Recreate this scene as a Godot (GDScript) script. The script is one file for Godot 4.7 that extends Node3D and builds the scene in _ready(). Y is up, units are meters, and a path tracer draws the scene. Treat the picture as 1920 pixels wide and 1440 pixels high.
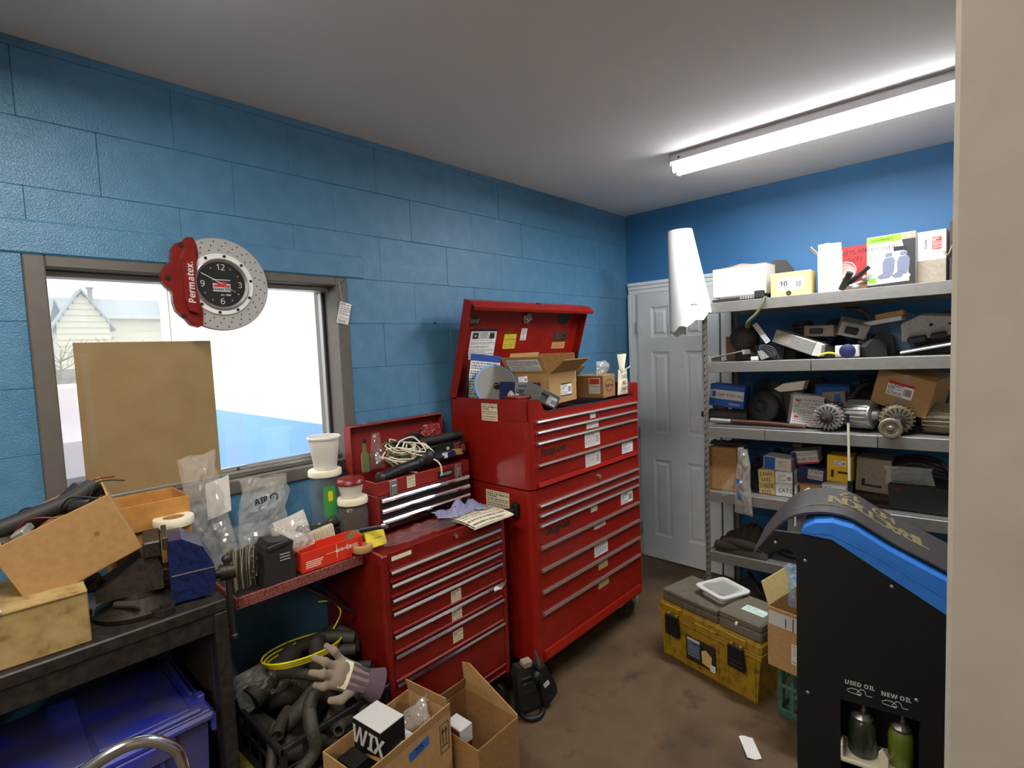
extends Node3D
# A workshop store room: painted block wall with an internal window, red tool chests, a bench with a vice, a steel rack of parts.

class G:
	var st := SurfaceTool.new()
	func _init():
		st.begin(Mesh.PRIMITIVE_TRIANGLES)
	func v(p: Vector3, uv: Vector2, sg: int):
		st.set_smooth_group(sg)
		st.set_uv(uv)
		st.add_vertex(p)
	func tri(a: Vector3, b: Vector3, c: Vector3, sg := -1, ua := Vector2.ZERO, ub := Vector2.ZERO, uc := Vector2.ZERO):
		v(a, ua, sg); v(c, uc, sg); v(b, ub, sg)
	func quad(a: Vector3, b: Vector3, c: Vector3, d: Vector3, sg := -1):
		tri(a, b, c, sg, Vector2(0, 1), Vector2(1, 1), Vector2(1, 0))
		tri(a, c, d, sg, Vector2(0, 1), Vector2(1, 0), Vector2(0, 0))
	func out(pts: Array, o: Vector3, sg := -1):
		var n: Vector3 = (pts[1] - pts[0]).cross(pts[2] - pts[0])
		var c := Vector3.ZERO
		for p in pts: c += p
		c /= pts.size()
		if n.dot(c - o) < 0: pts.reverse()
		if pts.size() == 3: tri(pts[0], pts[1], pts[2], sg)
		else: quad(pts[0], pts[1], pts[2], pts[3], sg)
	func box(s: Vector3, b := 0.003, xf := Transform3D.IDENTITY) -> G:
		var h := s / 2
		b = minf(b, minf(h.x, minf(h.y, h.z)) * 0.9)
		var o := xf.origin
		var P = func(i: int, k: Vector3) -> Vector3:
			var q := Vector3(h.x - b, h.y - b, h.z - b)
			q[i] = h[i]
			return xf * (q * k)
		var sg := [-1, 1]
		for i in 3:
			var j := (i + 1) % 3
			var l := (i + 2) % 3
			for s1 in sg:
				var pts := []
				for c in [[-1, -1], [1, -1], [1, 1], [-1, 1]]:
					var k := Vector3.ZERO
					k[i] = s1; k[j] = c[0]; k[l] = c[1]
					pts.append(P.call(i, k))
				out(pts, o)
				if b > 0.0:
					for s2 in sg:
						var a1 := Vector3.ZERO
						a1[i] = -1; a1[j] = s1; a1[l] = s2
						var a2 := a1
						a2[i] = 1
						out([P.call(j, a1), P.call(j, a2), P.call(l, a2), P.call(l, a1)], o)
		if b > 0.0:
			for x in sg:
				for y in sg:
					for z in sg:
						var k := Vector3(x, y, z)
						out([P.call(0, k), P.call(1, k), P.call(2, k)], o)
		return self
	func bx(x0: float, y0: float, z0: float, x1: float, y1: float, z1: float, b := 0.003) -> G:
		return box(Vector3(absf(x1 - x0), absf(y1 - y0), absf(z1 - z0)), b, Transform3D(Basis.IDENTITY, Vector3(x0 + x1, y0 + y1, z0 + z1) / 2))
	# a flat print: uv 0..1 on the front (+z), thickness t
	func plate(w: float, h: float, t := 0.001, xf := Transform3D.IDENTITY) -> G:
		var a := Vector3(-w / 2, -h / 2, 0)
		var b := Vector3(w / 2, -h / 2, 0)
		var c := Vector3(w / 2, h / 2, 0)
		var d := Vector3(-w / 2, h / 2, 0)
		var f := Vector3(0, 0, t)
		quad(xf * (a + f), xf * (b + f), xf * (c + f), xf * (d + f))
		for e in [[b, a], [c, b], [d, c], [a, d]]:
			for q in [[e[0], e[1], e[1] + f], [e[0], e[1] + f, e[0] + f]]:
				tri(xf * q[0], xf * q[1], xf * q[2], -1, Vector2(0.01, 0.01), Vector2(0.01, 0.01), Vector2(0.01, 0.01))
		for q in [[b, a, d], [b, d, c]]:
			tri(xf * q[0], xf * q[1], xf * q[2], -1, Vector2(0.01, 0.01), Vector2(0.01, 0.01), Vector2(0.01, 0.01))
		return self
	func lathe(pr: Array, n := 24, xf := Transform3D.IDENTITY, full := TAU) -> G:
		var sg := 1
		for i in range(pr.size() - 1):
			if i > 0:
				var d0: Vector2 = (pr[i] - pr[i - 1]).normalized()
				var d1: Vector2 = (pr[i + 1] - pr[i]).normalized()
				if d0.dot(d1) < 0.8: sg += 1
			for k in n:
				var t0 := full * k / n
				var t1 := full * (k + 1) / n
				var p: Vector2 = pr[i]
				var q: Vector2 = pr[i + 1]
				var a := Vector3(p.x * sin(t0), p.y, p.x * cos(t0))
				var b := Vector3(p.x * sin(t1), p.y, p.x * cos(t1))
				var c := Vector3(q.x * sin(t1), q.y, q.x * cos(t1))
				var d := Vector3(q.x * sin(t0), q.y, q.x * cos(t0))
				if p.x > 1e-6: tri(xf * a, xf * b, xf * c, sg)
				if q.x > 1e-6: tri(xf * a, xf * c, xf * d, sg)
		return self
	func cyl(r: float, h: float, n := 20, xf := Transform3D.IDENTITY, r2 := -1.0, b := 0.0) -> G:
		if r2 < 0: r2 = r
		if b > 0: return lathe([Vector2(0, 0), Vector2(r - b, 0), Vector2(r, b), Vector2(r2, h - b), Vector2(r2 - b, h), Vector2(0, h)], n, xf)
		return lathe([Vector2(0, 0), Vector2(r, 0), Vector2(r2, h), Vector2(0, h)], n, xf)
	func ell(r: Vector3, xf := Transform3D.IDENTITY, n := 16) -> G:
		var m := n / 2
		for i in m:
			for k in n:
				var f := []
				for c in [[i, k], [i, k + 1], [i + 1, k + 1], [i + 1, k]]:
					var a: float = -PI / 2 + PI * c[0] / m
					var t: float = TAU * c[1] / n
					f.append(xf * (Vector3(cos(a) * sin(t), sin(a), cos(a) * cos(t)) * r))
				if i > 0: tri(f[0], f[1], f[2], 1)
				if i < m - 1: tri(f[0], f[2], f[3], 1)
				elif i == 0: pass
		return self
	func rings(rs: Array, closed: bool, caps := true, sg := 1, flip := false):
		var n: int = rs[0].size()
		var m := rs.size()
		for i in range(m if closed else m - 1):
			var A: Array = rs[i]
			var B: Array = rs[(i + 1) % m]
			for k in n:
				var k2 := (k + 1) % n
				if flip: quad(A[k2], A[k], B[k], B[k2], sg)
				else: quad(A[k], A[k2], B[k2], B[k], sg)
		if caps and not closed:
			for e in [0, m - 1]:
				var R: Array = rs[e]
				var c := Vector3.ZERO
				for p in R: c += p
				c /= n
				for k in n:
					if (e == 0) != flip: tri(c, R[(k + 1) % n], R[k])
					else: tri(c, R[k], R[(k + 1) % n])
	static func frames(pts: Array, closed := false) -> Array:
		var fr := []
		var m := pts.size()
		var up := Vector3.UP
		for i in m:
			var a: Vector3 = pts[(i - 1 + m) % m] if (closed or i > 0) else pts[0]
			var b: Vector3 = pts[(i + 1) % m] if (closed or i < m - 1) else pts[m - 1]
			var t := (b - a).normalized()
			if i == 0:
				if absf(t.dot(up)) > 0.95: up = Vector3.RIGHT
			var x := up.cross(t).normalized()
			if x.length() < 0.5: x = Vector3.RIGHT
			var y := t.cross(x).normalized()
			up = y
			fr.append(Basis(x, y, t))
		return fr
	func tube(pts: Array, r: float, n := 8, closed := false, caps := true, r2 := -1.0, flip := false) -> G:
		var fr := frames(pts, closed)
		var rs := []
		for i in pts.size():
			var rr := r if r2 < 0 else lerpf(r, r2, float(i) / (pts.size() - 1))
			var ring := []
			for k in n:
				var t := TAU * k / n
				ring.append(pts[i] + fr[i] * Vector3(cos(t) * rr, sin(t) * rr, 0))
			rs.append(ring)
		rings(rs, closed, caps, 1, flip)
		return self
	# a hose whose ends are open: outer wall, inner wall and the rim between
	func hose(pts: Array, r: float, wall := 0.004, n := 12) -> G:
		tube(pts, r, n, false, false)
		tube(pts, r - wall, n, false, false, -1.0, true)
		var fr := frames(pts)
		for e in [0, pts.size() - 1]:
			for k in n:
				var q := []
				for c in [[k, r], [k + 1, r], [k + 1, r - wall], [k, r - wall]]:
					var t: float = TAU * c[0] / n
					q.append(pts[e] + fr[e] * Vector3(cos(t) * c[1], sin(t) * c[1], 0))
				if e == 0: q.reverse()
				quad(q[0], q[1], q[2], q[3])
		return self
	# outline in x,y pushed along +z by d
	func prism(poly: Array, d: float, xf := Transform3D.IDENTITY, sg := -1) -> G:
		var pp := PackedVector2Array(poly)
		if Geometry2D.is_polygon_clockwise(pp): pp.reverse()
		var ix := Geometry2D.triangulate_polygon(pp)
		for i in range(0, ix.size(), 3):
			var a := pp[ix[i]]
			var b := pp[ix[i + 1]]
			var c := pp[ix[i + 2]]
			if (b - a).cross(c - a) < 0:
				var w := b
				b = c
				c = w
			tri(xf * Vector3(a.x, a.y, d), xf * Vector3(b.x, b.y, d), xf * Vector3(c.x, c.y, d))
			tri(xf * Vector3(a.x, a.y, 0), xf * Vector3(c.x, c.y, 0), xf * Vector3(b.x, b.y, 0))
		for i in pp.size():
			var a := pp[i]
			var b := pp[(i + 1) % pp.size()]
			quad(xf * Vector3(a.x, a.y, 0), xf * Vector3(b.x, b.y, 0), xf * Vector3(b.x, b.y, d), xf * Vector3(a.x, a.y, d), sg)
		return self
	func grid(nu: int, nv: int, cb: Callable, sg := 1) -> G:
		var p := []
		for i in nu + 1:
			var row := []
			for j in nv + 1: row.append(cb.call(float(i) / nu, float(j) / nv))
			p.append(row)
		for i in nu:
			for j in nv:
				var a := Vector2(float(i) / nu, 1.0 - float(j) / nv)
				var b := Vector2(float(i + 1) / nu, 1.0 - float(j + 1) / nv)
				tri(p[i][j], p[i + 1][j], p[i + 1][j + 1], sg, a, Vector2(b.x, a.y), b)
				tri(p[i][j], p[i + 1][j + 1], p[i][j + 1], sg, a, b, Vector2(a.x, b.y))
		return self
	func mesh() -> ArrayMesh:
		st.generate_normals()
		return st.commit()

var M := {}
var used := {}
var bold: Font
var plain: Font
var noise := FastNoiseLite.new()

func T(x := 0.0, y := 0.0, z := 0.0, yaw := 0.0, pitch := 0.0, roll := 0.0) -> Transform3D:
	return Transform3D(Basis.from_euler(Vector3(deg_to_rad(pitch), deg_to_rad(yaw), deg_to_rad(roll))), Vector3(x, y, z))

func mk(key: String, c: String, rough := 0.6, metal := 0.0) -> StandardMaterial3D:
	var m := StandardMaterial3D.new()
	m.resource_name = key
	m.albedo_color = Color(c)
	m.roughness = rough
	m.metallic = metal
	M[key] = m
	return m

func ntex(cols: Array, freq: float, seed := 1, size := 256, oct := 5) -> NoiseTexture2D:
	var n := FastNoiseLite.new()
	n.seed = seed
	n.frequency = freq
	n.fractal_octaves = oct
	var t := NoiseTexture2D.new()
	t.width = size
	t.height = size
	t.seamless = true
	t.noise = n
	var g := Gradient.new()
	var o := PackedFloat32Array()
	var cc := PackedColorArray()
	for i in cols.size():
		o.append(float(i) / (cols.size() - 1))
		cc.append(Color(cols[i]))
	g.offsets = o
	g.colors = cc
	t.color_ramp = g
	return t

# a material mottled by noise; scale = texture repeats per metre
func nm(key: String, cols: Array, scale: float, freq := 0.02, rough := 0.8, seed := 1, metal := 0.0, bump := 0.0, world := false) -> StandardMaterial3D:
	var m := mk(key, "ffffff", rough, metal)
	m.albedo_texture = ntex(cols, freq, seed)
	m.uv1_triplanar = true
	m.uv1_world_triplanar = world
	m.uv1_scale = Vector3.ONE * scale
	if bump > 0:
		m.heightmap_enabled = true
		m.heightmap_texture = M.bumps
		m.heightmap_scale = bump
	return m

func thing(nm_: String, label: String, cat: String, at := Transform3D.IDENTITY, group := "") -> Node3D:
	var o := Node3D.new()
	o.name = numbered(nm_)
	add_child(o)
	o.transform = at
	tag(o, label, cat, group)
	return o

func numbered(n: String) -> String:
	if not used.has(n):
		used[n] = 0
		return n
	used[n] += 1
	return "%s_%03d" % [n, used[n]]

func tag(o: Node, label: String, cat: String, group := ""):
	o.set_meta("label", label)
	o.set_meta("category", cat)
	if group: o.set_meta("group", group)

func part(p: Node, nm_: String, g, m, at := Transform3D.IDENTITY, label := "") -> MeshInstance3D:
	var o := MeshInstance3D.new()
	o.name = nm_ if p != self else numbered(nm_)
	o.mesh = g.mesh() if g is G else g
	o.material_override = M[m] if m is String else m
	o.transform = at
	if label: o.set_meta("label", label)
	p.add_child(o, true)
	return o

func struct(nm_: String, g: G, m, label := "", cat := "") -> MeshInstance3D:
	var o := part(self, nm_, g, m)
	o.set_meta("kind", "structure")
	if label: o.set_meta("label", label)
	if cat: o.set_meta("category", cat)
	return o

func text(p: Node, s: String, h: float, m, at: Transform3D, f: Font = null, nm_ := "lettering", depth := 0.0008) -> MeshInstance3D:
	var t := TextMesh.new()
	t.text = s
	t.font = f if f else bold
	t.font_size = 16
	t.pixel_size = h / 11.6
	t.depth = depth
	t.curve_step = 2.0
	return part(p, nm_, t, m, at)

# printed matter: rows of small marks, bars and blocks on a ground colour
func print_tex(seed: int, bg: String, fg: String, w := 96, h := 64, bars := 0.0, head := "", headh := 0.0) -> ImageTexture:
	var r := RandomNumberGenerator.new()
	r.seed = seed
	var im := Image.create(w, h, false, Image.FORMAT_RGBA8)
	im.fill(Color(bg))
	var y := 3
	if headh > 0:
		im.fill_rect(Rect2i(0, 0, w, int(h * headh)), Color(head))
		y = int(h * headh) + 3
	var bx0 := int(w * (1.0 - bars))
	while y < h - 4:
		var lh := r.randi_range(2, 4)
		var x := 4
		var stop := bx0 - 3 if r.randf() < 0.7 else int(bx0 * r.randf_range(0.4, 0.9))
		while x < stop:
			var ww := r.randi_range(2, 6)
			im.fill_rect(Rect2i(x, y, mini(ww, stop - x), lh), Color(fg))
			x += ww + r.randi_range(1, 3)
		y += lh + r.randi_range(2, 5)
	if bars > 0:
		var x := bx0
		while x < w - 5:
			var ww := r.randi_range(1, 3)
			im.fill_rect(Rect2i(x, int(h * 0.3), ww, int(h * 0.5)), Color(fg))
			x += ww + r.randi_range(1, 3)
	return ImageTexture.create_from_image(im)

func pmat(key: String, tex: Texture2D, rough := 0.6) -> StandardMaterial3D:
	var m := mk(key, "ffffff", rough)
	m.albedo_texture = tex
	return m

func arc(c: Vector3, r: float, a0: float, a1: float, n: int, ax := Vector3.RIGHT, ay := Vector3.UP, lift := Vector3.ZERO) -> Array:
	var o := []
	for i in n + 1:
		var t := deg_to_rad(lerpf(a0, a1, float(i) / n))
		o.append(c + ax * cos(t) * r + ay * sin(t) * r + lift * (float(i) / n))
	return o

# a smooth path through a few points
func path(pts: Array, n := 6) -> Array:
	var o := []
	for i in range(pts.size() - 1):
		var p0: Vector3 = pts[maxi(i - 1, 0)]
		var p1: Vector3 = pts[i]
		var p2: Vector3 = pts[i + 1]
		var p3: Vector3 = pts[mini(i + 2, pts.size() - 1)]
		for k in n: o.append(p1.cubic_interpolate(p2, p0, p3, float(k) / n))
	o.append(pts[-1])
	return o

func _ready():
	# camera
	var cam := Camera3D.new()
	cam.name = "camera"
	cam.fov = 72.37
	cam.near = 0.02
	cam.far = 200.0
	cam.transform = Transform3D(Basis(Vector3(0.73115, -0.04103, -0.68098), Vector3(-0.01634, 0.99685, -0.07761), Vector3(0.68202, 0.06787, 0.72818)).orthonormalized(), Vector3(2.155, 1.675, 3.66))
	cam.current = true
	add_child(cam)
	# overcast sky
	var env := Environment.new()
	env.background_mode = Environment.BG_SKY
	var sky := Sky.new()
	var sm := ProceduralSkyMaterial.new()
	sm.sky_top_color = Color("eef2f6")
	sm.sky_horizon_color = Color("f6f8f8")
	sm.ground_horizon_color = Color("c8c8c4")
	sm.ground_bottom_color = Color("a8a8a4")
	sky.sky_material = sm
	env.sky = sky
	env.background_energy_multiplier = 1.5
	env.tonemap_mode = Environment.TONE_MAPPER_LINEAR
	env.tonemap_exposure = 1.45
	env.sdfgi_enabled = true
	env.ssao_enabled = true
	env.ssil_enabled = true
	var we := WorldEnvironment.new()
	we.name = "environment"
	we.environment = env
	add_child(we)
	var f := SystemFont.new()
	f.font_names = PackedStringArray(["Droid Sans"])
	f.font_weight = 700
	bold = f
	var f2 := SystemFont.new()
	f2.font_names = PackedStringArray(["Droid Sans"])
	plain = f2
	noise.seed = 7
	noise.frequency = 1.0
	materials()
	room()
	lamps()
	outside()
	window_and_clock()
	bench_side()
	side_shelf()
	small_cabinet()
	small_toolbox()
	big_cabinet()
	rack()
	rack_goods()
	rack_clutter()
	floor_goods()
	oil_machine()

func materials():
	M.bumps = ntex(["000000", "ffffff"], 0.06, 3, 256, 4)
	var w := nm("wall_paint", ["497a9a", "4f81a1", "5587a7"], 2.6, 0.015, 0.4, 11, 0.0, 0.12, true)
	w.heightmap_texture = ntex(["000000", "a0a0a0", "e8e8e8", "ffffff"], 0.11, 5, 512, 3)
	w.heightmap_scale = 0.14
	nm("wall_smooth", ["2f6a98", "34709f", "3875a4"], 0.8, 0.01, 0.55, 12, 0.0, 0.0, true)
	nm("ceiling_paint", ["eeebe6", "f0ede8", "f2efea"], 0.6, 0.01, 0.95, 13, 0.0, 0.03, true)
	nm("concrete", ["3f2f1a", "55422a", "644e33", "58442b"], 0.55, 0.012, 0.75, 14, 0.0, 0.05, true)
	M.concrete.detail_enabled = true
	M.concrete.detail_albedo = ntex(["2c2520c0", "3c322800", "3c322800", "3c322800"], 0.02, 31, 512, 4)
	M.concrete.detail_blend_mode = BaseMaterial3D.BLEND_MODE_MIX
	nm("beige_paint", ["948b7d", "9b9284", "a09789"], 1.2, 0.02, 0.8, 15, 0.0, 0.06, true)
	nm("door_paint", ["dfe2de", "e4e6e2", "e8eae6"], 1.0, 0.02, 0.45, 16, 0.0, 0.0, true)
	nm("frame_grey", ["5c5750", "625d55", "666159"], 3.0, 0.02, 0.5, 17)
	mk("mortar", "4b7b9b", 0.8)
	mk("white_paint", "f4f2ea", 0.9)
	mk("office_blue", "7db2ea", 0.9)
	mk("disc_steel", "c4c3be", 0.42, 0.55)
	mk("white_metal", "e6e4e0", 0.4)
	mk("lamp_metal", "d6d0d0", 0.5)
	mk("black", "131313", 0.5)
	mk("dull_black", "1c1a19", 0.85)
	mk("rubber", "1e1c1a", 0.7)
	mk("soft_black", "262320", 0.6)
	mk("steel", "9a9792", 0.35, 0.9)
	mk("dark_steel", "4a443e", 0.5, 0.7)
	mk("chrome", "e8e8ea", 0.16, 1.0)
	mk("brushed", "b4b2ae", 0.4, 0.8)
	mk("white", "cbc9c3", 0.6)
	mk("ink", "181818", 0.7)
	mk("paper", "dedcd5", 0.8)
	mk("cream", "e8e0c4", 0.7)
	mk("yellow", "e8d23a", 0.7)
	mk("yellow_tube", "e6d820", 0.4)
	mk("red_ink", "c22420", 0.6)
	mk("blue_ink", "2a62b8", 0.6)
	mk("navy", "1c2450", 0.5)
	mk("green", "3f9a48", 0.5)
	nm("red_paint", ["86170e", "921b11", "991f14"], 2.2, 0.02, 0.32, 21)
	nm("red_dusty", ["781814", "90241d", "86150f"], 3.0, 0.03, 0.5, 22)
	nm("red_dark", ["6e120d", "7a1610", "801a13"], 2.2, 0.02, 0.35, 23)
	nm("trim_dusty", ["a08d84", "8a6b62", "b3a49b"], 6.0, 0.04, 0.45, 24, 0.5)
	nm("worn_red", ["5a1614", "8a1c1c", "76685c", "4a2420"], 9.0, 0.04, 0.6, 25)
	nm("card", ["a9834f", "b18a58", "b8915e"], 3.0, 0.05, 0.9, 41)
	nm("card_dark", ["8a6438", "96703f", "9c7746"], 3.0, 0.05, 0.9, 42)
	nm("card_stained", ["6e5832", "9c8250", "a98f5c", "ae9664"], 3.0, 0.02, 0.9, 43)
	nm("card_grey", ["8d8170", "9a8d7b", "a1947f"], 3.0, 0.05, 0.9, 44)
	nm("card_orange", ["b07c3c", "bd8742", "c28f4c"], 3.0, 0.03, 0.9, 45)
	nm("fibreboard", ["8a7148", "927950", "977f57"], 1.2, 0.02, 0.55, 46)
	mk("card_edge", "c39c68", 0.95)
	nm("grime", ["17130f", "2c241d", "3a3027", "231c16"], 5.0, 0.03, 0.6, 47, 0.2)
	nm("bench_top", ["1a1614", "2a2420", "3a332c"], 4.0, 0.03, 0.5, 48, 0.2)
	nm("dark_wood", ["2e2118", "3c2b1e", "453324"], 4.0, 0.03, 0.7, 49)
	nm("tote_blue", ["262e9a", "3038a4", "48487e", "4a4870"], 1.6, 0.014, 0.45, 50)
	nm("vice_blue", ["10162e", "16224e", "1c2d62", "23232a"], 6.0, 0.03, 0.3, 51, 0.2)
	nm("cast_iron", ["26221f", "3a332d", "4a4038"], 8.0, 0.04, 0.45, 52, 0.6)
	nm("hose_rubber", ["28241c", "39342a", "484234"], 6.0, 0.04, 0.65, 53)
	nm("galv", ["86837c", "8c8982", "918e87"], 3.0, 0.02, 0.5, 54, 0.55)
	nm("alloy", ["8f8d88", "a8a6a0", "b8b6b0"], 10.0, 0.05, 0.45, 55, 0.7)
	nm("rusty_alloy", ["5a5040", "857a62", "98907a"], 10.0, 0.05, 0.55, 56, 0.5)
	nm("module_grey", ["8b8880", "a09d94", "aaa79e"], 6.0, 0.04, 0.5, 57, 0.4)
	nm("yellow_plastic", ["5c4712", "94741a", "a5811e", "ad8a26"], 2.5, 0.03, 0.5, 58)
	nm("case_grey", ["524c3e", "625c4c", "6e6856"], 4.0, 0.03, 0.5, 59)
	nm("case_clear", ["5a5448", "6e6858", "7a7464"], 8.0, 0.05, 0.3, 60)
	nm("crate_green", ["3a5a4a", "466656", "4e6e5e"], 4.0, 0.03, 0.5, 61)
	mk("machine_black", "0c0b0c", 0.6)
	nm("machine_blue", ["2f78d2", "3680da", "3b86e0"], 2.0, 0.02, 0.35, 62)
	nm("mat_rubber", ["2c2624", "383130", "413a37"], 5.0, 0.03, 0.6, 63)
	nm("mat_print", ["6c6138", "786c40", "84784a"], 30.0, 0.05, 0.7, 64)
	nm("rag_lilac", ["7f7fa0", "9292b2", "a2a2c0"], 14.0, 0.05, 0.95, 65)
	nm("glove_palm", ["76695a", "948570", "625648"], 16.0, 0.05, 0.9, 66)
	nm("glove_back", ["4e3f4a", "5f4c56", "70565e"], 16.0, 0.05, 0.9, 67)
	nm("gasket", ["7d7262", "a09480", "b4a890"], 14.0, 0.05, 0.6, 68)
	nm("dark_cloth", ["241c14", "382e24", "4a3e30"], 12.0, 0.05, 0.9, 69)
	mk("pad_grey", "8d8a80", 0.8)
	mk("pad_blue", "6aa8e0", 0.6)
	var gl := mk("glass", "f4faf8", 0.03)
	gl.albedo_color.a = 0.06
	gl.transparency = BaseMaterial3D.TRANSPARENCY_ALPHA
	var film := mk("film", "e8e8e2", 0.06)
	film.albedo_color.a = 0.06
	film.transparency = BaseMaterial3D.TRANSPARENCY_ALPHA
	var film2 := mk("film_milky", "dcd8cc", 0.14)
	film2.albedo_color.a = 0.26
	film2.transparency = BaseMaterial3D.TRANSPARENCY_ALPHA
	var bf := mk("film_blue", "9cc8ec", 0.15)
	bf.albedo_color.a = 0.45
	bf.transparency = BaseMaterial3D.TRANSPARENCY_ALPHA
	var ml := mk("milky", "e6e4dc", 0.4)
	ml.backlight_enabled = true
	ml.backlight = Color(0.6, 0.6, 0.56)
	var tube := mk("tube_glow", "ffffff", 0.4)
	tube.emission_enabled = true
	tube.emission = Color("f4f8ff")
	tube.emission_energy_multiplier = 13.0
	pmat("print_a", print_tex(1, "f0eee8", "3a3a3a", 96, 64, 0.35))
	pmat("print_b", print_tex(2, "ece9e0", "5a5650", 96, 96))
	pmat("print_c", print_tex(3, "f0ede4", "3c3c44", 64, 96))
	pmat("print_yellow", print_tex(4, "e6d238", "6a6020", 64, 64, 0.0, "4a4418", 0.12))
	pmat("print_dark", print_tex(5, "2a2220", "8a5c40", 64, 48))
	pmat("print_orange", print_tex(6, "d8a05c", "7a4020", 64, 64, 0.0, "5a3018", 0.15))
	pmat("print_bar", print_tex(7, "f2f2f0", "222222", 96, 64, 0.6))
	pmat("print_head", print_tex(8, "f0efea", "70706c", 96, 128, 0.0, "2c4a94", 0.14))
	pmat("print_black", print_tex(9, "f0f0ec", "4a4a4a", 96, 72, 0.0, "181818", 0.16))
	pmat("print_red", print_tex(10, "c8281e", "f0e0d8", 64, 96))
	pmat("print_blackred", print_tex(11, "1c1818", "d04040", 96, 64, 0.35))
	pmat("print_blue", print_tex(12, "2c5ca4", "dce4f0", 96, 64))
	pmat("print_cream", print_tex(13, "e2d8b8", "6a5c40", 64, 48))
	pmat("print_news", print_tex(14, "dcd2b4", "5a5448", 128, 64))
	pmat("print_blue2", print_tex(19, "34506a", "a8b4bc", 64, 64))
	pmat("print_mint", print_tex(20, "cfe0d4", "6a8a7c", 64, 40))
	pmat("print_spot", print_tex(15, "d6d2ca", "6e6862", 96, 96))

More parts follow.
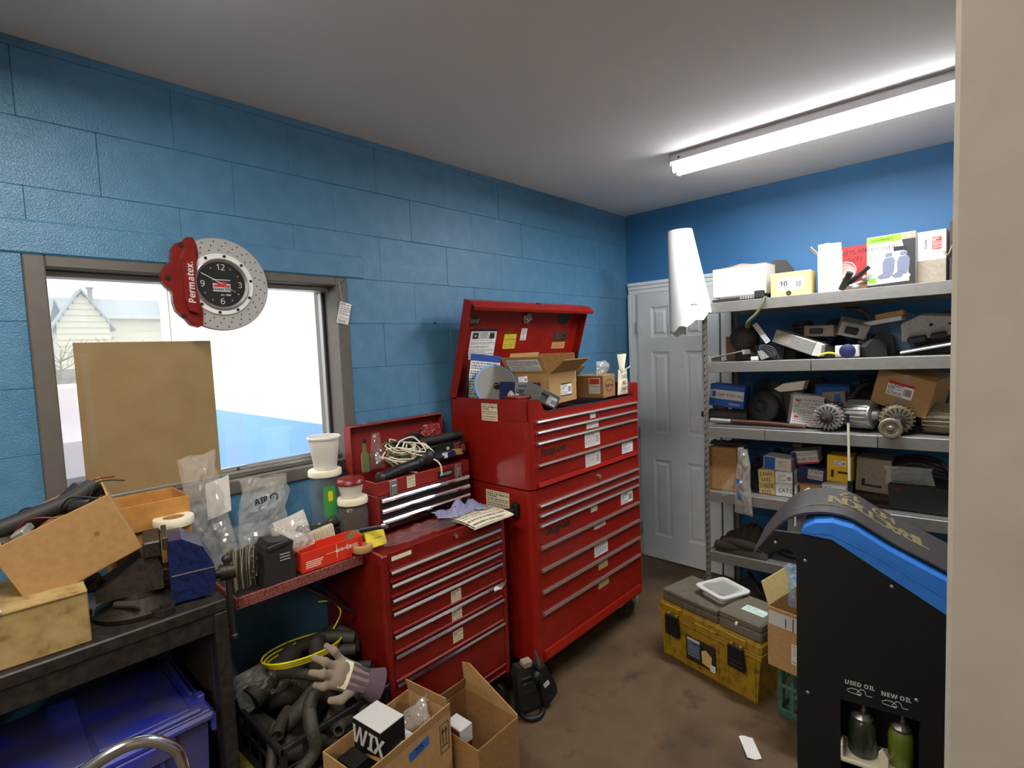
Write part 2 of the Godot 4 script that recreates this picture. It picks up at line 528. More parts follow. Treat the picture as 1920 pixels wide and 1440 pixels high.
func room():
	# left wall: backing with the window opening, then painted blocks with open joints
	var g := G.new()
	var W := [1.16, 2.017, 2.423, 3.487]
	g.bx(-0.2, -0.1, -0.2, -0.006, 2.8, W[2], 0)
	g.bx(-0.2, -0.1, W[3], -0.006, 2.8, 8.4, 0)
	g.bx(-0.2, -0.1, W[2], -0.006, W[0], W[3], 0)
	g.bx(-0.2, W[1], W[2], -0.006, 2.8, W[3], 0)
	var wl := struct("wall_left", g, "mortar", "blue painted concrete block wall with the internal window", "wall")
	var cache := {}
	var row := 0
	var y := -0.011
	while y < 2.65:
		var y1 := minf(y + 0.2030, 2.657)
		var y0 := maxf(y, 0.0)
		# running bond measured on the wall
		var off := 2.234 if row % 2 == 0 else 2.045
		var z := off - 0.4110 * 6
		while z < 3.95:
			var za := maxf(z, 0.0)
			var zb := z + 0.4110
			z = zb
			if zb <= 0.02: continue
			var spans := [[za, zb, y0, y1]]
			if y1 > W[0] + 0.001 and y0 < W[1] - 0.001:
				spans = []
				if za < W[2] - 0.005: spans.append([za, minf(zb, W[2]), y0, y1])
				if zb > W[3] + 0.005: spans.append([maxf(za, W[3]), zb, y0, y1])
				if za < W[3] and zb > W[2] and y0 < W[0]: spans.append([maxf(za, W[2]), minf(zb, W[3]), y0, W[0]])
			for s in spans:
				var sz := Vector3(0.012, s[3] - s[2] - 0.0006, s[1] - s[0] - 0.0006)
				if sz.z < 0.02 or sz.y < 0.01: continue
				var k := "%.3f %.3f" % [sz.y, sz.z]
				if not cache.has(k): cache[k] = G.new().box(sz, 0.0015).mesh()
				part(wl, "block", cache[k], "wall_paint", T(-0.006 + 0.0008 * sin(row * 5.1 + s[0] * 9.0), (s[2] + s[3]) / 2, (s[0] + s[1]) / 2))
		y += 0.2030
		row += 1
	part(wl, "block_wall_end", G.new().bx(-0.012, 0, 3.95, 0, 2.657, 8.2), "wall_paint")
	# cast lintel over the window
	part(wl, "lintel", G.new().bx(-0.01, 2.019, 2.33, 0.006, 2.122, 3.95, 0.006), "wall_paint")
	part(wl, "nail", G.new().cyl(0.004, 0.02, 8, T(0.0, 1.822, 1.93, 0, 0, -90)), "steel")
	struct("wall_back", G.new().bx(-0.2, -0.1, -0.2, 2.8, 2.8, 0.0, 0), "wall_smooth", "smooth blue painted end wall behind the white door", "wall")
	struct("wall_right", G.new().bx(2.62, -0.1, -0.2, 2.8, 2.8, 3.0, 0), "beige_paint", "plain side wall behind the beige partition end", "wall")
	struct("wall_partition", G.new().bx(2.121, 0, 2.90, 5.4, 2.657, 3.05, 0.004), "beige_paint", "beige painted partition wall end close by", "wall")
	struct("wall_bay_side", G.new().bx(5.2, -0.1, 3.0, 5.4, 2.8, 8.4, 0), "beige_paint", "side wall of the bay behind the viewer", "wall")
	struct("wall_bay_rear", G.new().bx(-0.2, -0.1, 8.2, 5.4, 2.8, 8.4, 0), "beige_paint", "rear wall of the bay behind the viewer", "wall")
	struct("floor", G.new().bx(-0.2, -0.1, -0.2, 5.4, 0.0, 8.4, 0), "concrete", "stained brown concrete floor", "floor")
	struct("ceiling", G.new().bx(-0.2, 2.657, -0.2, 5.4, 2.8, 8.4, 0), "ceiling_paint", "plain off-white painted ceiling", "ceiling")
	# door
	var d := struct("door_1", door_shape(), "door_paint", "white six panel door with casing behind the rack", "door")
	for px in [[0.213, 0.357], [0.473, 0.617]]:
		for py in [[0.19, 0.785], [0.985, 1.605], [1.71, 1.94]]:
			var q := G.new()
			var x0: float = px[0]
			var x1: float = px[1]
			var y0: float = py[0]
			var y1: float = py[1]
			# raised field inside a sunk moulding
			panel_ring(q, x0, y0, x1, y1, 0.0, 0.012, 0.032, 0.024)
			panel_ring(q, x0, y0, x1, y1, 0.012, 0.026, 0.024, 0.022)
			panel_ring(q, x0, y0, x1, y1, 0.026, 0.042, 0.022, 0.030)
			q.quad(Vector3(x0 + 0.042, y0 + 0.042, 0.030), Vector3(x1 - 0.042, y0 + 0.042, 0.030), Vector3(x1 - 0.042, y1 - 0.042, 0.030), Vector3(x0 + 0.042, y1 - 0.042, 0.030))
			part(d, "panel", q, "door_paint")
	for hy in [1.80, 0.98, 0.22]:
		part(d, "hinge", G.new().bx(0.094, hy - 0.045, 0.02, 0.106, hy + 0.045, 0.038, 0.002).cyl(0.006, 0.094, 8, T(0.1, hy - 0.047, 0.036)), "brushed")
	for c in [[0.018, 0.0, 0.1, 2.05], [0.73, 0.0, 0.815, 2.05], [0.018, 2.05, 0.815, 2.135]]:
		var q := G.new()
		var vert: bool = c[3] - c[1] > 1.0
		for s in [[0.0, 0.30, 0.028], [0.30, 0.62, 0.020], [0.62, 1.0, 0.014]]:
			if vert:
				var left: bool = c[0] < 0.5
				var a: float = c[0] + (c[2] - c[0]) * (s[0] if left else 1.0 - s[1])
				var b: float = c[0] + (c[2] - c[0]) * (s[1] if left else 1.0 - s[0])
				q.bx(a, c[1], 0.0, b, c[3], s[2], 0.003)
			else:
				q.bx(c[0], c[3] - (c[3] - c[1]) * s[1], 0.0, c[2], c[3] - (c[3] - c[1]) * s[0], s[2], 0.003)
		part(d, "casing", q, "door_paint")
	part(d, "stop", G.new().bx(0.1, 0, 0, 0.106, 2.05, 0.012, 0).bx(0.724, 0, 0, 0.73, 2.05, 0.012, 0), "dull_black")

func panel_ring(q: G, x0: float, y0: float, x1: float, y1: float, a: float, b: float, za: float, zb: float):
	var o := [Vector3(x0 + a, y0 + a, za), Vector3(x1 - a, y0 + a, za), Vector3(x1 - a, y1 - a, za), Vector3(x0 + a, y1 - a, za)]
	var i := [Vector3(x0 + b, y0 + b, zb), Vector3(x1 - b, y0 + b, zb), Vector3(x1 - b, y1 - b, zb), Vector3(x0 + b, y1 - b, zb)]
	for k in 4: q.quad(o[k], o[(k + 1) % 4], i[(k + 1) % 4], i[k])

func door_shape() -> G:
	# rails and stiles round the six panels
	var g := G.new()
	var xs := [0.106, 0.213, 0.357, 0.473, 0.617, 0.724]
	var ys := [0.008, 0.19, 0.785, 0.985, 1.605, 1.71, 1.94, 2.046]
	for i in [0, 2, 4]: g.bx(xs[i], ys[0], 0.0, xs[i + 1], ys[7], 0.032, 0)
	for i in [1, 3]:
		for j in [0, 2, 4, 6]: g.bx(xs[i], ys[j], 0.0, xs[i + 1], ys[j + 1], 0.032, 0)
	return g

func fitting(label: String, x0: float, x1: float, z: float, energy: float, c: String):
	var t := thing("strip_light", label, "light", T((x0 + x1) / 2, 2.657, z))
	var L := x1 - x0
	var h := L / 2
	# pressed steel channel with two LED tubes hung below it
	part(t, "housing", G.new().prism([Vector2(-0.05, 0), Vector2(0.05, 0), Vector2(0.062, -0.012), Vector2(0.062, -0.042), Vector2(0.03, -0.056), Vector2(-0.03, -0.056), Vector2(-0.062, -0.042), Vector2(-0.062, -0.012)], L, T(-h, 0, 0, 90)), "lamp_metal")
	for s in [-1, 1]:
		part(t, "end_plate", G.new().bx(s * h - 0.003, -0.06, -0.064, s * h + 0.003, 0, 0.064, 0.001), "lamp_metal")
		for k in [-0.034, 0.034]:
			part(t, "lamp_holder", G.new().bx(s * (h - 0.004) - 0.008, -0.094, k - 0.015, s * (h - 0.004) + 0.008, -0.045, k + 0.015, 0.004), "white_metal")
	for k in [-0.034, 0.034]:
		part(t, "tube", G.new().tube([Vector3(-h + 0.012, -0.076, k), Vector3(h - 0.012, -0.076, k)], 0.0145, 14), "tube_glow")
	part(t, "screw", G.new().ell(Vector3(0.006, 0.006, 0.006), T(-h + 0.05, -0.028, 0.062)), "dark_steel")
	var a := AreaLight3D.new()
	a.name = "tube_light"
	a.area_size = Vector2(L - 0.04, 0.095)
	a.light_energy = energy
	a.light_color = Color(c)
	a.light_size = 0.05
	a.area_range = 14.0
	a.shadow_enabled = true
	a.transform = Transform3D(Basis(Vector3(1, 0, 0), Vector3(0, 0, -1), Vector3(0, 1, 0)), Vector3(0, -0.093, 0))
	t.add_child(a)

func lamps():
	fitting("bright twin tube strip light above the steel rack", 0.86, 2.08, 0.935, 2.4, "f4f8ff")
	fitting("strip light over the bench, mostly above the picture", 0.62, 1.84, 3.52, 1.6, "fff6ea")
	fitting("strip light of the bay just behind the viewer", 2.4, 3.62, 5.2, 2.8, "fff2e2")
	fitting("strip light at the far end of the bay behind", 0.8, 2.02, 6.6, 2.6, "fff2e2")

func outside():
	# the office beyond the window
	struct("wall_office_side", G.new().bx(-2.85, 1.332, 2.3, -0.2, 2.9, 2.4, 0), "white_paint", "white upper part of the office wall seen through the window", "wall")
	struct("wall_office_lower", G.new().bx(-2.85, -0.1, 2.3, -0.2, 1.332, 2.404, 0), "office_blue", "light blue lower part of the office wall", "wall")
	struct("floor_office", G.new().bx(-2.9, -0.12, 2.3, -0.2, -0.02, 6.2, 0), "card_grey", "office floor beyond the window", "floor")
	struct("ceiling_office", G.new().bx(-2.9, 2.85, 2.3, -0.2, 2.95, 6.2, 0), "white_paint", "office ceiling beyond the window", "ceiling")
	struct("wall_office_end", G.new().bx(-2.9, -0.1, 6.1, -0.2, 2.95, 6.2, 0), "white_paint", "far end wall of the office", "wall")
	var sf := struct("window_2", G.new().bx(-2.88, -0.1, 2.4, -2.80, 0.1, 6.1, 0), "white_metal", "shop front glazing at the street side of the office", "window")
	for z in [2.43, 3.55, 4.8, 6.07]: part(sf, "mullion", G.new().bx(-2.87, 0.1, z - 0.025, -2.81, 2.85, z + 0.025), "white_metal")
	part(sf, "pane", G.new().bx(-2.845, 0.1, 2.45, -2.839, 2.85, 6.05, 0), "glass")
	var ol := thing("office_panel_light", "square white ceiling light panel in the office", "light", T(-1.4, 2.85, 3.6))
	part(ol, "diffuser", G.new().bx(-0.55, -0.03, -0.55, 0.55, 0, 0.55), "tube_glow")
	var a := AreaLight3D.new()
	a.name = "panel_light"
	a.area_size = Vector2(1.1, 1.1)
	a.light_energy = 1.5
	a.area_range = 10.0
	a.shadow_enabled = true
	a.transform = Transform3D(Basis(Vector3(1, 0, 0), Vector3(0, 0, -1), Vector3(0, 1, 0)), Vector3(0, -0.035, 0))
	ol.add_child(a)
	# street and houses
	nm("roof_tile", ["9aa4a8", "a6b0b4", "aeb8bc"], 0.6, 0.05, 0.9, 81)
	mk("siding", "e4e0c8", 0.9)
	mk("siding_pale", "dcdcd4", 0.9)
	mk("fence_wood", "9a9690", 0.9)
	mk("lawn", "8fa070", 0.95)
	mk("tarmac", "8a8a8c", 0.9)
	mk("bark", "8a7c72", 0.9)
	mk("car_paint", "c9b8bc", 0.3)
	struct("ground_street", G.new().bx(-60, -0.3, -40, -2.9, -0.02, 40, 0), "tarmac", "pale street and yard outside", "ground")
	struct("lawn", G.new().bx(-16.5, -0.02, -12, -12.5, 0.5, 14, 0), "lawn", "strip of grass on the bank before the fence", "lawn")
	house("grey roofed house with a gable of pale siding", -28.0, -4.2, 8.0, 4.9, 3.9, 3.77)
	house("grey roofed house at the far side of the window", -33.0, 3.9, 8.0, 5.4, 4.27, 2.5)
	var fe := thing("board_fence", "grey board fence below the houses outside", "fence", T(-17, 0.4, 0))
	var bm := G.new().bx(-0.01, 0, -0.07, 0.01, 1.2, 0.07, 0.004).mesh()
	for i in 60: part(fe, "board", bm, "fence_wood", T(0, 0, -5.0 + i * 0.145))
	part(fe, "rail", G.new().bx(0.01, 0.95, -5, 0.04, 1.05, 3.7), "fence_wood")
	bare_tree("bare young tree in front of the left house gable", Vector3(-15.2, 0.48, 1.75), 1.8, 5)
	bare_tree("bare young tree in front of the pale siding wall", Vector3(-15.2, 0.48, 0.55), 1.7, 9)
	var car := thing("parked_car", "pale pinkish parked car at the bottom of the window", "car", T(-8.5, -0.02, 2.35, 8))
	var g := G.new()
	g.prism([Vector2(-2.1, 0.3), Vector2(2.1, 0.3), Vector2(2.1, 0.75), Vector2(1.3, 0.92), Vector2(0.7, 1.38), Vector2(-1.0, 1.4), Vector2(-1.6, 0.98), Vector2(-2.1, 0.9)], 1.6, T(0, 0, -0.8))
	part(car, "body", g, "car_paint")
	part(car, "side_window", G.new().prism([Vector2(-0.95, 0.98), Vector2(1.1, 0.98), Vector2(0.65, 1.32), Vector2(-0.9, 1.33)], 0.01, T(0, 0, 0.8)), "module_grey")
	for x in [-1.35, 1.35]:
		for z in [-0.8, 0.62]: part(car, "wheel", G.new().cyl(0.32, 0.2, 18, T(x, 0.32, z, 0, 90)), "dull_black")

func house(label: String, x: float, z: float, w: float, ridge: float, eave: float, gz: float):
	# long side to the street with a small gable in front
	var t := thing("house", label, "house", T(x, 0, z))
	part(t, "wall", G.new().bx(-4, 0, -w / 2, 0, eave, w / 2, 0), "siding")
	var n := 10
	for i in n:
		var y0 := 0.6 + i * (eave - 0.6) / n
		part(t, "siding_board", G.new().prism([Vector2(0, 0), Vector2(0.03, 0), Vector2(0.006, (eave - 0.6) / n), Vector2(0, (eave - 0.6) / n)], w, T(0, y0, -w / 2)), "siding")
	part(t, "roof", G.new().prism([Vector2(0.35, eave - 0.1), Vector2(0.35, eave + 0.02), Vector2(-2, ridge), Vector2(-4.35, eave + 0.02), Vector2(-4.35, eave - 0.1), Vector2(-2, ridge - 0.14)], w + 0.6, T(0, 0, -w / 2 - 0.3)), "roof_tile")
	part(t, "fascia", G.new().bx(0.34, eave - 0.12, -w / 2 - 0.3, 0.38, eave + 0.03, w / 2 + 0.3), "siding_pale")
	# gable wing towards the street
	var gx := gz
	var gw := 1.8
	part(t, "gable_wall", G.new().prism([Vector2(-gw / 2, 0), Vector2(gw / 2, 0), Vector2(gw / 2, eave - 0.5), Vector2(0, ridge - 0.12), Vector2(-gw / 2, eave - 0.5)], 1.2, T(0, 0, gx, 90)), "siding_pale")
	for i in 12:
		var y0 := 1.5 + i * 0.26
		var half := gw / 2 if y0 < eave - 0.5 else gw / 2 * (ridge - 0.12 - y0) / (ridge - 0.12 - eave + 0.5)
		if half < 0.1: continue
		part(t, "gable_board", G.new().prism([Vector2(0, 0), Vector2(0.05, 0), Vector2(0.008, 0.25), Vector2(0, 0.25)], half * 2, T(1.2, y0, gx - half)), "siding")
	part(t, "gable_roof", G.new().prism([Vector2(-gw / 2 - 0.2, eave - 0.72), Vector2(0, ridge - 0.02), Vector2(gw / 2 + 0.2, eave - 0.72), Vector2(gw / 2 + 0.2, eave - 0.6), Vector2(0, ridge + 0.1), Vector2(-gw / 2 - 0.2, eave - 0.6)], 1.5, T(-0.1, 0, gx, 90)), "roof_tile")
	part(t, "vent_pipe", G.new().cyl(0.1, 0.65, 10, T(-1.6, ridge - 0.25, gx - 0.75)).cyl(0.15, 0.08, 10, T(-1.6, ridge + 0.4, gx - 0.75)), "fence_wood")
	for k in 2: part(t, "roof_vent", G.new().bx(-1.0, eave + 0.75, -0.6 - k * 1.0, -0.6, eave + 0.9, -0.1 - k * 1.0, 0.03), "siding_pale")

func bare_tree(label: String, at: Vector3, h: float, seed: int):
	var t := thing("bare_tree", label, "tree", T(at.x, at.y, at.z))
	var r := RandomNumberGenerator.new()
	r.seed = seed
	part(t, "trunk", G.new().tube([Vector3.ZERO, Vector3(0.02, h * 0.4, 0.03), Vector3(0, h * 0.9, -0.05)], 0.05, 6, false, true, 0.012), "bark")
	for i in 14:
		var y := h * r.randf_range(0.3, 0.85)
		var a := r.randf() * TAU
		var l := h * r.randf_range(0.18, 0.34)
		var g := G.new()
		var e := Vector3(cos(a) * l * 0.7, y + l * 0.75, sin(a) * l)
		g.tube([Vector3(0, y, 0), Vector3(cos(a) * l * 0.4, y + l * 0.3, sin(a) * l * 0.6), e], 0.016, 4, false, false, 0.006)
		for k in 3:
			var b := a + r.randf_range(-1, 1)
			g.tube([Vector3(0, y, 0).lerp(e, 0.4 + 0.2 * k), Vector3(0, y, 0).lerp(e, 0.4 + 0.2 * k) + Vector3(cos(b) * 0.2, 0.25, sin(b) * 0.25)], 0.007, 4, false, false)
		part(t, "branch", g, "bark")

func window_and_clock():
	# internal steel framed sliding window
	var W := [1.16, 2.017, 2.423, 3.487]
	var g := G.new()
	g.bx(-0.2, W[0], W[2], 0.014, W[1], W[2] + 0.052, 0.004)
	g.bx(-0.2, W[0], W[3] - 0.052, 0.014, W[1], W[3], 0.004)
	g.bx(-0.2, W[1] - 0.036, W[2] + 0.052, 0.014, W[1], W[3] - 0.052, 0.004)
	g.bx(-0.2, W[0], W[2] + 0.052, 0.014, W[0] + 0.052, W[3] - 0.052, 0.004)
	g.bx(-0.2, W[0] + 0.052, W[2] + 0.052, -0.03, W[0] + 0.064, W[3] - 0.052, 0.003)
	var w := struct("window_1", g, "frame_grey", "internal sliding window in a grey steel frame", "window")
	part(w, "mitre_joint", G.new().box(Vector3(0.001, 0.07, 0.0015), 0, T(0.0145, W[1] - 0.022, W[2] + 0.026, 0, -50)), "dull_black")
	part(w, "track", G.new().bx(-0.125, 1.224, 2.475, -0.035, 1.236, 3.435).bx(-0.06, 1.236, 2.475, -0.05, 1.246, 3.435).bx(-0.11, 1.236, 2.475, -0.10, 1.246, 3.435), "brushed")
	part(w, "top_track", G.new().bx(-0.12, 1.962, 2.475, -0.05, 1.981, 3.435), "brushed")
	part(w, "gasket", G.new().bx(-0.115, 1.225, 2.475, -0.095, 1.96, 2.486), "dull_black")
	part(w, "jamb_strip", G.new().bx(-0.15, 1.225, 2.475, -0.118, 1.962, 2.482), "brushed")
	part(w, "pane", G.new().bx(-0.108, 1.238, 2.482, -0.103, 1.965, 2.93, 0.001), "glass")
	part(w, "pane", G.new().bx(-0.068, 1.246, 2.872, -0.063, 1.962, 3.435, 0.001), "glass")
	part(w, "pane_foot", G.new().bx(-0.072, 1.236, 2.872, -0.056, 1.252, 3.435, 0.001), "brushed")
	part(w, "catch", G.new().cyl(0.0055, 0.006, 12, T(-0.055, 1.243, 2.91, 0, 0, -90)), "dark_steel")
	# sheet of board standing in the window
	var t := thing("board_sheet", "large tan sheet of board standing against the window glass", "board", T(-0.046, 1.236, 3.178))
	part(t, "sheet", G.new().box(Vector3(0.004, 0.515, 0.406), 0.001, T(0, 0.2575, 0, 0, 0, 0.4)), "fibreboard")
	part(t, "tape", G.new().grid(2, 14, func(u, v): return Vector3(0.0026 + 0.002 * absf(noise.get_noise_2d(v * 30, u * 9)), 0.12 + v * 0.36, 0.165 + u * 0.022 + 0.008 * noise.get_noise_1d(v * 9))), "film")
	# brake disc clock on the wall over the window
	var c := thing("wall_clock", "wall clock shaped like a drilled brake disc with a red caliper", "clock", T(0.014, 1.953, 2.952, 90))
	part(c, "disc", G.new().lathe([Vector2(0.1, 0.0), Vector2(0.166, 0.0), Vector2(0.169, 0.003), Vector2(0.169, 0.017), Vector2(0.166, 0.02), Vector2(0.1, 0.02)], 64, T(0, 0, 0.012, 0, 90)), "disc_steel")
	var h := G.new()
	for i in 24:
		for k in 3:
			var a := deg_to_rad(i * 15.0 + k * 4.6)
			var r := 0.125 + 0.0155 * k
			h.cyl(0.0026, 0.0006, 8, T(sin(a) * r, cos(a) * r, 0.032, 0, 90))
	part(c, "drilled_holes", h, "dull_black")
	part(c, "rotor_hat", G.new().lathe([Vector2(0.112, 0), Vector2(0.112, 0.006), Vector2(0.110, 0.008), Vector2(0.094, 0.008), Vector2(0.094, 0)], 48, T(0, 0, 0.03, 0, 90)), "white_metal")
	for i in 10:
		var a := deg_to_rad(i * 36.0 + 8)
		part(c, "bolt", G.new().cyl(0.0052, 0.004, 10, T(sin(a) * 0.1035, cos(a) * 0.1035, 0.037, 0, 90)), "black")
	part(c, "bezel", G.new().lathe([Vector2(0.094, 0), Vector2(0.094, 0.012), Vector2(0.09, 0.014), Vector2(0.082, 0.006), Vector2(0.082, 0)], 48, T(0, 0, 0.03, 0, 90)), "brushed")
	var dial := part(c, "dial", G.new().cyl(0.083, 0.004, 40, T(0, 0, 0.03, 0, 90)), "black")
	for q in [["12", 0, 0.062], ["3", 0.064, 0], ["6", 0, -0.062], ["9", -0.064, 0]]: text(dial, q[0], 0.021, "white", T(q[1], q[2] - 0.0, 0.0345), plain, "numeral")
	for i in 12:
		if i % 3 == 0: continue
		var a := TAU * i / 12
		part(dial, "tick", G.new().cyl(0.0022, 0.0008, 8, T(sin(a) * 0.066, cos(a) * 0.066, 0.034, 0, 90)), "white")
	part(dial, "emblem", G.new().plate(0.06, 0.046, 0.0008, T(0.0, -0.005, 0.0342)), "white")
	part(dial, "emblem_band", G.new().plate(0.06, 0.012, 0.0008, T(0, 0.009, 0.035)).plate(0.06, 0.004, 0.0008, T(0, -0.028, 0.035)), "navy")
	part(dial, "emblem_stripe", G.new().plate(0.056, 0.008, 0.0008, T(0, -0.006, 0.035)).plate(0.03, 0.012, 0.0008, T(0, 0.004, 0.0355)), "red_ink")
	text(dial, "PERMATEX.", 0.0085, "ink", T(0, -0.0185, 0.0352))
	text(dial, "est. 1909", 0.006, "white", T(0.012, -0.038, 0.0345))
	part(c, "minute_hand", G.new().box(Vector3(0.0022, 0.078, 0.001), 0, T(-0.033, 0.02, 0.038, 0, 0, 62)), "white_metal")
	part(c, "hour_hand", G.new().box(Vector3(0.003, 0.055, 0.001), 0, T(0.022, -0.013, 0.0374, 0, 0, 60)), "brushed")
	var poly := []
	for p in [[-0.075, 0.135], [-0.085, 0.16], [-0.105, 0.158], [-0.12, 0.14], [-0.142, 0.132], [-0.155, 0.11], [-0.158, 0.07], [-0.175, 0.055], [-0.19, 0.03], [-0.192, 0.0], [-0.178, -0.02], [-0.162, -0.035], [-0.162, -0.07], [-0.155, -0.1], [-0.14, -0.118], [-0.128, -0.128], [-0.112, -0.15], [-0.088, -0.158], [-0.075, -0.15], [-0.07, -0.1], [-0.082, -0.06], [-0.09, 0.0], [-0.082, 0.06], [-0.072, 0.1]]: poly.append(Vector2(p[0], p[1]))
	var cal := part(c, "caliper", G.new().prism(poly, 0.028, T(0, 0, 0.014)), "red_dark")
	var inner := []
	for p in [[-0.085, 0.12], [-0.115, 0.115], [-0.13, 0.08], [-0.13, -0.06], [-0.118, -0.1], [-0.088, -0.11], [-0.085, -0.06], [-0.093, 0.0], [-0.086, 0.06]]: inner.append(Vector2(p[0], p[1]))
	part(cal, "bridge", G.new().prism(inner, 0.022, T(0, 0, 0.038)), "red_dark")
	text(cal, "Permatex.", 0.0215, "white", Transform3D(Basis(Vector3(0, 1, 0), Vector3(-1, 0.12, 0), Vector3(0, 0, 1)), Vector3(-0.107, 0.0, 0.0602)))
	for q in [[-0.125, 0.128], [-0.172, 0.012], [-0.132, -0.118]]: part(cal, "caliper_bolt", G.new().cyl(0.008, 0.006, 10, T(q[0], q[1], 0.04, 0, 90)), "dull_black")
	# parts tag hanging on the frame
	var tg := thing("parts_tag", "small white printed tag hanging on the window frame corner", "tag", T(0.018, 1.915, 2.452, 90))
	part(tg, "card", G.new().plate(0.055, 0.095, 0.001, T(0.004, -0.055, 0.0, 0, 0, -14)), "print_c")
	part(tg, "string", G.new().tube([Vector3(-0.01, 0.085, 0), Vector3(-0.008, 0.03, 0.003), Vector3(0.002, -0.012, 0.002)], 0.0008, 5), "white")

func box_walls(s: Vector3, t := 0.004) -> Array:
	return [
		["side", G.new().bx(-s.x / 2, 0, s.z / 2 - t, s.x / 2, s.y, s.z / 2, 0.001)],
		["side", G.new().bx(-s.x / 2, 0, -s.z / 2, s.x / 2, s.y, -s.z / 2 + t, 0.001)],
		["end", G.new().bx(-s.x / 2, 0, -s.z / 2 + t, -s.x / 2 + t, s.y, s.z / 2 - t, 0.001)],
		["end", G.new().bx(s.x / 2 - t, 0, -s.z / 2 + t, s.x / 2, s.y, s.z / 2 - t, 0.001)],
		["bottom", G.new().bx(-s.x / 2, 0, -s.z / 2, s.x / 2, t, s.z / 2, 0.001)]]

# an open carton; flaps: [edge 0 front 1 back 2 left 3 right, opening angle from upright outwards, length]
func open_carton(nm_: String, label: String, at: Transform3D, s: Vector3, m: String, flaps := [], group := "") -> Node3D:
	var t := thing(nm_, label, "box", at, group)
	for w in box_walls(s): part(t, w[0], w[1], m)
	for f in flaps:
		var wid: float = s.x if f[0] < 2 else s.z
		var q := G.new().box(Vector3(wid - 0.004, f[2], 0.0035), 0.001, T(0, f[2] / 2, 0))
		var yaw: float = [0.0, 180.0, -90.0, 90.0][f[0]]
		var off: float = s.z / 2 if f[0] < 2 else s.x / 2
		part(t, "flap", q, m, T(0, s.y, 0, yaw) * T(0, 0, off - 0.002, 0, f[1]))
	return t

# a closed carton with flap seam and tape
func carton(nm_: String, label: String, at: Transform3D, s: Vector3, m: String, group := "", tape := true) -> Node3D:
	var t := thing(nm_, label, "box", at, group)
	part(t, "body", G.new().box(s, 0.003, T(0, s.y / 2, 0)), m)
	if tape:
		part(t, "tape", G.new().bx(-s.x / 2 - 0.0006, s.y - 0.03, -0.018, s.x / 2 + 0.0006, s.y + 0.0006, 0.018, 0.001), "film_milky")
	return t

# a limp clear bag: two crumpled sheets sealed at the rim
func bag(p: Node, nm_: String, w: float, h: float, fat: float, m: String, at: Transform3D, seed := 0.0, top := 1.0):
	var g := G.new()
	var k := 0.11
	for s in [1.0, -1.0]:
		g.grid(16, 18, func(u, v):
			var e := sin(PI * clampf(u, 0, 1)) * sin(PI * clampf(v * 0.92 + 0.02, 0, 1))
			var wid := lerpf(1.0, top, v)
			var n1 := noise.get_noise_3d(u * w / k + seed, v * h / k, seed * 3.1 + s)
			var n2 := 1.0 - 2.0 * absf(noise.get_noise_3d(u * w / k * 2.6 + v * 1.5, v * h / k * 2.0 + seed, s * 2.0))
			var n3 := 1.0 - 2.0 * absf(noise.get_noise_3d(u * w / k * 5.0 - v * 3.0, v * h / k * 4.0 + seed, s * 5.0))
			return Vector3((u - 0.5) * w * wid + n1 * 0.18 * w * v, v * h + n1 * 0.05 * h, s * fat * e * 0.8 + n1 * fat * 1.1 * e + (n2 * 0.012 + n3 * 0.006) * (0.35 + e)), -1)
	part(p, nm_, g, m, at)

func cable(p: Node, nm_: String, pts: Array, r: float, m: String):
	part(p, nm_, G.new().tube(path(pts, 5), r, 7), m)

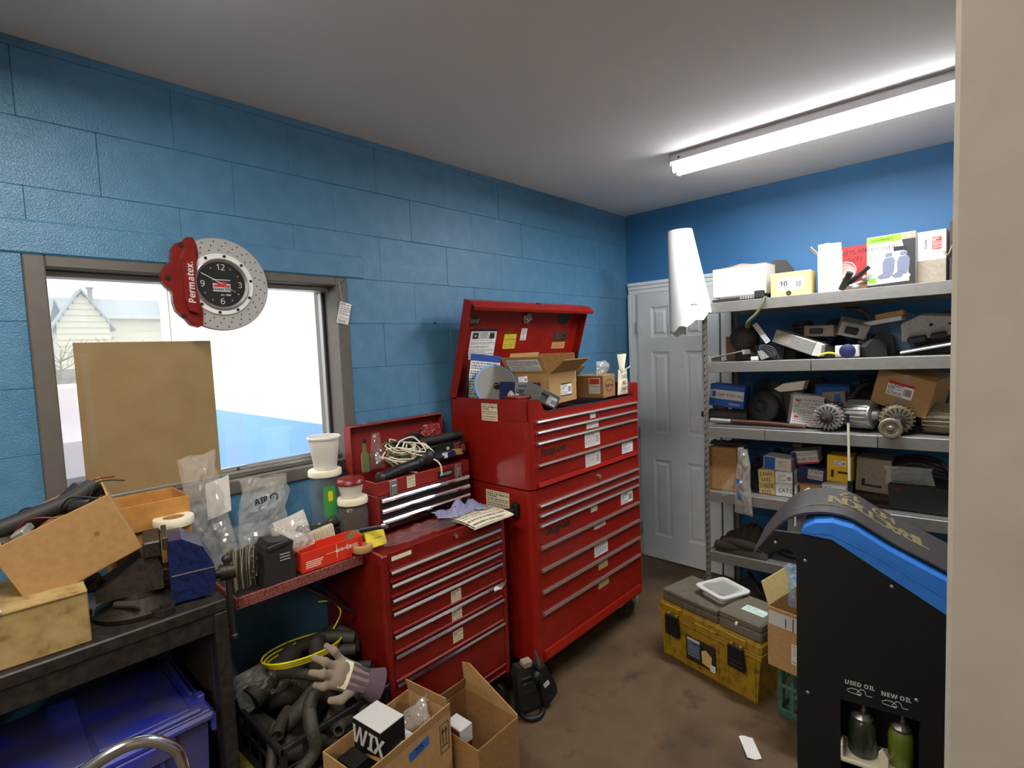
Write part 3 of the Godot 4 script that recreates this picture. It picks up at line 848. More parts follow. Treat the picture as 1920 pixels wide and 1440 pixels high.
func bench_side():
	# bench
	var t := thing("workbench", "dark greasy steel workbench carrying the vice and cartons", "bench", T(0, 0, 0))
	part(t, "top", G.new().bx(0.02, 0.955, 3.165, 0.53, 0.99, 4.4, 0.004), "bench_top")
	part(t, "front_rail", G.new().bx(0.5, 0.90, 3.17, 0.525, 0.957, 4.4, 0.002), "bench_top")
	part(t, "leg", G.new().bx(0.478, 0, 3.165, 0.53, 0.955, 3.20, 0.003), "bench_top")
	part(t, "leg", G.new().bx(0.03, 0, 3.165, 0.075, 0.955, 3.20, 0.003), "bench_top")
	part(t, "leg", G.new().bx(0.478, 0, 4.34, 0.53, 0.955, 4.39, 0.003), "bench_top")
	part(t, "lower_shelf", G.new().bx(0.03, 0.335, 3.2, 0.52, 0.36, 4.39, 0.003), "bench_top")
	part(t, "end_panel", G.new().bx(0.05, 0.36, 3.175, 0.44, 0.90, 3.19, 0.002), "dark_wood")
	# vice
	var v := thing("bench_vice", "old blue bench vice bolted to the bench corner", "vice", T(0.385, 0.992, 3.345, 78))
	part(v, "base", G.new().lathe([Vector2(0, 0), Vector2(0.105, 0), Vector2(0.108, 0.012), Vector2(0.09, 0.022), Vector2(0.06, 0.04), Vector2(0.055, 0.06), Vector2(0, 0.06)], 28), "cast_iron")
	for a in [30, 150, 270]:
		part(v, "base_lug", G.new().cyl(0.028, 0.016, 14, T(sin(deg_to_rad(a)) * 0.108, 0, cos(deg_to_rad(a)) * 0.108)).cyl(0.012, 0.026, 6, T(sin(deg_to_rad(a)) * 0.115, 0, cos(deg_to_rad(a)) * 0.115)), "cast_iron")
	part(v, "lock_bolt", G.new().tube([Vector3(-0.05, 0.04, 0.05), Vector3(0.0, 0.045, 0.1)], 0.009, 8), "steel")
	part(v, "body", G.new().prism([Vector2(-0.09, 0.055), Vector2(0.06, 0.055), Vector2(0.062, 0.11), Vector2(0.05, 0.15), Vector2(0.01, 0.15), Vector2(-0.04, 0.11), Vector2(-0.09, 0.085)], 0.11, T(0, 0, -0.055)), "grime")
	part(v, "anvil", G.new().bx(-0.112, 0.08, -0.035, -0.08, 0.115, 0.035, 0.008), "cast_iron")
	part(v, "fixed_jaw", G.new().bx(0.02, 0.15, -0.07, 0.062, 0.195, 0.07, 0.004), "cast_iron")
	var mv := part(v, "moving_jaw", G.new().prism([Vector2(0.075, 0.006), Vector2(0.17, 0.006), Vector2(0.185, 0.03), Vector2(0.185, 0.09), Vector2(0.16, 0.15), Vector2(0.11, 0.185), Vector2(0.075, 0.185)], 0.13, T(0, 0, -0.065)), "vice_blue")
	part(mv, "seam", G.new().bx(0.08, 0.083, -0.0665, 0.1862, 0.086, 0.0665, 0), "brushed")
	part(v, "jaw_plate", G.new().bx(0.064, 0.165, -0.072, 0.078, 0.2, 0.072, 0.002), "dark_steel")
	part(v, "slide", G.new().bx(-0.05, 0.06, -0.03, 0.15, 0.1, 0.03, 0.004), "cast_iron")
	part(v, "screw", G.new().tube([Vector3(0.17, 0.045, 0.02), Vector3(0.225, 0.045, 0.02)], 0.014, 12).tube([Vector3(0.2, 0.045, 0.02), Vector3(0.24, 0.045, 0.02)], 0.024, 14), "cast_iron")
	part(v, "handle", G.new().tube([Vector3(0.22, 0.08, 0.02), Vector3(0.223, -0.155, 0.02)], 0.0085, 10).ell(Vector3(0.013, 0.013, 0.013), T(0.22, 0.085, 0.02)).ell(Vector3(0.013, 0.013, 0.013), T(0.223, -0.16, 0.02)), "dark_steel")
	# cartons on the bench
	var u := carton("stained_carton", "low stained carton lying under the tilted carton on the bench", T(0.38, 0.99, 3.57, 88), Vector3(0.21, 0.13, 0.25), "card_stained", "", false)
	part(u, "lid_flap", G.new().bx(-0.105, 0.128, -0.125, 0.105, 0.133, 0.129, 0.001), "card_stained")
	var oc := open_carton("tilted_carton", "tilted open brown carton full of wiring on the bench", T(0.33, 1.138, 3.445, 85.5, 3.6, 21), Vector3(0.245, 0.175, 0.217), "card", [])
	part(oc, "dent", G.new().cyl(0.006, 0.0006, 12, T(0.06, 0.095, 0.109, 0, 90)), "card_dark")
	var hn := thing("wiring_harness", "black wiring harness with connectors in the tilted carton", "wiring", T(0.33, 1.138, 3.445, 85.5, 3.6, 21))
	var r := RandomNumberGenerator.new()
	r.seed = 4
	part(hn, "loom", G.new().tube(path([Vector3(-0.16, 0.205, 0.05), Vector3(-0.06, 0.19, 0.03), Vector3(0.04, 0.175, 0.0), Vector3(0.1, 0.18, -0.03)], 5), 0.022, 9).tube(path([Vector3(-0.08, 0.14, -0.05), Vector3(0.0, 0.165, -0.03), Vector3(0.08, 0.15, 0.05)], 5), 0.018, 9), "soft_black")
	for i in 7:
		var a := Vector3(r.randf_range(-0.1, 0.08), 0.165, r.randf_range(-0.07, 0.06))
		cable(hn, "wire", [a, a + Vector3(0.04, 0.03, r.randf_range(-0.03, 0.03)), a + Vector3(0.09, 0.005, r.randf_range(-0.05, 0.05))], 0.0022, "black" if i % 3 else "red_dark")
	part(hn, "connector", G.new().box(Vector3(0.045, 0.03, 0.03), 0.004, T(-0.095, 0.175, 0.03, 30, 10, 20)).box(Vector3(0.03, 0.02, 0.05), 0.003, T(-0.06, 0.17, 0.06, -20, 0, 10)), "module_grey")
	part(hn, "boot", G.new().prism([Vector2(-0.05, 0), Vector2(-0.03, 0.035), Vector2(0.01, 0.05), Vector2(0.05, 0.03), Vector2(0.055, 0.0)], 0.05, T(0.055, 0.155, -0.06, 20, 12, 0)), "soft_black")
	part(hn, "bulb_holder", G.new().cyl(0.012, 0.05, 12, T(-0.115, 0.165, 0.045, 0, 60, 30), 0.016), "cream")
	var lc := carton("lower_carton", "tan carton on the bench under the small open carton", T(0.13, 0.99, 3.262, 90), Vector3(0.2, 0.166, 0.17), "card_orange", "", false)
	part(lc, "seam", G.new().bx(-0.1, 0.16, 0.0848, 0.1, 0.1615, 0.0856, 0), "card_dark")
	open_carton("small_open_carton", "small open tan carton on another carton below the window", T(0.135, 1.157, 3.252, 90.5), Vector3(0.185, 0.085, 0.18), "card_orange", [])
	var tr := thing("masking_tape_roll", "flat stack of white paper rolls beside the vice", "roll", T(0.255, 1.165, 3.215))
	part(tr, "paper", G.new().lathe([Vector2(0.03, 0), Vector2(0.055, 0), Vector2(0.056, 0.004), Vector2(0.056, 0.022), Vector2(0.054, 0.025), Vector2(0.03, 0.025), Vector2(0.03, 0)], 28), "cream")
	part(tr, "core", G.new().lathe([Vector2(0.0305, 0.001), Vector2(0.0305, 0.0235), Vector2(0.027, 0.0235), Vector2(0.027, 0.001)], 20), "card")
	var stand := carton("small_carton", "small tan carton under the white paper roll", T(0.255, 0.99, 3.215, 80), Vector3(0.09, 0.174, 0.06), "card_orange", "", false)
	# tote on the lower shelf
	var to := thing("blue_tote", "dusty blue plastic tote with a hinged lid under the bench", "tote", T(0.315, 0.363, 3.515, 90))
	var b := G.new()
	b.prism([Vector2(-0.27, 0), Vector2(0.27, 0), Vector2(0.285, 0.29), Vector2(-0.285, 0.29)], 0.37, T(0, 0, -0.185))
	part(to, "body", b, "tote_blue")
	part(to, "rim", G.new().bx(-0.3, 0.285, -0.205, 0.3, 0.31, 0.205, 0.008), "tote_blue")
	var lid := part(to, "lid", G.new().bx(-0.292, 0.308, -0.197, 0.292, 0.318, 0.197, 0.004), "tote_blue")
	part(lid, "lid_panel", G.new().bx(0.04, 0.317, -0.14, 0.25, 0.323, 0.16, 0.004), "tote_blue")
	part(lid, "lid_panel", G.new().bx(-0.28, 0.317, -0.18, 0.03, 0.3225, 0.18, 0.004), "tote_blue")
	part(lid, "end_rib", G.new().bx(0.266, 0.317, -0.17, 0.276, 0.328, 0.09, 0.003), "tote_blue")
	part(lid, "front_rib", G.new().bx(0.1, 0.317, 0.18, 0.27, 0.33, 0.196, 0.004), "tote_blue")
	part(to, "latch", G.new().bx(0.06, 0.235, 0.185, 0.2, 0.29, 0.206, 0.006).bx(0.075, 0.16, 0.18, 0.185, 0.175, 0.2, 0.004), "tote_blue")
	for x in [0.07, 0.115, 0.16]: part(to, "rib", G.new().bx(x, 0.16, 0.178, x + 0.012, 0.25, 0.2, 0.003), "tote_blue")
	part(to, "corner_ribs", G.new().bx(0.29, 0.25, 0.12, 0.303, 0.3, 0.2, 0.003).bx(0.276, 0.31, 0.1, 0.296, 0.33, 0.13, 0.003), "tote_blue")
	# chrome stool in the foreground
	var s := thing("chrome_stool", "curved chrome tube of a stool at the bottom edge", "stool", T(0.85, 0.0, 3.45))
	stool(s)

func stool(s: Node3D):
	# bent tube back rail on two legs, padded seat below
	part(s, "back_rail", G.new().tube(path([Vector3(0.02, 0.45, 0.27), Vector3(0.015, 0.72, 0.26), Vector3(0.01, 0.83, 0.19), Vector3(0.0, 0.877, 0.1), Vector3(0.0, 0.892, 0.02), Vector3(0.0, 0.86, -0.04), Vector3(0.0, 0.775, -0.075), Vector3(0.0, 0.45, -0.08)], 6), 0.0125, 12), "chrome")
	part(s, "seat", G.new().lathe([Vector2(0, 0.45), Vector2(0.15, 0.45), Vector2(0.165, 0.47), Vector2(0.16, 0.5), Vector2(0.1, 0.512), Vector2(0, 0.515)], 28, T(0.14, 0, 0.09)), "black")
	for a in [45, 135, 225, 315]:
		var d := Vector3(sin(deg_to_rad(a)), 0, cos(deg_to_rad(a)))
		part(s, "leg", G.new().tube([Vector3(0.14, 0.45, 0.09) + d * 0.11, Vector3(0.14, 0.0, 0.09) + d * 0.19], 0.012, 10), "chrome")
	part(s, "foot_ring", G.new().tube(arc(Vector3(0.14, 0.2, 0.09), 0.155, 0, 345, 23, Vector3.RIGHT, Vector3.BACK), 0.009, 8, true), "chrome")

func jar(label: String, at: Transform3D, r: float, h: float, lidr: float, lidh: float, lidm: String, glassm: String, cat := "jar") -> Node3D:
	var t := thing("storage_jar", label, cat, at)
	part(t, "body", G.new().lathe([Vector2(0, 0.0), Vector2(r * 0.94, 0), Vector2(r, 0.008), Vector2(r, h * 0.72), Vector2(r * 0.93, h * 0.86), Vector2(r * 0.82, h * 0.93), Vector2(r * 0.82, h)], 28), glassm)
	part(t, "lid", G.new().lathe([Vector2(0, h), Vector2(lidr, h - 0.002), Vector2(lidr * 1.01, h + 0.003), Vector2(lidr, h + lidh - 0.003), Vector2(lidr * 0.97, h + lidh), Vector2(0, h + lidh)], 28), lidm)
	return t

func side_shelf():
	var t := thing("side_shelf", "worn red steel shelf fixed beside the small cabinet", "shelf", T(0, 0, 0))
	part(t, "tray", G.new().bx(0.03, 0.905, 2.64, 0.385, 0.912, 3.095, 0.001), "bench_top")
	part(t, "front_edge", G.new().bx(0.378, 0.878, 2.64, 0.388, 0.916, 3.095, 0.002), "worn_red")
	part(t, "end_edge", G.new().bx(0.03, 0.878, 3.088, 0.388, 0.916, 3.098, 0.002), "worn_red")
	part(t, "brace", G.new().tube([Vector3(0.34, 0.895, 2.9), Vector3(0.3, 0.66, 2.645)], 0.006, 8), "dark_steel")
	part(t, "brace", G.new().tube([Vector3(0.08, 0.895, 2.9), Vector3(0.08, 0.66, 2.645)], 0.006, 8), "dark_steel")
	var b1 := thing("clear_bag", "tall limp clear bag holding folded paper beside the window", "bag", T(0.12, 0.915, 3.06, 82))
	bag(b1, "film", 0.15, 0.44, 0.022, "film_milky", T(0, 0, 0, 0, 0, 5), 1.3, 0.7)
	part(b1, "leaflet", G.new().grid(3, 3, func(u, v): return Vector3(-0.02 + u * 0.075, 0.2 + v * 0.13 + u * 0.02, 0.004 + 0.006 * sin(u * 3))), "paper")
	var b2 := thing("clear_bag", "clear bag with dark print standing between the tall bag and jar", "bag", T(0.11, 0.915, 2.9, 86))
	bag(b2, "film", 0.17, 0.315, 0.025, "film_milky", T(0, 0, 0, 0, 0, -4), 4.7, 1.0)
	text(b2, "AIR", 0.022, "ink", T(0.0, 0.23, 0.028, 0, 0, 8))
	part(b2, "print", G.new().tube(arc(Vector3(0.045, 0.235, 0.03), 0.013, -60, 200, 10), 0.0025, 5).tube(arc(Vector3(0.0, 0.2, 0.03), 0.01, 0, 250, 10), 0.0015, 5), "ink")
	var b3 := thing("gasket_bag", "clear bag packed with grey metal gaskets at the shelf end", "bag", T(0.3, 0.916, 3.035, 95))
	bag(b3, "film", 0.13, 0.2, 0.032, "film", T(0, 0, 0, 0, -10, -6), 8.2, 1.15)
	for i in 11:
		var q := G.new()
		var o := -0.05 + i * 0.0085
		var pl := [Vector2(-0.045, 0.0), Vector2(0.03, 0.005), Vector2(0.05, 0.06), Vector2(0.045, 0.125 - 0.006 * (i % 3)), Vector2(-0.03, 0.13), Vector2(-0.055, 0.06)]
		q.prism(pl, 0.0018)
		part(b3, "gasket", q, ["gasket", "rusty_alloy", "card_grey"][i % 3], T(o, 0.004 + 0.002 * (i % 2), 0.004 * (i % 4), 52 + 5 * (i % 3), 0, -5 + 2 * (i % 3)))
	for i in 3: part(b3, "gasket_ring", G.new().tube(arc(Vector3(0.0, 0.03 + i * 0.034, 0.03), 0.011, 0, 345, 15), 0.0025, 5, true), "alloy", T(0.018, 0, 0.002, 0, -12))
	var dk := thing("tool_battery", "dark grey cordless tool battery standing behind the orange box", "battery", T(0.33, 0.916, 2.945, 88))
	part(dk, "body", G.new().prism([Vector2(-0.058, 0), Vector2(0.05, 0), Vector2(0.055, 0.05), Vector2(0.045, 0.1), Vector2(0.05, 0.13), Vector2(-0.03, 0.145), Vector2(-0.052, 0.11), Vector2(-0.05, 0.06)], 0.09, T(0, 0, -0.045)), "soft_black")
	part(dk, "grip", G.new().box(Vector3(0.085, 0.03, 0.1), 0.01, T(-0.002, 0.125, 0, 0, 0, 8)), "soft_black")
	part(dk, "vent", G.new().bx(0.0, 0.07, 0.045, 0.035, 0.075, 0.048, 0.001).bx(0.0, 0.08, 0.045, 0.035, 0.085, 0.048, 0.001).bx(0.0, 0.09, 0.045, 0.035, 0.095, 0.048, 0.001), "module_grey")
	var cb := thing("crumpled_bag", "crumpled clear bag on top of the orange box", "bag", T(0.33, 0.985, 2.862, 88))
	bag(cb, "film", 0.13, 0.115, 0.04, "film_milky", T(0, 0, 0, 0, -12, 10), 12.5, 0.9)
	# orange tool box of a tool brand
	var ob := thing("orange_box", "open flat orange-red printed box at the front of the shelf", "box", T(0.335, 0.9165, 2.752, 89))
	mk("orange", "d8341c", 0.45)
	for w in box_walls(Vector3(0.24, 0.072, 0.085), 0.0025): part(ob, w[0], w[1], "orange")
	text(ob, "Snap-on", 0.017, "white", Transform3D(Basis(Vector3(-1, 0, 0), Vector3(0.25, -1, 0), Vector3(0, 0, 1)), Vector3(0.055, 0.042, 0.0427)))
	part(ob, "starburst", G.new().box(Vector3(0.0015, 0.05, 0.0008), 0, T(0.012, 0.042, 0.0428)).box(Vector3(0.08, 0.0012, 0.0008), 0, T(0.012, 0.042, 0.0428)).prism([Vector2(0, 0.006), Vector2(0.006, 0), Vector2(0, -0.006), Vector2(-0.006, 0)], 0.0008, T(0.012, 0.042, 0.0426)), "cream")
	part(ob, "small_print", G.new().bx(-0.105, 0.034, 0.0424, -0.04, 0.037, 0.0432, 0).bx(-0.105, 0.027, 0.0424, -0.045, 0.030, 0.0432, 0).bx(-0.105, 0.02, 0.0424, -0.05, 0.023, 0.0432, 0).bx(-0.105, 0.013, 0.0424, -0.05, 0.016, 0.0432, 0), "cream")
	part(ob, "end_label", G.new().bx(0.07, 0.004, 0.0424, 0.118, 0.014, 0.0432, 0), "ink")
	# brush, glove, handle and paper lying in and behind it
	var br := thing("parts_brush", "cream bristle parts brush with a yellow handle behind the orange box", "brush", T(0.25, 0.96, 2.73, 80, 0, 10))
	part(br, "block", G.new().box(Vector3(0.1, 0.018, 0.03), 0.006, T(0, 0.0, 0)), "yellow")
	var q := G.new()
	for i in 14:
		for k in 3: q.tube([Vector3(-0.045 + i * 0.007, 0.008, -0.01 + k * 0.01), Vector3(-0.043 + i * 0.007, 0.055, -0.012 + k * 0.012)], 0.0026, 4)
	part(br, "bristles", q, "cream")
	var hd := thing("black_grip", "black curved grip lying behind the cream brush", "handle", T(0.18, 0.99, 2.7, 90))
	part(hd, "grip", G.new().tube(path([Vector3(-0.1, 0.03, 0), Vector3(-0.03, 0.008, 0.01), Vector3(0.06, 0.01, 0.01), Vector3(0.12, 0.02, 0)], 5), 0.014, 10), "soft_black")
	part(hd, "rest", G.new().bx(-0.06, -0.074, -0.02, 0.08, -0.005, 0.02, 0.006), "grime")
	var pp := thing("paper_sheet", "folded white paper sheet standing between bag and jar", "paper", T(0.2, 0.917, 2.79, 84, -12, 12))
	part(pp, "sheet", G.new().grid(4, 4, func(u, v): return Vector3((u - 0.5) * 0.12, v * 0.16, 0.02 * sin(u * 3.0) * v)), "paper")
	var gv := thing("work_glove", "olive work glove crumpled beside the brown jar", "glove", T(0.3, 0.935, 2.63, 70))
	nm("olive", ["4a5030", "5c6238", "6c7248"], 12.0, 0.05, 0.9, 71)
	part(gv, "palm", G.new().ell(Vector3(0.045, 0.03, 0.03), T(0, 0.02, 0, 0, 0, 20)), "olive")
	for i in 4: part(gv, "finger", G.new().tube(path([Vector3(0.02, 0.02, -0.02 + i * 0.013), Vector3(0.045, 0.045 - i * 0.004, -0.02 + i * 0.014), Vector3(0.06, 0.02, -0.02 + i * 0.015)], 4), 0.008, 7), "olive" if i % 2 else "black")
	var st := thing("sticky_notes", "yellow sticky note pad leaning on the cabinet corner", "notepad", T(0.40, 0.932, 2.585, 88, -20))
	part(st, "pad", G.new().bx(-0.04, 0, -0.006, 0.04, 0.075, 0.006, 0.001), "yellow")
	text(st, "----", 0.02, "ink", T(0.005, 0.035, 0.006), plain)
	var mp := thing("masking_tape", "small roll of tan tape beside the yellow note pad", "tape", T(0.395, 0.932, 2.645, 80))
	part(mp, "roll", G.new().lathe([Vector2(0.018, 0), Vector2(0.034, 0), Vector2(0.036, 0.003), Vector2(0.036, 0.022), Vector2(0.034, 0.025), Vector2(0.018, 0.025), Vector2(0.018, 0)], 22), "card")
	var fl := thing("pen_torch", "black pen torch lying across the yellow notes", "torch", T(0.41, 1.012, 2.605, 30, 0, 12))
	part(fl, "barrel", G.new().tube([Vector3(-0.055, 0, 0), Vector3(0.04, 0.0, 0)], 0.009, 10), "black")
	part(fl, "head", G.new().tube([Vector3(0.04, 0, 0), Vector3(0.06, 0, 0)], 0.011, 10), "steel")
	# jars
	var j := jar("big clear jar with a white lid and green label", T(0.12, 0.932, 2.637), 0.068, 0.257, 0.066, 0.022, "cream", "film")
	part(j, "label", G.new().grid(6, 1, func(u, v):
		var a: float = 0.95 + u * 0.7
		return Vector3(sin(a) * 0.0695, 0.1 + v * 0.12, cos(a) * 0.0695)), "green")
	part(j, "label_leaf", G.new().grid(4, 1, func(u, v):
		var a: float = 1.2 + u * 0.25
		return Vector3(sin(a) * 0.0705, 0.16 + v * 0.04, cos(a) * 0.0705)), "yellow_tube")
	for i in 9: part(j, "oddment", G.new().tube([Vector3(-0.04 + 0.01 * i, 0.03 + 0.008 * (i % 4), 0.02 * sin(i)), Vector3(0.0 + 0.008 * i - 0.02, 0.05 + 0.012 * (i % 3), 0.03 * cos(i * 2.0))], 0.006, 6), ["yellow_tube", "blue_ink", "olive", "dull_black"][i % 4])
	var tub := thing("plastic_tub", "tall frosted white plastic tub stacked on the big jar", "tub", T(0.12, 1.212, 2.633))
	part(tub, "body", G.new().lathe([Vector2(0, 0), Vector2(0.043, 0), Vector2(0.045, 0.003), Vector2(0.061, 0.128), Vector2(0.058, 0.128), Vector2(0.043, 0.006), Vector2(0, 0.005)], 28), "milky")
	part(tub, "rim", G.new().lathe([Vector2(0.06, 0.126), Vector2(0.066, 0.126), Vector2(0.067, 0.132), Vector2(0.064, 0.136), Vector2(0.059, 0.134), Vector2(0.06, 0.126)], 28), "milky")
	var j2 := jar("short jar of dark bits with a cream lid", T(0.235, 0.932, 2.585), 0.058, 0.147, 0.06, 0.022, "cream", "film")
	part(j2, "contents", G.new().cyl(0.053, 0.125, 24, T(0, 0.004, 0)), "grime")
	var rt := thing("food_pot", "clear pot with a red lid stacked on the short jar", "pot", T(0.232, 1.102, 2.588))
	part(rt, "cup", G.new().lathe([Vector2(0, 0), Vector2(0.036, 0), Vector2(0.039, 0.004), Vector2(0.052, 0.055), Vector2(0.05, 0.056), Vector2(0, 0.01)], 24), "milky")
	part(rt, "lid", G.new().lathe([Vector2(0.04, 0.054), Vector2(0.057, 0.055), Vector2(0.059, 0.06), Vector2(0.054, 0.074), Vector2(0.05, 0.077), Vector2(0, 0.073)], 24), "red_dark")

func drawer(t: Node3D, x0: float, x1: float, y0: float, y1: float, z: float, m: String, trim: String, th := 0.013, ridge := false):
	var d := part(t, "drawer", G.new().bx(x0, y0, z - 0.02, x1, y1, z + 0.004, 0.002), m)
	# full width pull along the top edge
	part(d, "pull", G.new().prism([Vector2(0, 0), Vector2(0.012, 0.001), Vector2(0.0155, th * 0.45), Vector2(0.011, th), Vector2(0, th)], x1 - x0 - 0.004, T(x1 - 0.002, y1 - th, z + 0.004, -90)), trim)
	if ridge: part(d, "ridge", G.new().prism([Vector2(0, 0), Vector2(0.008, 0.003), Vector2(0.008, 0.008), Vector2(0, 0.012)], x1 - x0 - 0.004, T(x1 - 0.002, y1 + 0.002, z + 0.002, -90)), m)

func small_cabinet():
	# 66 cm roller cabinet; local x runs along the wall to the right
	var t := thing("roller_cabinet", "small red roller cabinet with bright chrome drawer pulls", "cabinet", T(0.27, 0, 2.305, 90))
	var w := 0.325
	part(t, "body", G.new().bx(-w, 0.17, -0.23, w, 0.905, 0.222, 0.006), "red_dark")
	part(t, "post", G.new().bx(-w, 0.17, 0.218, -w + 0.028, 0.928, 0.23, 0.004), "red_dark")
	part(t, "post", G.new().bx(w - 0.028, 0.17, 0.218, w, 0.928, 0.23, 0.004), "red_dark")
	part(t, "top_rail", G.new().prism([Vector2(-w + 0.028, 0.862), Vector2(w - 0.028, 0.862), Vector2(w - 0.028, 0.885), Vector2(0.16, 0.885), Vector2(0.12, 0.93), Vector2(-w + 0.028, 0.93)], 0.01, T(0, 0, 0.22)), "red_dark")
	part(t, "top_rim", G.new().bx(-w, 0.9, -0.23, -w + 0.012, 0.93, 0.222, 0.002).bx(w - 0.012, 0.9, -0.23, w, 0.93, 0.222, 0.002).bx(-w, 0.9, -0.23, w, 0.93, -0.218, 0.002), "red_dark")
	part(t, "lock", G.new().cyl(0.009, 0.008, 14, T(0.03, 0.905, 0.23, 0, 90)), "chrome")
	part(t, "top_sticker", G.new().plate(0.09, 0.016, 0.0008, T(-0.24, 0.908, 0.2302)), "cream")
	var ys := [0.863, 0.812, 0.755, 0.704, 0.614, 0.536, 0.424]
	for i in ys.size():
		var y0: float = ys[i + 1] + 0.006 if i < ys.size() - 1 else 0.235
		drawer(t, -w + 0.03, w - 0.03, y0, ys[i], 0.222, "red_dark", "chrome", 0.015, i > 0)
	part(t, "bottom_ridge", G.new().bx(-w + 0.03, 0.215, 0.22, w - 0.03, 0.224, 0.232, 0.003).bx(-w + 0.03, 0.18, 0.22, w - 0.03, 0.187, 0.229, 0.003), "red_dark")
	for q in [[0.05, 0.652], [0.05, 0.57], [0.05, 0.478]]: part(t, "sticker", G.new().plate(0.055, 0.05, 0.0008, T(q[0] - 0.03, q[1], 0.2262)), "print_cream")
	for x in [-0.27, 0.27]:
		for z in [-0.17, 0.17]: caster(t, T(x, 0, z, 20 if x > 0 else 0), 0.063)
	# things on its top
	var fm := thing("clear_wrapping", "crumpled clear wrapping on the small red cabinet top", "wrapping", T(0.40, 0.93, 2.36, 90))
	part(fm, "sheet", G.new().grid(16, 10, func(u, v): return Vector3((u - 0.5) * 0.42, 0.002 + 0.03 * absf(noise.get_noise_2d(u * 9.0, v * 7.0)) + 0.02 * sin(PI * u) * sin(PI * v) * absf(noise.get_noise_2d(u * 4, v * 4 + 9)), (v - 0.5) * 0.13)), "film")
	var mg := thing("magazine", "curled yellowed magazine hanging over the small cabinet front", "magazine", T(0.40, 0.93, 2.09, 90))
	part(mg, "pages", G.new().grid(8, 10, func(u, v): return Vector3((u - 0.5) * 0.24, 0.012 - 0.05 * pow(maxf(0.0, v - 0.62), 1.6) + 0.004 * sin(u * 5), -0.09 + v * 0.24)).grid(8, 10, func(u, v): return Vector3((u - 0.5) * 0.24, 0.002 - 0.05 * pow(maxf(0.0, v - 0.62), 1.6), -0.09 + v * 0.24)), "print_news")
	part(mg, "page_edge", G.new().grid(8, 1, func(u, v): return Vector3((u - 0.5) * 0.24, -0.008 + v * 0.0105 + 0.004 * sin(u * 5) * v, 0.1505)), "cream")
	var rg := thing("shop_rag", "crumpled lilac shop rag on the small cabinet top", "rag", T(0.36, 0.935, 2.12, 70))
	part(rg, "cloth", G.new().grid(34, 22, func(u, v):
		var n1 := noise.get_noise_2d(u * 7.0, v * 5.0)
		var n2 := noise.get_noise_2d(u * 15.0 + 4, v * 11.0)
		return Vector3((u - 0.5) * 0.24 + n1 * 0.015, 0.012 + 0.05 * sin(PI * v) * sin(PI * u) * (0.75 + 0.45 * sin(u * 15.0 + v * 4.0 + n1 * 3.0)) + 0.004 * n2, (v - 0.5) * 0.11 + 0.02 * sin(u * 6.0) + 0.012 * n1)), "rag_lilac")
	var wr := thing("white_rag", "scrap of white cloth caught on a drawer pull", "rag", T(0.53, 0.612, 2.06, 90))
	part(wr, "scrap", G.new().grid(8, 3, func(u, v): return Vector3((u - 0.5) * 0.075, 0.008 * sin(u * 6 + v) + u * 0.008 - 0.012 + v * 0.018 * (0.5 + u), 0.0 + 0.008 * sin(v * 3 + u * 5))), "white")

func caster(t: Node3D, at: Transform3D, r: float):
	var c := part(t, "caster", G.new().bx(-0.03, r * 2 + 0.02, -0.03, 0.03, r * 2 + 0.045, 0.03).bx(-0.024, r, -0.02, -0.02, r * 2 + 0.02, 0.02, 0.001).bx(0.02, r, -0.02, 0.024, r * 2 + 0.02, 0.02, 0.001), "dark_steel", at)
	part(c, "wheel", G.new().lathe([Vector2(0, -0.016), Vector2(r * 0.75, -0.016), Vector2(r * 0.95, -0.014), Vector2(r, -0.008), Vector2(r, 0.008), Vector2(r * 0.95, 0.014), Vector2(r * 0.75, 0.016), Vector2(0, 0.016)], 24, T(0, r, 0, 0, 0, 90)), "grime")
	part(c, "hub", G.new().lathe([Vector2(0, -0.019), Vector2(0.02, -0.019), Vector2(0.02, 0.019), Vector2(0, 0.019)], 16, T(0, r, 0, 0, 0, 90)), "dark_steel")

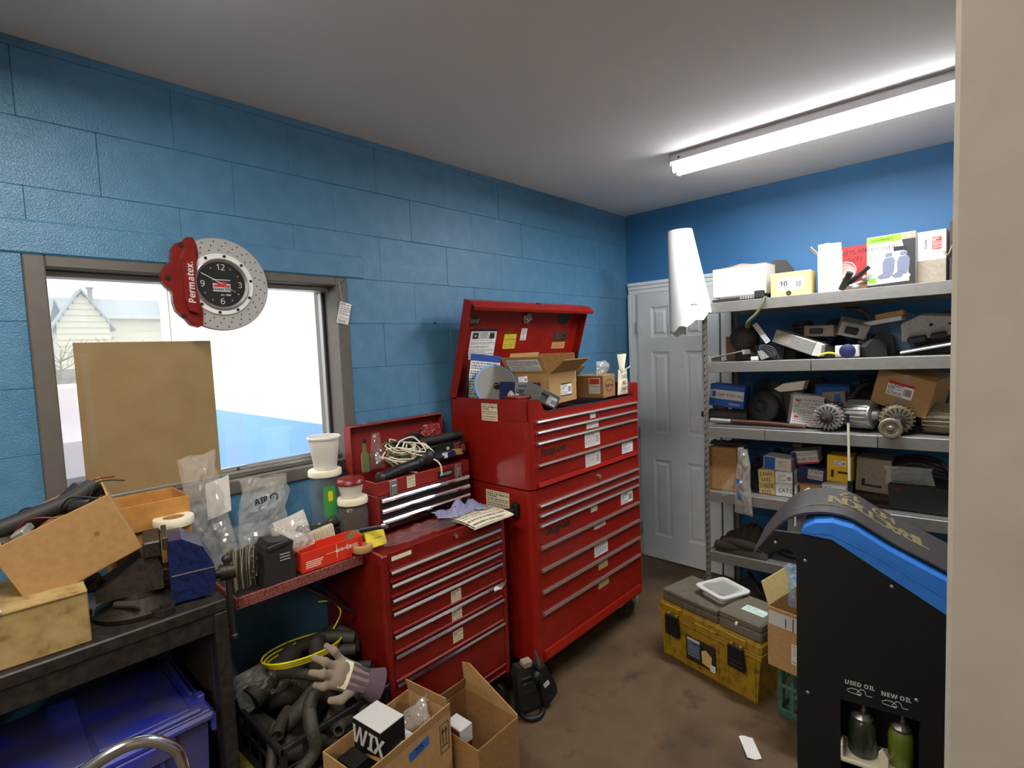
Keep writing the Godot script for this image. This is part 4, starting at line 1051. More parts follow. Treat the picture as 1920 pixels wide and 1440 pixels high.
func small_toolbox():
	# portable three drawer box standing open on the roller cabinet
	var t := thing("portable_toolbox", "open red portable toolbox with three chrome drawers", "toolbox", T(0.145, 0.93, 2.225, 91.5))
	var w := 0.265
	part(t, "body", G.new().bx(-w, 0, -0.11, w, 0.15, 0.108, 0.003), "red_dusty")
	part(t, "tray_wall", G.new().bx(-w, 0.15, 0.1, w, 0.208, 0.112, 0.002).bx(-w, 0.15, -0.11, -w + 0.006, 0.208, 0.1, 0.002).bx(w - 0.006, 0.15, -0.11, w, 0.208, 0.1, 0.002).bx(-w, 0.15, -0.112, w, 0.208, -0.106, 0.002), "red_dusty")
	part(t, "lid", G.new().bx(-w, 0.205, -0.122, w, 0.43, -0.116, 0.002).bx(-w, 0.205, -0.12, -w + 0.005, 0.43, -0.07, 0.002).bx(w - 0.005, 0.205, -0.12, w, 0.43, -0.07, 0.002).bx(-w, 0.425, -0.122, w, 0.43, -0.066, 0.002), "red_dusty")
	for x in [-0.185, 0.19]:
		part(t, "lid_catch", G.new().bx(x - 0.014, 0.43, -0.09, x + 0.014, 0.438, -0.07, 0.002).cyl(0.006, 0.012, 10, T(x, 0.432, -0.08)), "chrome")
		part(t, "latch", G.new().bx(x - 0.02, 0.14, 0.112, x + 0.02, 0.205, 0.116, 0.002).bx(x - 0.012, 0.15, 0.116, x + 0.012, 0.185, 0.125, 0.003).tube([Vector3(x - 0.012, 0.16, 0.122), Vector3(x - 0.012, 0.125, 0.122), Vector3(x + 0.012, 0.125, 0.122), Vector3(x + 0.012, 0.16, 0.122)], 0.002, 5), "brushed")
	part(t, "sticker", G.new().plate(0.045, 0.05, 0.0008, T(-0.09, 0.178, 0.1122)), "print_cream")
	var nb := part(t, "name_plate", G.new().plate(0.09, 0.032, 0.0015, T(0.11, 0.172, 0.1122)), "black")
	text(nb, "HUSKY", 0.014, "white", T(0.118, 0.172, 0.1138))
	part(nb, "emblem", G.new().prism([Vector2(-0.008, 0.006), Vector2(0.006, 0), Vector2(-0.008, -0.006), Vector2(-0.004, 0)], 0.001, T(0.082, 0.172, 0.1137)), "white")
	for i in 3:
		var y := 0.005 + i * 0.046
		var d := part(t, "drawer", G.new().bx(-w + 0.012, y, 0.105, w - 0.012, y + 0.043, 0.113, 0.002), "black")
		part(d, "pull", G.new().prism([Vector2(0, 0), Vector2(0.012, 0.004), Vector2(0.014, 0.013), Vector2(0.008, 0.02), Vector2(0, 0.02)], 2 * w - 0.026, T(w - 0.013, y + 0.021, 0.113, -90)), "chrome")
	# contents
	var at := T(0.145, 1.102, 2.225, 91.5)
	var cl := thing("test_lead_coil", "coil of cream and green test leads in the red toolbox", "cable", at)
	for i in 16:
		var o := Vector3(-0.095 + 0.022 * (i % 6), 0.07 + 0.0045 * i, 0.035 - 0.012 * (i % 5))
		part(cl, "loop", G.new().tube(path([o + Vector3(-0.075 + 0.01 * (i % 3), 0.04 - 0.008 * (i % 4), 0), o + Vector3(-0.03, 0.0, 0.04), o + Vector3(0.05, -0.02 + 0.006 * (i % 5), 0.05), o + Vector3(0.085 - 0.012 * (i % 4), 0.02, 0.01), o + Vector3(0.03, 0.045 - 0.01 * (i % 3), -0.02), o + Vector3(-0.04, 0.05 - 0.012 * (i % 2), -0.015)], 5), 0.0036, 6, true), "cream" if i % 4 else "olive")
	cable(cl, "lead_end", [Vector3(-0.17, 0.12, 0.0), Vector3(-0.14, 0.09, 0.03), Vector3(-0.1, 0.05, 0.05), Vector3(-0.03, 0.03, 0.08)], 0.004, "cream")
	cable(cl, "lead_end", [Vector3(0.02, 0.07, 0.08), Vector3(0.05, 0.078, 0.105), Vector3(0.07, 0.05, 0.126), Vector3(0.078, 0.0, 0.124)], 0.004, "cream")
	var bc := thing("black_cable_coil", "coil of black cable heaped behind the cream leads", "cable", at)
	for i in 8:
		var o := Vector3(0.005 * i - 0.0, 0.125 + 0.008 * i, -0.05)
		part(bc, "loop", G.new().tube(path([o + Vector3(-0.075, -0.02, 0.01), o + Vector3(0.0, 0.005 * i * 0.3, 0.035), o + Vector3(0.08, -0.025, 0.01), o + Vector3(0.05, -0.05, -0.02), o + Vector3(-0.04, -0.05, -0.02)], 5), 0.0055, 7, true), "black")
	var dt := thing("air_ratchet", "black rounded air tool lying along the toolbox front", "tool", at)
	part(dt, "body", G.new().tube(path([Vector3(-0.21, 0.045, 0.075), Vector3(-0.12, 0.062, 0.078), Vector3(-0.03, 0.07, 0.08)], 4), 0.024, 12), "black")
	part(dt, "head", G.new().ell(Vector3(0.045, 0.042, 0.04), T(0.035, 0.085, 0.07)).ell(Vector3(0.03, 0.026, 0.028), T(-0.015, 0.075, 0.078)), "black")
	part(dt, "collar", G.new().lathe([Vector2(0.022, 0), Vector2(0.026, 0.004), Vector2(0.026, 0.02), Vector2(0.018, 0.024), Vector2(0, 0.024)], 14, T(-0.21, 0.045, 0.075, 0, 0, 90)), "dark_steel")
	var ga := thing("strap_wrench", "flat round black tool beside the air tool", "tool", at)
	part(ga, "drum", G.new().lathe([Vector2(0, 0), Vector2(0.05, 0), Vector2(0.054, 0.006), Vector2(0.054, 0.022), Vector2(0.04, 0.03), Vector2(0, 0.03)], 24, T(0.1, 0.068, 0.045, 0, 12)), "black")
	part(ga, "bar", G.new().bx(0.06, 0.115, 0.02, 0.2, 0.122, 0.045, 0.002), "black")
	var gg := thing("bottle", "small dark green bottle standing in the toolbox corner", "bottle", at * T(-0.235, 0.066, -0.01))
	part(gg, "glass", G.new().lathe([Vector2(0, 0), Vector2(0.018, 0), Vector2(0.018, 0.07), Vector2(0.008, 0.09), Vector2(0.008, 0.13), Vector2(0, 0.13)], 14), "olive")
	part(gg, "cap", G.new().cyl(0.01, 0.016, 10, T(0, 0.125, 0)), "black")
	var cbag := thing("part_bag", "clear bag with small parts leaning on the toolbox lid", "bag", at * T(-0.175, 0.065, -0.015))
	bag(cbag, "film", 0.09, 0.16, 0.014, "film", T(), 3.3, 0.45)
	part(cbag, "small_part", G.new().box(Vector3(0.03, 0.03, 0.012), 0.003, T(0.012, 0.04, 0, 0, 0, 20)).box(Vector3(0.02, 0.012, 0.012), 0.003, T(0.0, 0.065, 0.004, 0, 0, 50)), "white")
	var cp := thing("canister", "short black cylinder standing among the cables", "canister", at * T(-0.075, 0.07, -0.04, 0, 0, -6))
	part(cp, "can", G.new().cyl(0.026, 0.075, 18, T(), -1.0, 0.003), "module_grey")
	part(cp, "cap", G.new().cyl(0.029, 0.03, 18, T(0, 0.073, 0), -1.0, 0.003), "black")
	var rp := thing("red_pouch", "crumpled red plastic pouch at the toolbox lid end", "pouch", at * T(0.175, 0.066, -0.06))
	bag(rp, "film", 0.16, 0.15, 0.03, "red_dark", T(0, 0, 0), 6.1, 0.8)
	var bb := thing("bulb_box", "black and red printed box overhanging the toolbox end", "box", at * T(0.205, 0.066, 0.03, -24, 0, 6))
	part(bb, "body", G.new().bx(-0.08, 0.0, -0.045, 0.08, 0.065, 0.045, 0.002), "black")
	part(bb, "print", G.new().plate(0.06, 0.058, 0.0008, T(0.048, 0.033, 0.0452)), "print_blackred")
	part(bb, "logo", G.new().plate(0.014, 0.014, 0.0008, T(-0.01, 0.04, 0.0452)), "white")
	var bt := thing("black_torch", "black tube torch lying on the printed box", "torch", at * T(0.205, 0.131, 0.03, -22, 0, 6))
	part(bt, "barrel", G.new().tube([Vector3(-0.11, 0.022, 0.0), Vector3(0.075, 0.022, 0.0)], 0.021, 14), "soft_black")
	part(bt, "head", G.new().tube([Vector3(-0.14, 0.022, 0.0), Vector3(-0.11, 0.022, 0.0)], 0.025, 14, false, true, 0.021), "grime")
	var ub := carton("bulb_carton", "small white and blue box under the printed box", at * T(0.15, 0.066, 0.085, -10), Vector3(0.075, 0.03, 0.03), "navy", "", false)
	part(ub, "label", G.new().plate(0.03, 0.026, 0.0006, T(-0.022, 0.015, 0.0152)), "white")
	var tp := carton("tan_carton", "small tan box at the end of the toolbox tray", at * T(0.22, 0.066, 0.075, -14), Vector3(0.06, 0.032, 0.03), "card", "", false)

func big_cabinet():
	# one metre roll cabinet with a top chest on it
	var w := 0.505
	var t := thing("roll_cabinet", "tall red roll cabinet standing on casters, bottom of the big pair", "cabinet", T(0.30, 0, 1.365, 90))
	part(t, "body", G.new().prism(rounded(w, 0.27, 0.03), 0.845, T(0, 0.16, 0, 0, -90)), "red_paint")
	var ys := [0.932, 0.884, 0.835, 0.731, 0.622, 0.516, 0.41]
	for i in ys.size():
		var y0: float = ys[i + 1] + 0.008 if i < ys.size() - 1 else 0.235
		drawer(t, -w + 0.05, w - 0.045, y0, ys[i], 0.268, "red_paint", "trim_dusty" if i > 2 else "brushed", 0.018 if i > 2 else 0.012)
	part(t, "kick_rail", G.new().prism([Vector2(0, 0), Vector2(0.02, 0), Vector2(0.012, 0.034), Vector2(0, 0.036)], 2 * w - 0.1, T(w - 0.05, 0.185, 0.268, -90)), "red_paint")
	part(t, "lock", G.new().cyl(0.011, 0.01, 14, T(0.055, 0.965, 0.27, 0, 90)), "chrome")
	text(t, "Snap-on", 0.036, "dark_steel", Transform3D(Basis(Vector3(1, 0, 0), Vector3(0.25, 1, 0), Vector3(0, 0, 1)), Vector3(-0.31, 0.79, 0.2725)), null, "badge", 0.003)
	for q in [[-0.005, 0.805, 0.06, 0.035, "print_cream"], [0.045, 0.704, 0.11, 0.035, "print_b"], [0.05, 0.572, 0.13, 0.075, "print_black"], [0.065, 0.478, 0.09, 0.05, "print_yellow2"], [0.065, 0.374, 0.1, 0.05, "print_yellow2"], [0.33, 0.785, 0.13, 0.065, "print_a"], [0.24, 0.185, 0.06, 0.04, "print_b"]]:
		if q[4] == "print_yellow2" and not M.has("print_yellow2"): pmat("print_yellow2", print_tex(16, "c8b478", "6a5c38", 64, 40))
		part(t, "sticker", G.new().plate(q[2], q[3], 0.0008, T(q[0], q[1], 0.2728)), q[4])
	text(t, "SAFE", 0.03, "white", T(0.055, 0.568, 0.2738))
	part(t, "warning_sticker", G.new().plate(0.16, 0.085, 0.0008, T(-w - 0.0005, 0.935, 0.05, -90)), "print_cream")
	for x in [-0.42, 0.42]:
		for z in [-0.19, 0.19]: caster(t, T(x, 0, z, 70 if x > 0 else 10), 0.06)
	# tube handle on the near side
	part(t, "push_handle", G.new().tube(path([Vector3(-w, 0.9, -0.18), Vector3(-w - 0.07, 0.9, -0.16), Vector3(-w - 0.085, 0.905, 0.0), Vector3(-w - 0.07, 0.91, 0.16), Vector3(-w, 0.91, 0.18)], 6), 0.016, 10), "black")
	part(t, "handle_bracket", G.new().bx(-w - 0.03, 0.875, 0.16, -w, 0.945, 0.2, 0.008).bx(-w - 0.03, 0.87, -0.2, -w, 0.94, -0.16, 0.008), "black")
	# top chest
	var c := thing("top_chest", "big red top chest with its lid raised, heaped with boxes", "toolbox", T(0.30, 1.012, 1.365, 90))
	part(c, "lower_body", G.new().prism(rounded(w, 0.27, 0.03), 0.32, T(0, 0, 0, 0, -90)), "red_paint")
	part(c, "wall_panel", G.new().bx(-w, 0.32, -0.27, -w + 0.008, 0.42, 0.26, 0.002), "red_paint")
	part(c, "wall_panel", G.new().bx(w - 0.008, 0.32, -0.27, w, 0.43, 0.26, 0.002), "red_paint")
	part(c, "wall_panel", G.new().bx(-w, 0.32, -0.27, w, 0.42, -0.262, 0.002), "red_paint")
	# notched front panel
	part(c, "front_panel", G.new().prism([Vector2(-w + 0.01, 0.315), Vector2(w - 0.01, 0.315), Vector2(w - 0.01, 0.425), Vector2(w - 0.05, 0.425), Vector2(w - 0.06, 0.352), Vector2(-w + 0.14, 0.352), Vector2(-w + 0.115, 0.366), Vector2(-w + 0.095, 0.405), Vector2(-w + 0.07, 0.418), Vector2(-w + 0.01, 0.42)], 0.012, T(0, 0, 0.256)), "red_paint")
	part(c, "panel_edge", G.new().tube([Vector3(-w + 0.02, 0.421, 0.262), Vector3(-w + 0.07, 0.419, 0.262), Vector3(-w + 0.095, 0.406, 0.262), Vector3(-w + 0.115, 0.367, 0.262), Vector3(-w + 0.14, 0.353, 0.262), Vector3(w - 0.06, 0.353, 0.262)], 0.005, 6), "black")
	part(c, "tray", G.new().bx(-w + 0.01, 0.318, -0.26, w - 0.01, 0.325, 0.256, 0.001), "black")
	var cy := [0.319, 0.269, 0.217, 0.113]
	for i in 4:
		var y0: float = cy[i + 1] + 0.008 if i < 3 else 0.03
		drawer(c, -w + 0.05, w - 0.045, y0, cy[i], 0.268, "red_paint", "brushed" if i < 3 else "trim_dusty", 0.012)
	part(c, "bottom_rail", G.new().prism([Vector2(0, 0), Vector2(0.016, 0), Vector2(0.008, 0.018), Vector2(0, 0.02)], 2 * w - 0.1, T(w - 0.05, 0.006, 0.268, -90)), "red_paint")
	text(c, "Snap-on", 0.036, "dark_steel", Transform3D(Basis(Vector3(1, 0, 0), Vector3(0.25, 1, 0), Vector3(0, 0, 1)), Vector3(-0.33, 0.165, 0.2725)), null, "badge", 0.003)
	for q in [[0.01, 0.292, 0.05, 0.03, "print_b"], [0.005, 0.24, 0.11, 0.03, "print_b"], [0.0, 0.165, 0.14, 0.075, "print_spot2"], [0.0, 0.062, 0.14, 0.08, "print_spot2"], [0.35, 0.07, 0.12, 0.075, "print_black"]]:
		if q[4] == "print_spot2" and not M.has("print_spot2"): pmat("print_spot2", print_tex(17, "dcd8d2", "9a8a86", 96, 56, 0.3))
		part(c, "sticker", G.new().plate(q[2], q[3], 0.0008, T(q[0], q[1], 0.2728)), q[4])
	part(c, "side_sticker", G.new().plate(0.11, 0.085, 0.0008, T(-w - 0.0005, 0.355, 0.02, -90)), "print_cream")
	# raised lid: back sheet, cheeks and the turned over front
	var L := part(c, "lid", G.new().bx(-w, 0, -0.006, w, 0.515, 0, 0.002), "red_paint", T(0, 0.42, -0.272, 0, 16.5))
	part(L, "cheek", G.new().prism([Vector2(0, 0), Vector2(0.045, 0.0), Vector2(0.05, 0.1), Vector2(0.055, 0.515), Vector2(0, 0.515)], 0.006, T(-w + 0.006, 0, 0, -90)), "red_paint")
	part(L, "cheek", G.new().prism([Vector2(0, 0), Vector2(0.045, 0.0), Vector2(0.05, 0.1), Vector2(0.055, 0.515), Vector2(0, 0.515)], 0.006, T(w, 0, 0, -90)), "red_paint")
	part(L, "lid_front", G.new().prism([Vector2(0, 0.512), Vector2(0.05, 0.514), Vector2(0.088, 0.497), Vector2(0.086, 0.486), Vector2(0.092, 0.484), Vector2(0.096, 0.5), Vector2(0.052, 0.522), Vector2(0, 0.522)], 2 * w + 0.01, T(w + 0.005, 0, 0, -90)), "red_paint")
	part(L, "lid_hook", G.new().box(Vector3(0.03, 0.012, 0.02), 0.003, T(0.02, 0.522, 0.045)), "grime")
	part(L, "gas_strut", G.new().tube([Vector3(-w + 0.02, -0.06, 0.11), Vector3(-w + 0.02, 0.14, 0.085)], 0.009, 8).tube([Vector3(-w + 0.02, 0.14, 0.085), Vector3(-w + 0.02, 0.27, 0.055)], 0.0045, 8), "black")
	part(L, "gas_strut", G.new().tube([Vector3(w - 0.02, 0.0, 0.08), Vector3(w - 0.02, 0.24, 0.05)], 0.009, 8), "black")
	for q in [[-0.33, 0.285, 0.19, 0.17, "print_black2"], [-0.12, 0.30, 0.1, 0.095, "print_yellow"], [-0.01, 0.335, 0.05, 0.07, "print_c"], [0.34, 0.32, 0.13, 0.055, "print_dark"], [0.335, 0.265, 0.13, 0.05, "print_orange"], [-0.24, 0.13, 0.3, 0.0, ""]]:
		if q[4] == "": continue
		if q[4] == "print_black2" and not M.has("print_black2"):
			var tx := print_tex(18, "f0efe8", "8a8a86", 96, 96, 0.0, "1c1c1c", 0.10)
			var im := tx.get_image()
			im.fill_rect(Rect2i(8, 14, 20, 18), Color("2a2422"))
			im.fill_rect(Rect2i(15, 20, 6, 6), Color("e0dcd4"))
			im.fill_rect(Rect2i(36, 14, 26, 18), Color("b8b8b4"))
			im.fill_rect(Rect2i(70, 14, 18, 18), Color("2c2a28"))
			pmat("print_black2", ImageTexture.create_from_image(im))
		part(L, "sticker", G.new().plate(q[2], q[3], 0.001, T(q[0], q[1], 0.0004)), q[4])
	var oval := G.new().lathe([Vector2(0, 0), Vector2(1, 0), Vector2(1, 0.002), Vector2(0, 0.002)], 28, Transform3D(Basis(Vector3(0.055, 0, 0), Vector3(0, 0, 1), Vector3(0, 0.026, 0)), Vector3(-0.42, 0.41, 0.0005)))
	var ov := part(L, "badge", oval, "dark_steel")
	text(ov, "Ford", 0.026, "brushed", Transform3D(Basis(Vector3(1, 0, 0), Vector3(0.3, 1, 0), Vector3(0, 0, 1)), Vector3(-0.42, 0.41, 0.003)))
	part(L, "badge", G.new().lathe([Vector2(0, 0), Vector2(1, 0), Vector2(1, 0.002), Vector2(0, 0.002)], 28, Transform3D(Basis(Vector3(0.06, 0, 0), Vector3(0, 0, 1), Vector3(0, 0.032, 0)), Vector3(0.34, 0.43, 0.0005))), "dark_steel")
	part(L, "wheel_badge", G.new().lathe([Vector2(0, 0.0), Vector2(0.034, 0), Vector2(0.036, 0.008), Vector2(0.031, 0.012), Vector2(0.027, 0.004), Vector2(0.011, 0.003), Vector2(0.008, 0.009), Vector2(0, 0.01)], 28, T(-0.005, 0.43, 0.0, 0, 90)), "chrome")
	part(L, "spoke", G.new().box(Vector3(0.008, 0.056, 0.004), 0.001, T(-0.005, 0.43, 0.007)).box(Vector3(0.056, 0.008, 0.004), 0.001, T(-0.005, 0.43, 0.007)), "brushed")
	chest_goods(T(0.30, 1.337, 1.365, 90))

func rounded(w: float, d: float, r: float) -> Array:
	# outline in x, z(as y) with rounded front corners
	var o := [Vector2(-w, d), Vector2(-w, -d + r)]
	for i in 5:
		var a := PI / 2 * (i + 1) / 6
		o.append(Vector2(-w + r - r * cos(a), -d + r - r * sin(a)))
	o.append(Vector2(-w + r, -d))
	o.append(Vector2(w - r, -d))
	for i in 5:
		var a := PI / 2 * (i + 1) / 6
		o.append(Vector2(w - r + r * sin(a), -d + r - r * cos(a)))
	o.append(Vector2(w, -d + r))
	o.append(Vector2(w, d))
	return o

func chest_goods(at: Transform3D):
	var d := thing("grinding_disc", "big grey disc with a pale blue rim leaning in the chest", "disc", T(0.275, 1.372, 1.745, 66, -24, 0))
	part(d, "face", G.new().lathe([Vector2(0.02, 0.008), Vector2(0.112, 0.008), Vector2(0.116, 0.004), Vector2(0.116, -0.004), Vector2(0.02, -0.004), Vector2(0.02, 0.008)], 48, T(0, 0.117, 0, 0, 90)), "pad_grey")
	part(d, "rim", G.new().lathe([Vector2(0.112, -0.006), Vector2(0.121, -0.004), Vector2(0.121, 0.007), Vector2(0.116, 0.0085), Vector2(0.112, 0.0085)], 48, T(0, 0.117, 0, 0, 90)), "pad_blue")
	part(d, "hub_hole", G.new().cyl(0.021, 0.006, 20, T(0, 0.117, 0, 0, 90)), "dull_black")
	var bk := thing("booklet", "white booklet with a blue heading behind the grey disc", "booklet", T(0.125, 1.385, 1.80, 84, 6, -7))
	part(bk, "cover", G.new().plate(0.2, 0.27, 0.004, T(0.05, 0.135, 0)), "print_head")
	var bc := thing("brake_pad_box", "silver and navy ceramic brake pad box beside the open carton", "box", T(0.335, 1.405, 1.668, 84, 0, -5))
	part(bc, "body", G.new().bx(-0.085, 0, -0.06, 0.09, 0.095, 0.06, 0.002), "navy")
	part(bc, "silver_panel", G.new().plate(0.115, 0.092, 0.001, T(-0.026, 0.0475, 0.0602)), "galv")
	part(bc, "badge", G.new().cyl(0.016, 0.001, 18, T(0.062, 0.06, 0.06, 0, 90)), "white")
	text(bc, "ENERGY", 0.012, "navy", T(-0.035, 0.075, 0.0613))
	text(bc, "CERAMIC", 0.017, "ink", T(-0.026, 0.05, 0.0613))
	text(bc, "BRAKE PADS", 0.010, "ink", T(-0.03, 0.028, 0.0613))
	part(bc, "top_sticker", G.new().plate(0.06, 0.03, 0.001, T(-0.03, 0.108, 0.058, 0, 0, 6)), "print_a")
	var sb := thing("parts_box", "silver box with a bar code tipping over the chest front", "box", T(0.47, 1.40, 1.665, 84, 16, -24))
	part(sb, "body", G.new().bx(-0.075, 0, -0.06, 0.075, 0.07, 0.05, 0.002), "galv")
	part(sb, "label", G.new().plate(0.07, 0.042, 0.0008, T(0.02, 0.03, 0.0502)), "print_bar")
	text(sb, "energy", 0.014, "navy", T(-0.045, 0.045, 0.0512))
	var bt := thing("oil_bottle", "small white and red bottle between the disc and brake box", "bottle", T(0.36, 1.385, 1.735))
	part(bt, "body", G.new().lathe([Vector2(0, 0), Vector2(0.03, 0), Vector2(0.032, 0.006), Vector2(0.032, 0.06), Vector2(0.012, 0.085), Vector2(0.01, 0.1), Vector2(0, 0.1)], 18), "white")
	part(bt, "label", G.new().lathe([Vector2(0.0328, 0.02), Vector2(0.0328, 0.052)], 18), "red_ink")
	var db := carton("dark_red_box", "dark red box low in the chest below the brake pads", T(0.42, 1.345, 1.76, 88), Vector3(0.13, 0.095, 0.1), "red_dark", "", false)
	part(db, "print", G.new().plate(0.09, 0.03, 0.0008, T(0.01, 0.03, 0.0502)), "print_red")
	# the big open carton
	var oc := open_carton("open_carton", "open brown carton with raised flaps standing in the chest", T(0.30, 1.372, 1.427, 100.6), Vector3(0.32, 0.165, 0.25), "card", [])
	var fl := [["flap", T(-0.16, 0.165, 0, -90) * T(0, 0, 0, 0, 38), Vector2(0.245, 0.115)], ["flap", T(0.16, 0.165, 0, 90) * T(0, 0, 0, 0, -6), Vector2(0.245, 0.1)], ["flap", T(0, 0.165, 0.125) * T(0, 0, 0, 0, 52), Vector2(0.31, 0.11)], ["flap", T(0, 0.165, -0.125, 180) * T(0, 0, 0, 0, -8), Vector2(0.31, 0.11)]]
	for f in fl: part(oc, f[0], G.new().box(Vector3(f[2].x, f[2].y, 0.0035), 0.001, T(0, f[2].y / 2, 0)), "card", f[1])
	part(oc, "flap_label", G.new().plate(0.19, 0.075, 0.0008, T(0, 0.06, 0.002)), "print_b", T(-0.16, 0.165, 0, -90) * T(0, 0, 0, 0, 38))
	part(oc, "front_label", G.new().plate(0.13, 0.06, 0.0008, T(0.03, 0.07, 0.1252)), "print_a")
	part(oc, "label_edge", G.new().plate(0.13, 0.006, 0.0008, T(0.03, 0.1, 0.1254)).plate(0.13, 0.004, 0.0008, T(0.03, 0.037, 0.1254)), "ink")
	var lf := thing("leaflet", "folded pale leaflet sticking out of the open carton", "paper", T(0.27, 1.50, 1.40, 100))
	part(lf, "sheet", G.new().grid(4, 3, func(u, v): return Vector3((u - 0.5) * 0.12, v * 0.08 - u * 0.03, 0.02 * sin(u * 4))), "print_head")
	var bh := carton("brown_box", "plain brown box tucked behind the brake pad box", T(0.19, 1.352, 1.63, 92, 0, 8), Vector3(0.12, 0.15, 0.09), "card_dark", "", false)
	part(bh, "flap", G.new().bx(-0.1, 0.148, -0.045, 0.02, 0.152, 0.045, 0.001), "card")
	# gasket maker's carton
	var fp := thing("gasket_carton", "brown carton with an oval brand mark at the chest end", "box", T(0.42, 1.372, 1.09, 98))
	part(fp, "body", G.new().bx(-0.08, 0, -0.085, 0.08, 0.13, 0.085, 0.003), "card_dark")
	part(fp, "flap", G.new().bx(-0.08, 0.126, -0.085, 0.08, 0.13, 0.085, 0.001), "card", T(0, 0.036, -0.06, 0, -50))
	part(fp, "side_label", G.new().plate(0.07, 0.09, 0.0008, T(-0.0805, 0.07, 0.03, -90)), "print_spot")
	part(fp, "red_band", G.new().plate(0.06, 0.03, 0.0008, T(-0.0815, 0.095, 0.03, -90)), "red_ink")
	part(fp, "oval_mark", G.new().tube(oval_pts(Vector3(0.0, 0.07, 0.0853), 0.052, 0.033), 0.0018, 5, true), "dark_wood")
	text(fp, "Fel-Pro", 0.02, "dark_wood", T(0.0, 0.068, 0.0853))
	var fb := thing("silver_bag", "shiny clear bag spilling out of the brand carton", "bag", T(0.42, 1.495, 1.07, 98))
	bag(fb, "film", 0.12, 0.085, 0.035, "film_milky", T(0, 0, 0.02), 21.0, 1.0)
	var tg := thing("manila_tag", "cream handwritten paper bag twisted shut at the chest corner", "bag", T(0.50, 1.374, 0.925, 92))
	part(tg, "lower", G.new().grid(4, 6, func(u, v): return Vector3((u - 0.5) * (0.13 - 0.03 * v), v * 0.15, 0.012 * sin(u * PI) * sin(v * PI))), "cream")
	part(tg, "upper", G.new().grid(4, 4, func(u, v): return Vector3((u - 0.5) * (0.07 + 0.05 * v), 0.15 + v * 0.09, 0.02 * sin(u * 6))), "cream")
	part(tg, "tie", G.new().tube(path([Vector3(-0.05, 0.14, 0.016), Vector3(0.0, 0.15, 0.02), Vector3(0.05, 0.158, 0.016), Vector3(0.09, 0.165, 0.0)], 4), 0.003, 6), "white")
	text(tg, "1 FOR\nALL\nPART", 0.022, "dark_wood", T(0.0, 0.07, 0.014), plain)

func oval_pts(c: Vector3, a: float, b: float) -> Array:
	var o := []
	for i in 32: o.append(c + Vector3(cos(TAU * i / 32) * a, sin(TAU * i / 32) * b, 0))
	return o

const SY := [1.892, 1.540, 1.150, 0.753, 0.379]
const SS := [0.007, 0.018, 0.020, 0.030, 0.030]

func sy(i: int, x: float) -> float:
	return SY[i] + SS[i] * (x - 0.84)

func rack():
	var t := thing("steel_rack", "grey slotted steel rack with five loaded shelves", "shelving", T(0, 0, 0))
	for i in 5:
		var a := rad_to_deg(atan(SS[i]))
		var s := part(t, "shelf", G.new().bx(0, -0.012, -0.24, 1.22, 0, 0.24, 0.001), "galv", T(0.84, SY[i], 0.31, 0, 0, a))
		# folded lip, in two lengths where the deck is jointed
		var cuts := [0.0, 1.22] if i == 0 else ([0.0, 0.575, 1.22] if i == 1 else ([0.0, 0.34, 0.87, 1.22] if i == 2 else [0.0, 1.22]))
		for k in cuts.size() - 1:
			part(s, "lip", G.new().bx(cuts[k] + 0.0015, -0.06, 0.233, cuts[k + 1] - 0.0015, 0.001, 0.243, 0.002), "galv")
		part(s, "rear_lip", G.new().bx(0, -0.06, -0.243, 1.22, 0.001, -0.233, 0.002), "galv")
	for x in [0.832, 2.06]:
		for z in [0.065, 0.555]:
			var p := G.new()
			var sx := 1.0 if x < 1.0 else -1.0
			var sz := 1.0 if z < 0.3 else -1.0
			p.bx(x, 0, z, x + 0.030 * sx, 1.89, z + 0.003 * sz, 0)
			p.bx(x, 0, z, x + 0.003 * sx, 1.89, z + 0.030 * sz, 0)
			var po := part(t, "post", p, "galv")
			if x < 1.0 and z > 0.3:
				var h := G.new()
				for k in 46:
					var y := 0.05 + k * 0.04
					h.prism([Vector2(0.006, 0.003), Vector2(0.010, 0.018), Vector2(0.016, 0.018), Vector2(0.012, 0.003)], 0.0006, T(x, y, z + 0.0001))
					h.prism([Vector2(0.022, 0.012), Vector2(0.026, 0.027), Vector2(0.029, 0.027), Vector2(0.025, 0.012)], 0.0006, T(x, y, z + 0.0001))
				part(po, "slots", h, "dull_black")

func on(i: int, x: float, z: float, yaw := 0.0, lift := 0.0, pitch := 0.0, roll := 0.0) -> Transform3D:
	return T(x, sy(i, x) + 0.0025, z, 0, 0, rad_to_deg(atan(SS[i]))) * T(0, lift, 0, yaw, pitch, roll)

# lifts a tilted box until its lowest bottom corner is where its base was
func settle(at: Transform3D, s: Vector3) -> Transform3D:
	var low := 0.0
	for x in [-0.5, 0.5]:
		for z in [-0.5, 0.5]: low = minf(low, (at.basis * Vector3(x * s.x, 0, z * s.z)).y)
	at.origin.y += maxf(0.0, -low - 0.0015)
	return at

# small printed carton; front: material of a label plate
func pbox(nm_: String, label: String, at: Transform3D, s: Vector3, m: String, lab := "", lw := 0.7, lh := 0.6, group := "") -> Node3D:
	var t := thing(nm_, label, "box", settle(at, s), group)
	part(t, "body", G.new().box(s, 0.0025, T(0, s.y / 2, 0)), m)
	if lab: part(t, "label", G.new().plate(s.x * lw, s.y * lh, 0.0008, T(0, s.y / 2, s.z / 2 + 0.0002)), lab)
	return t

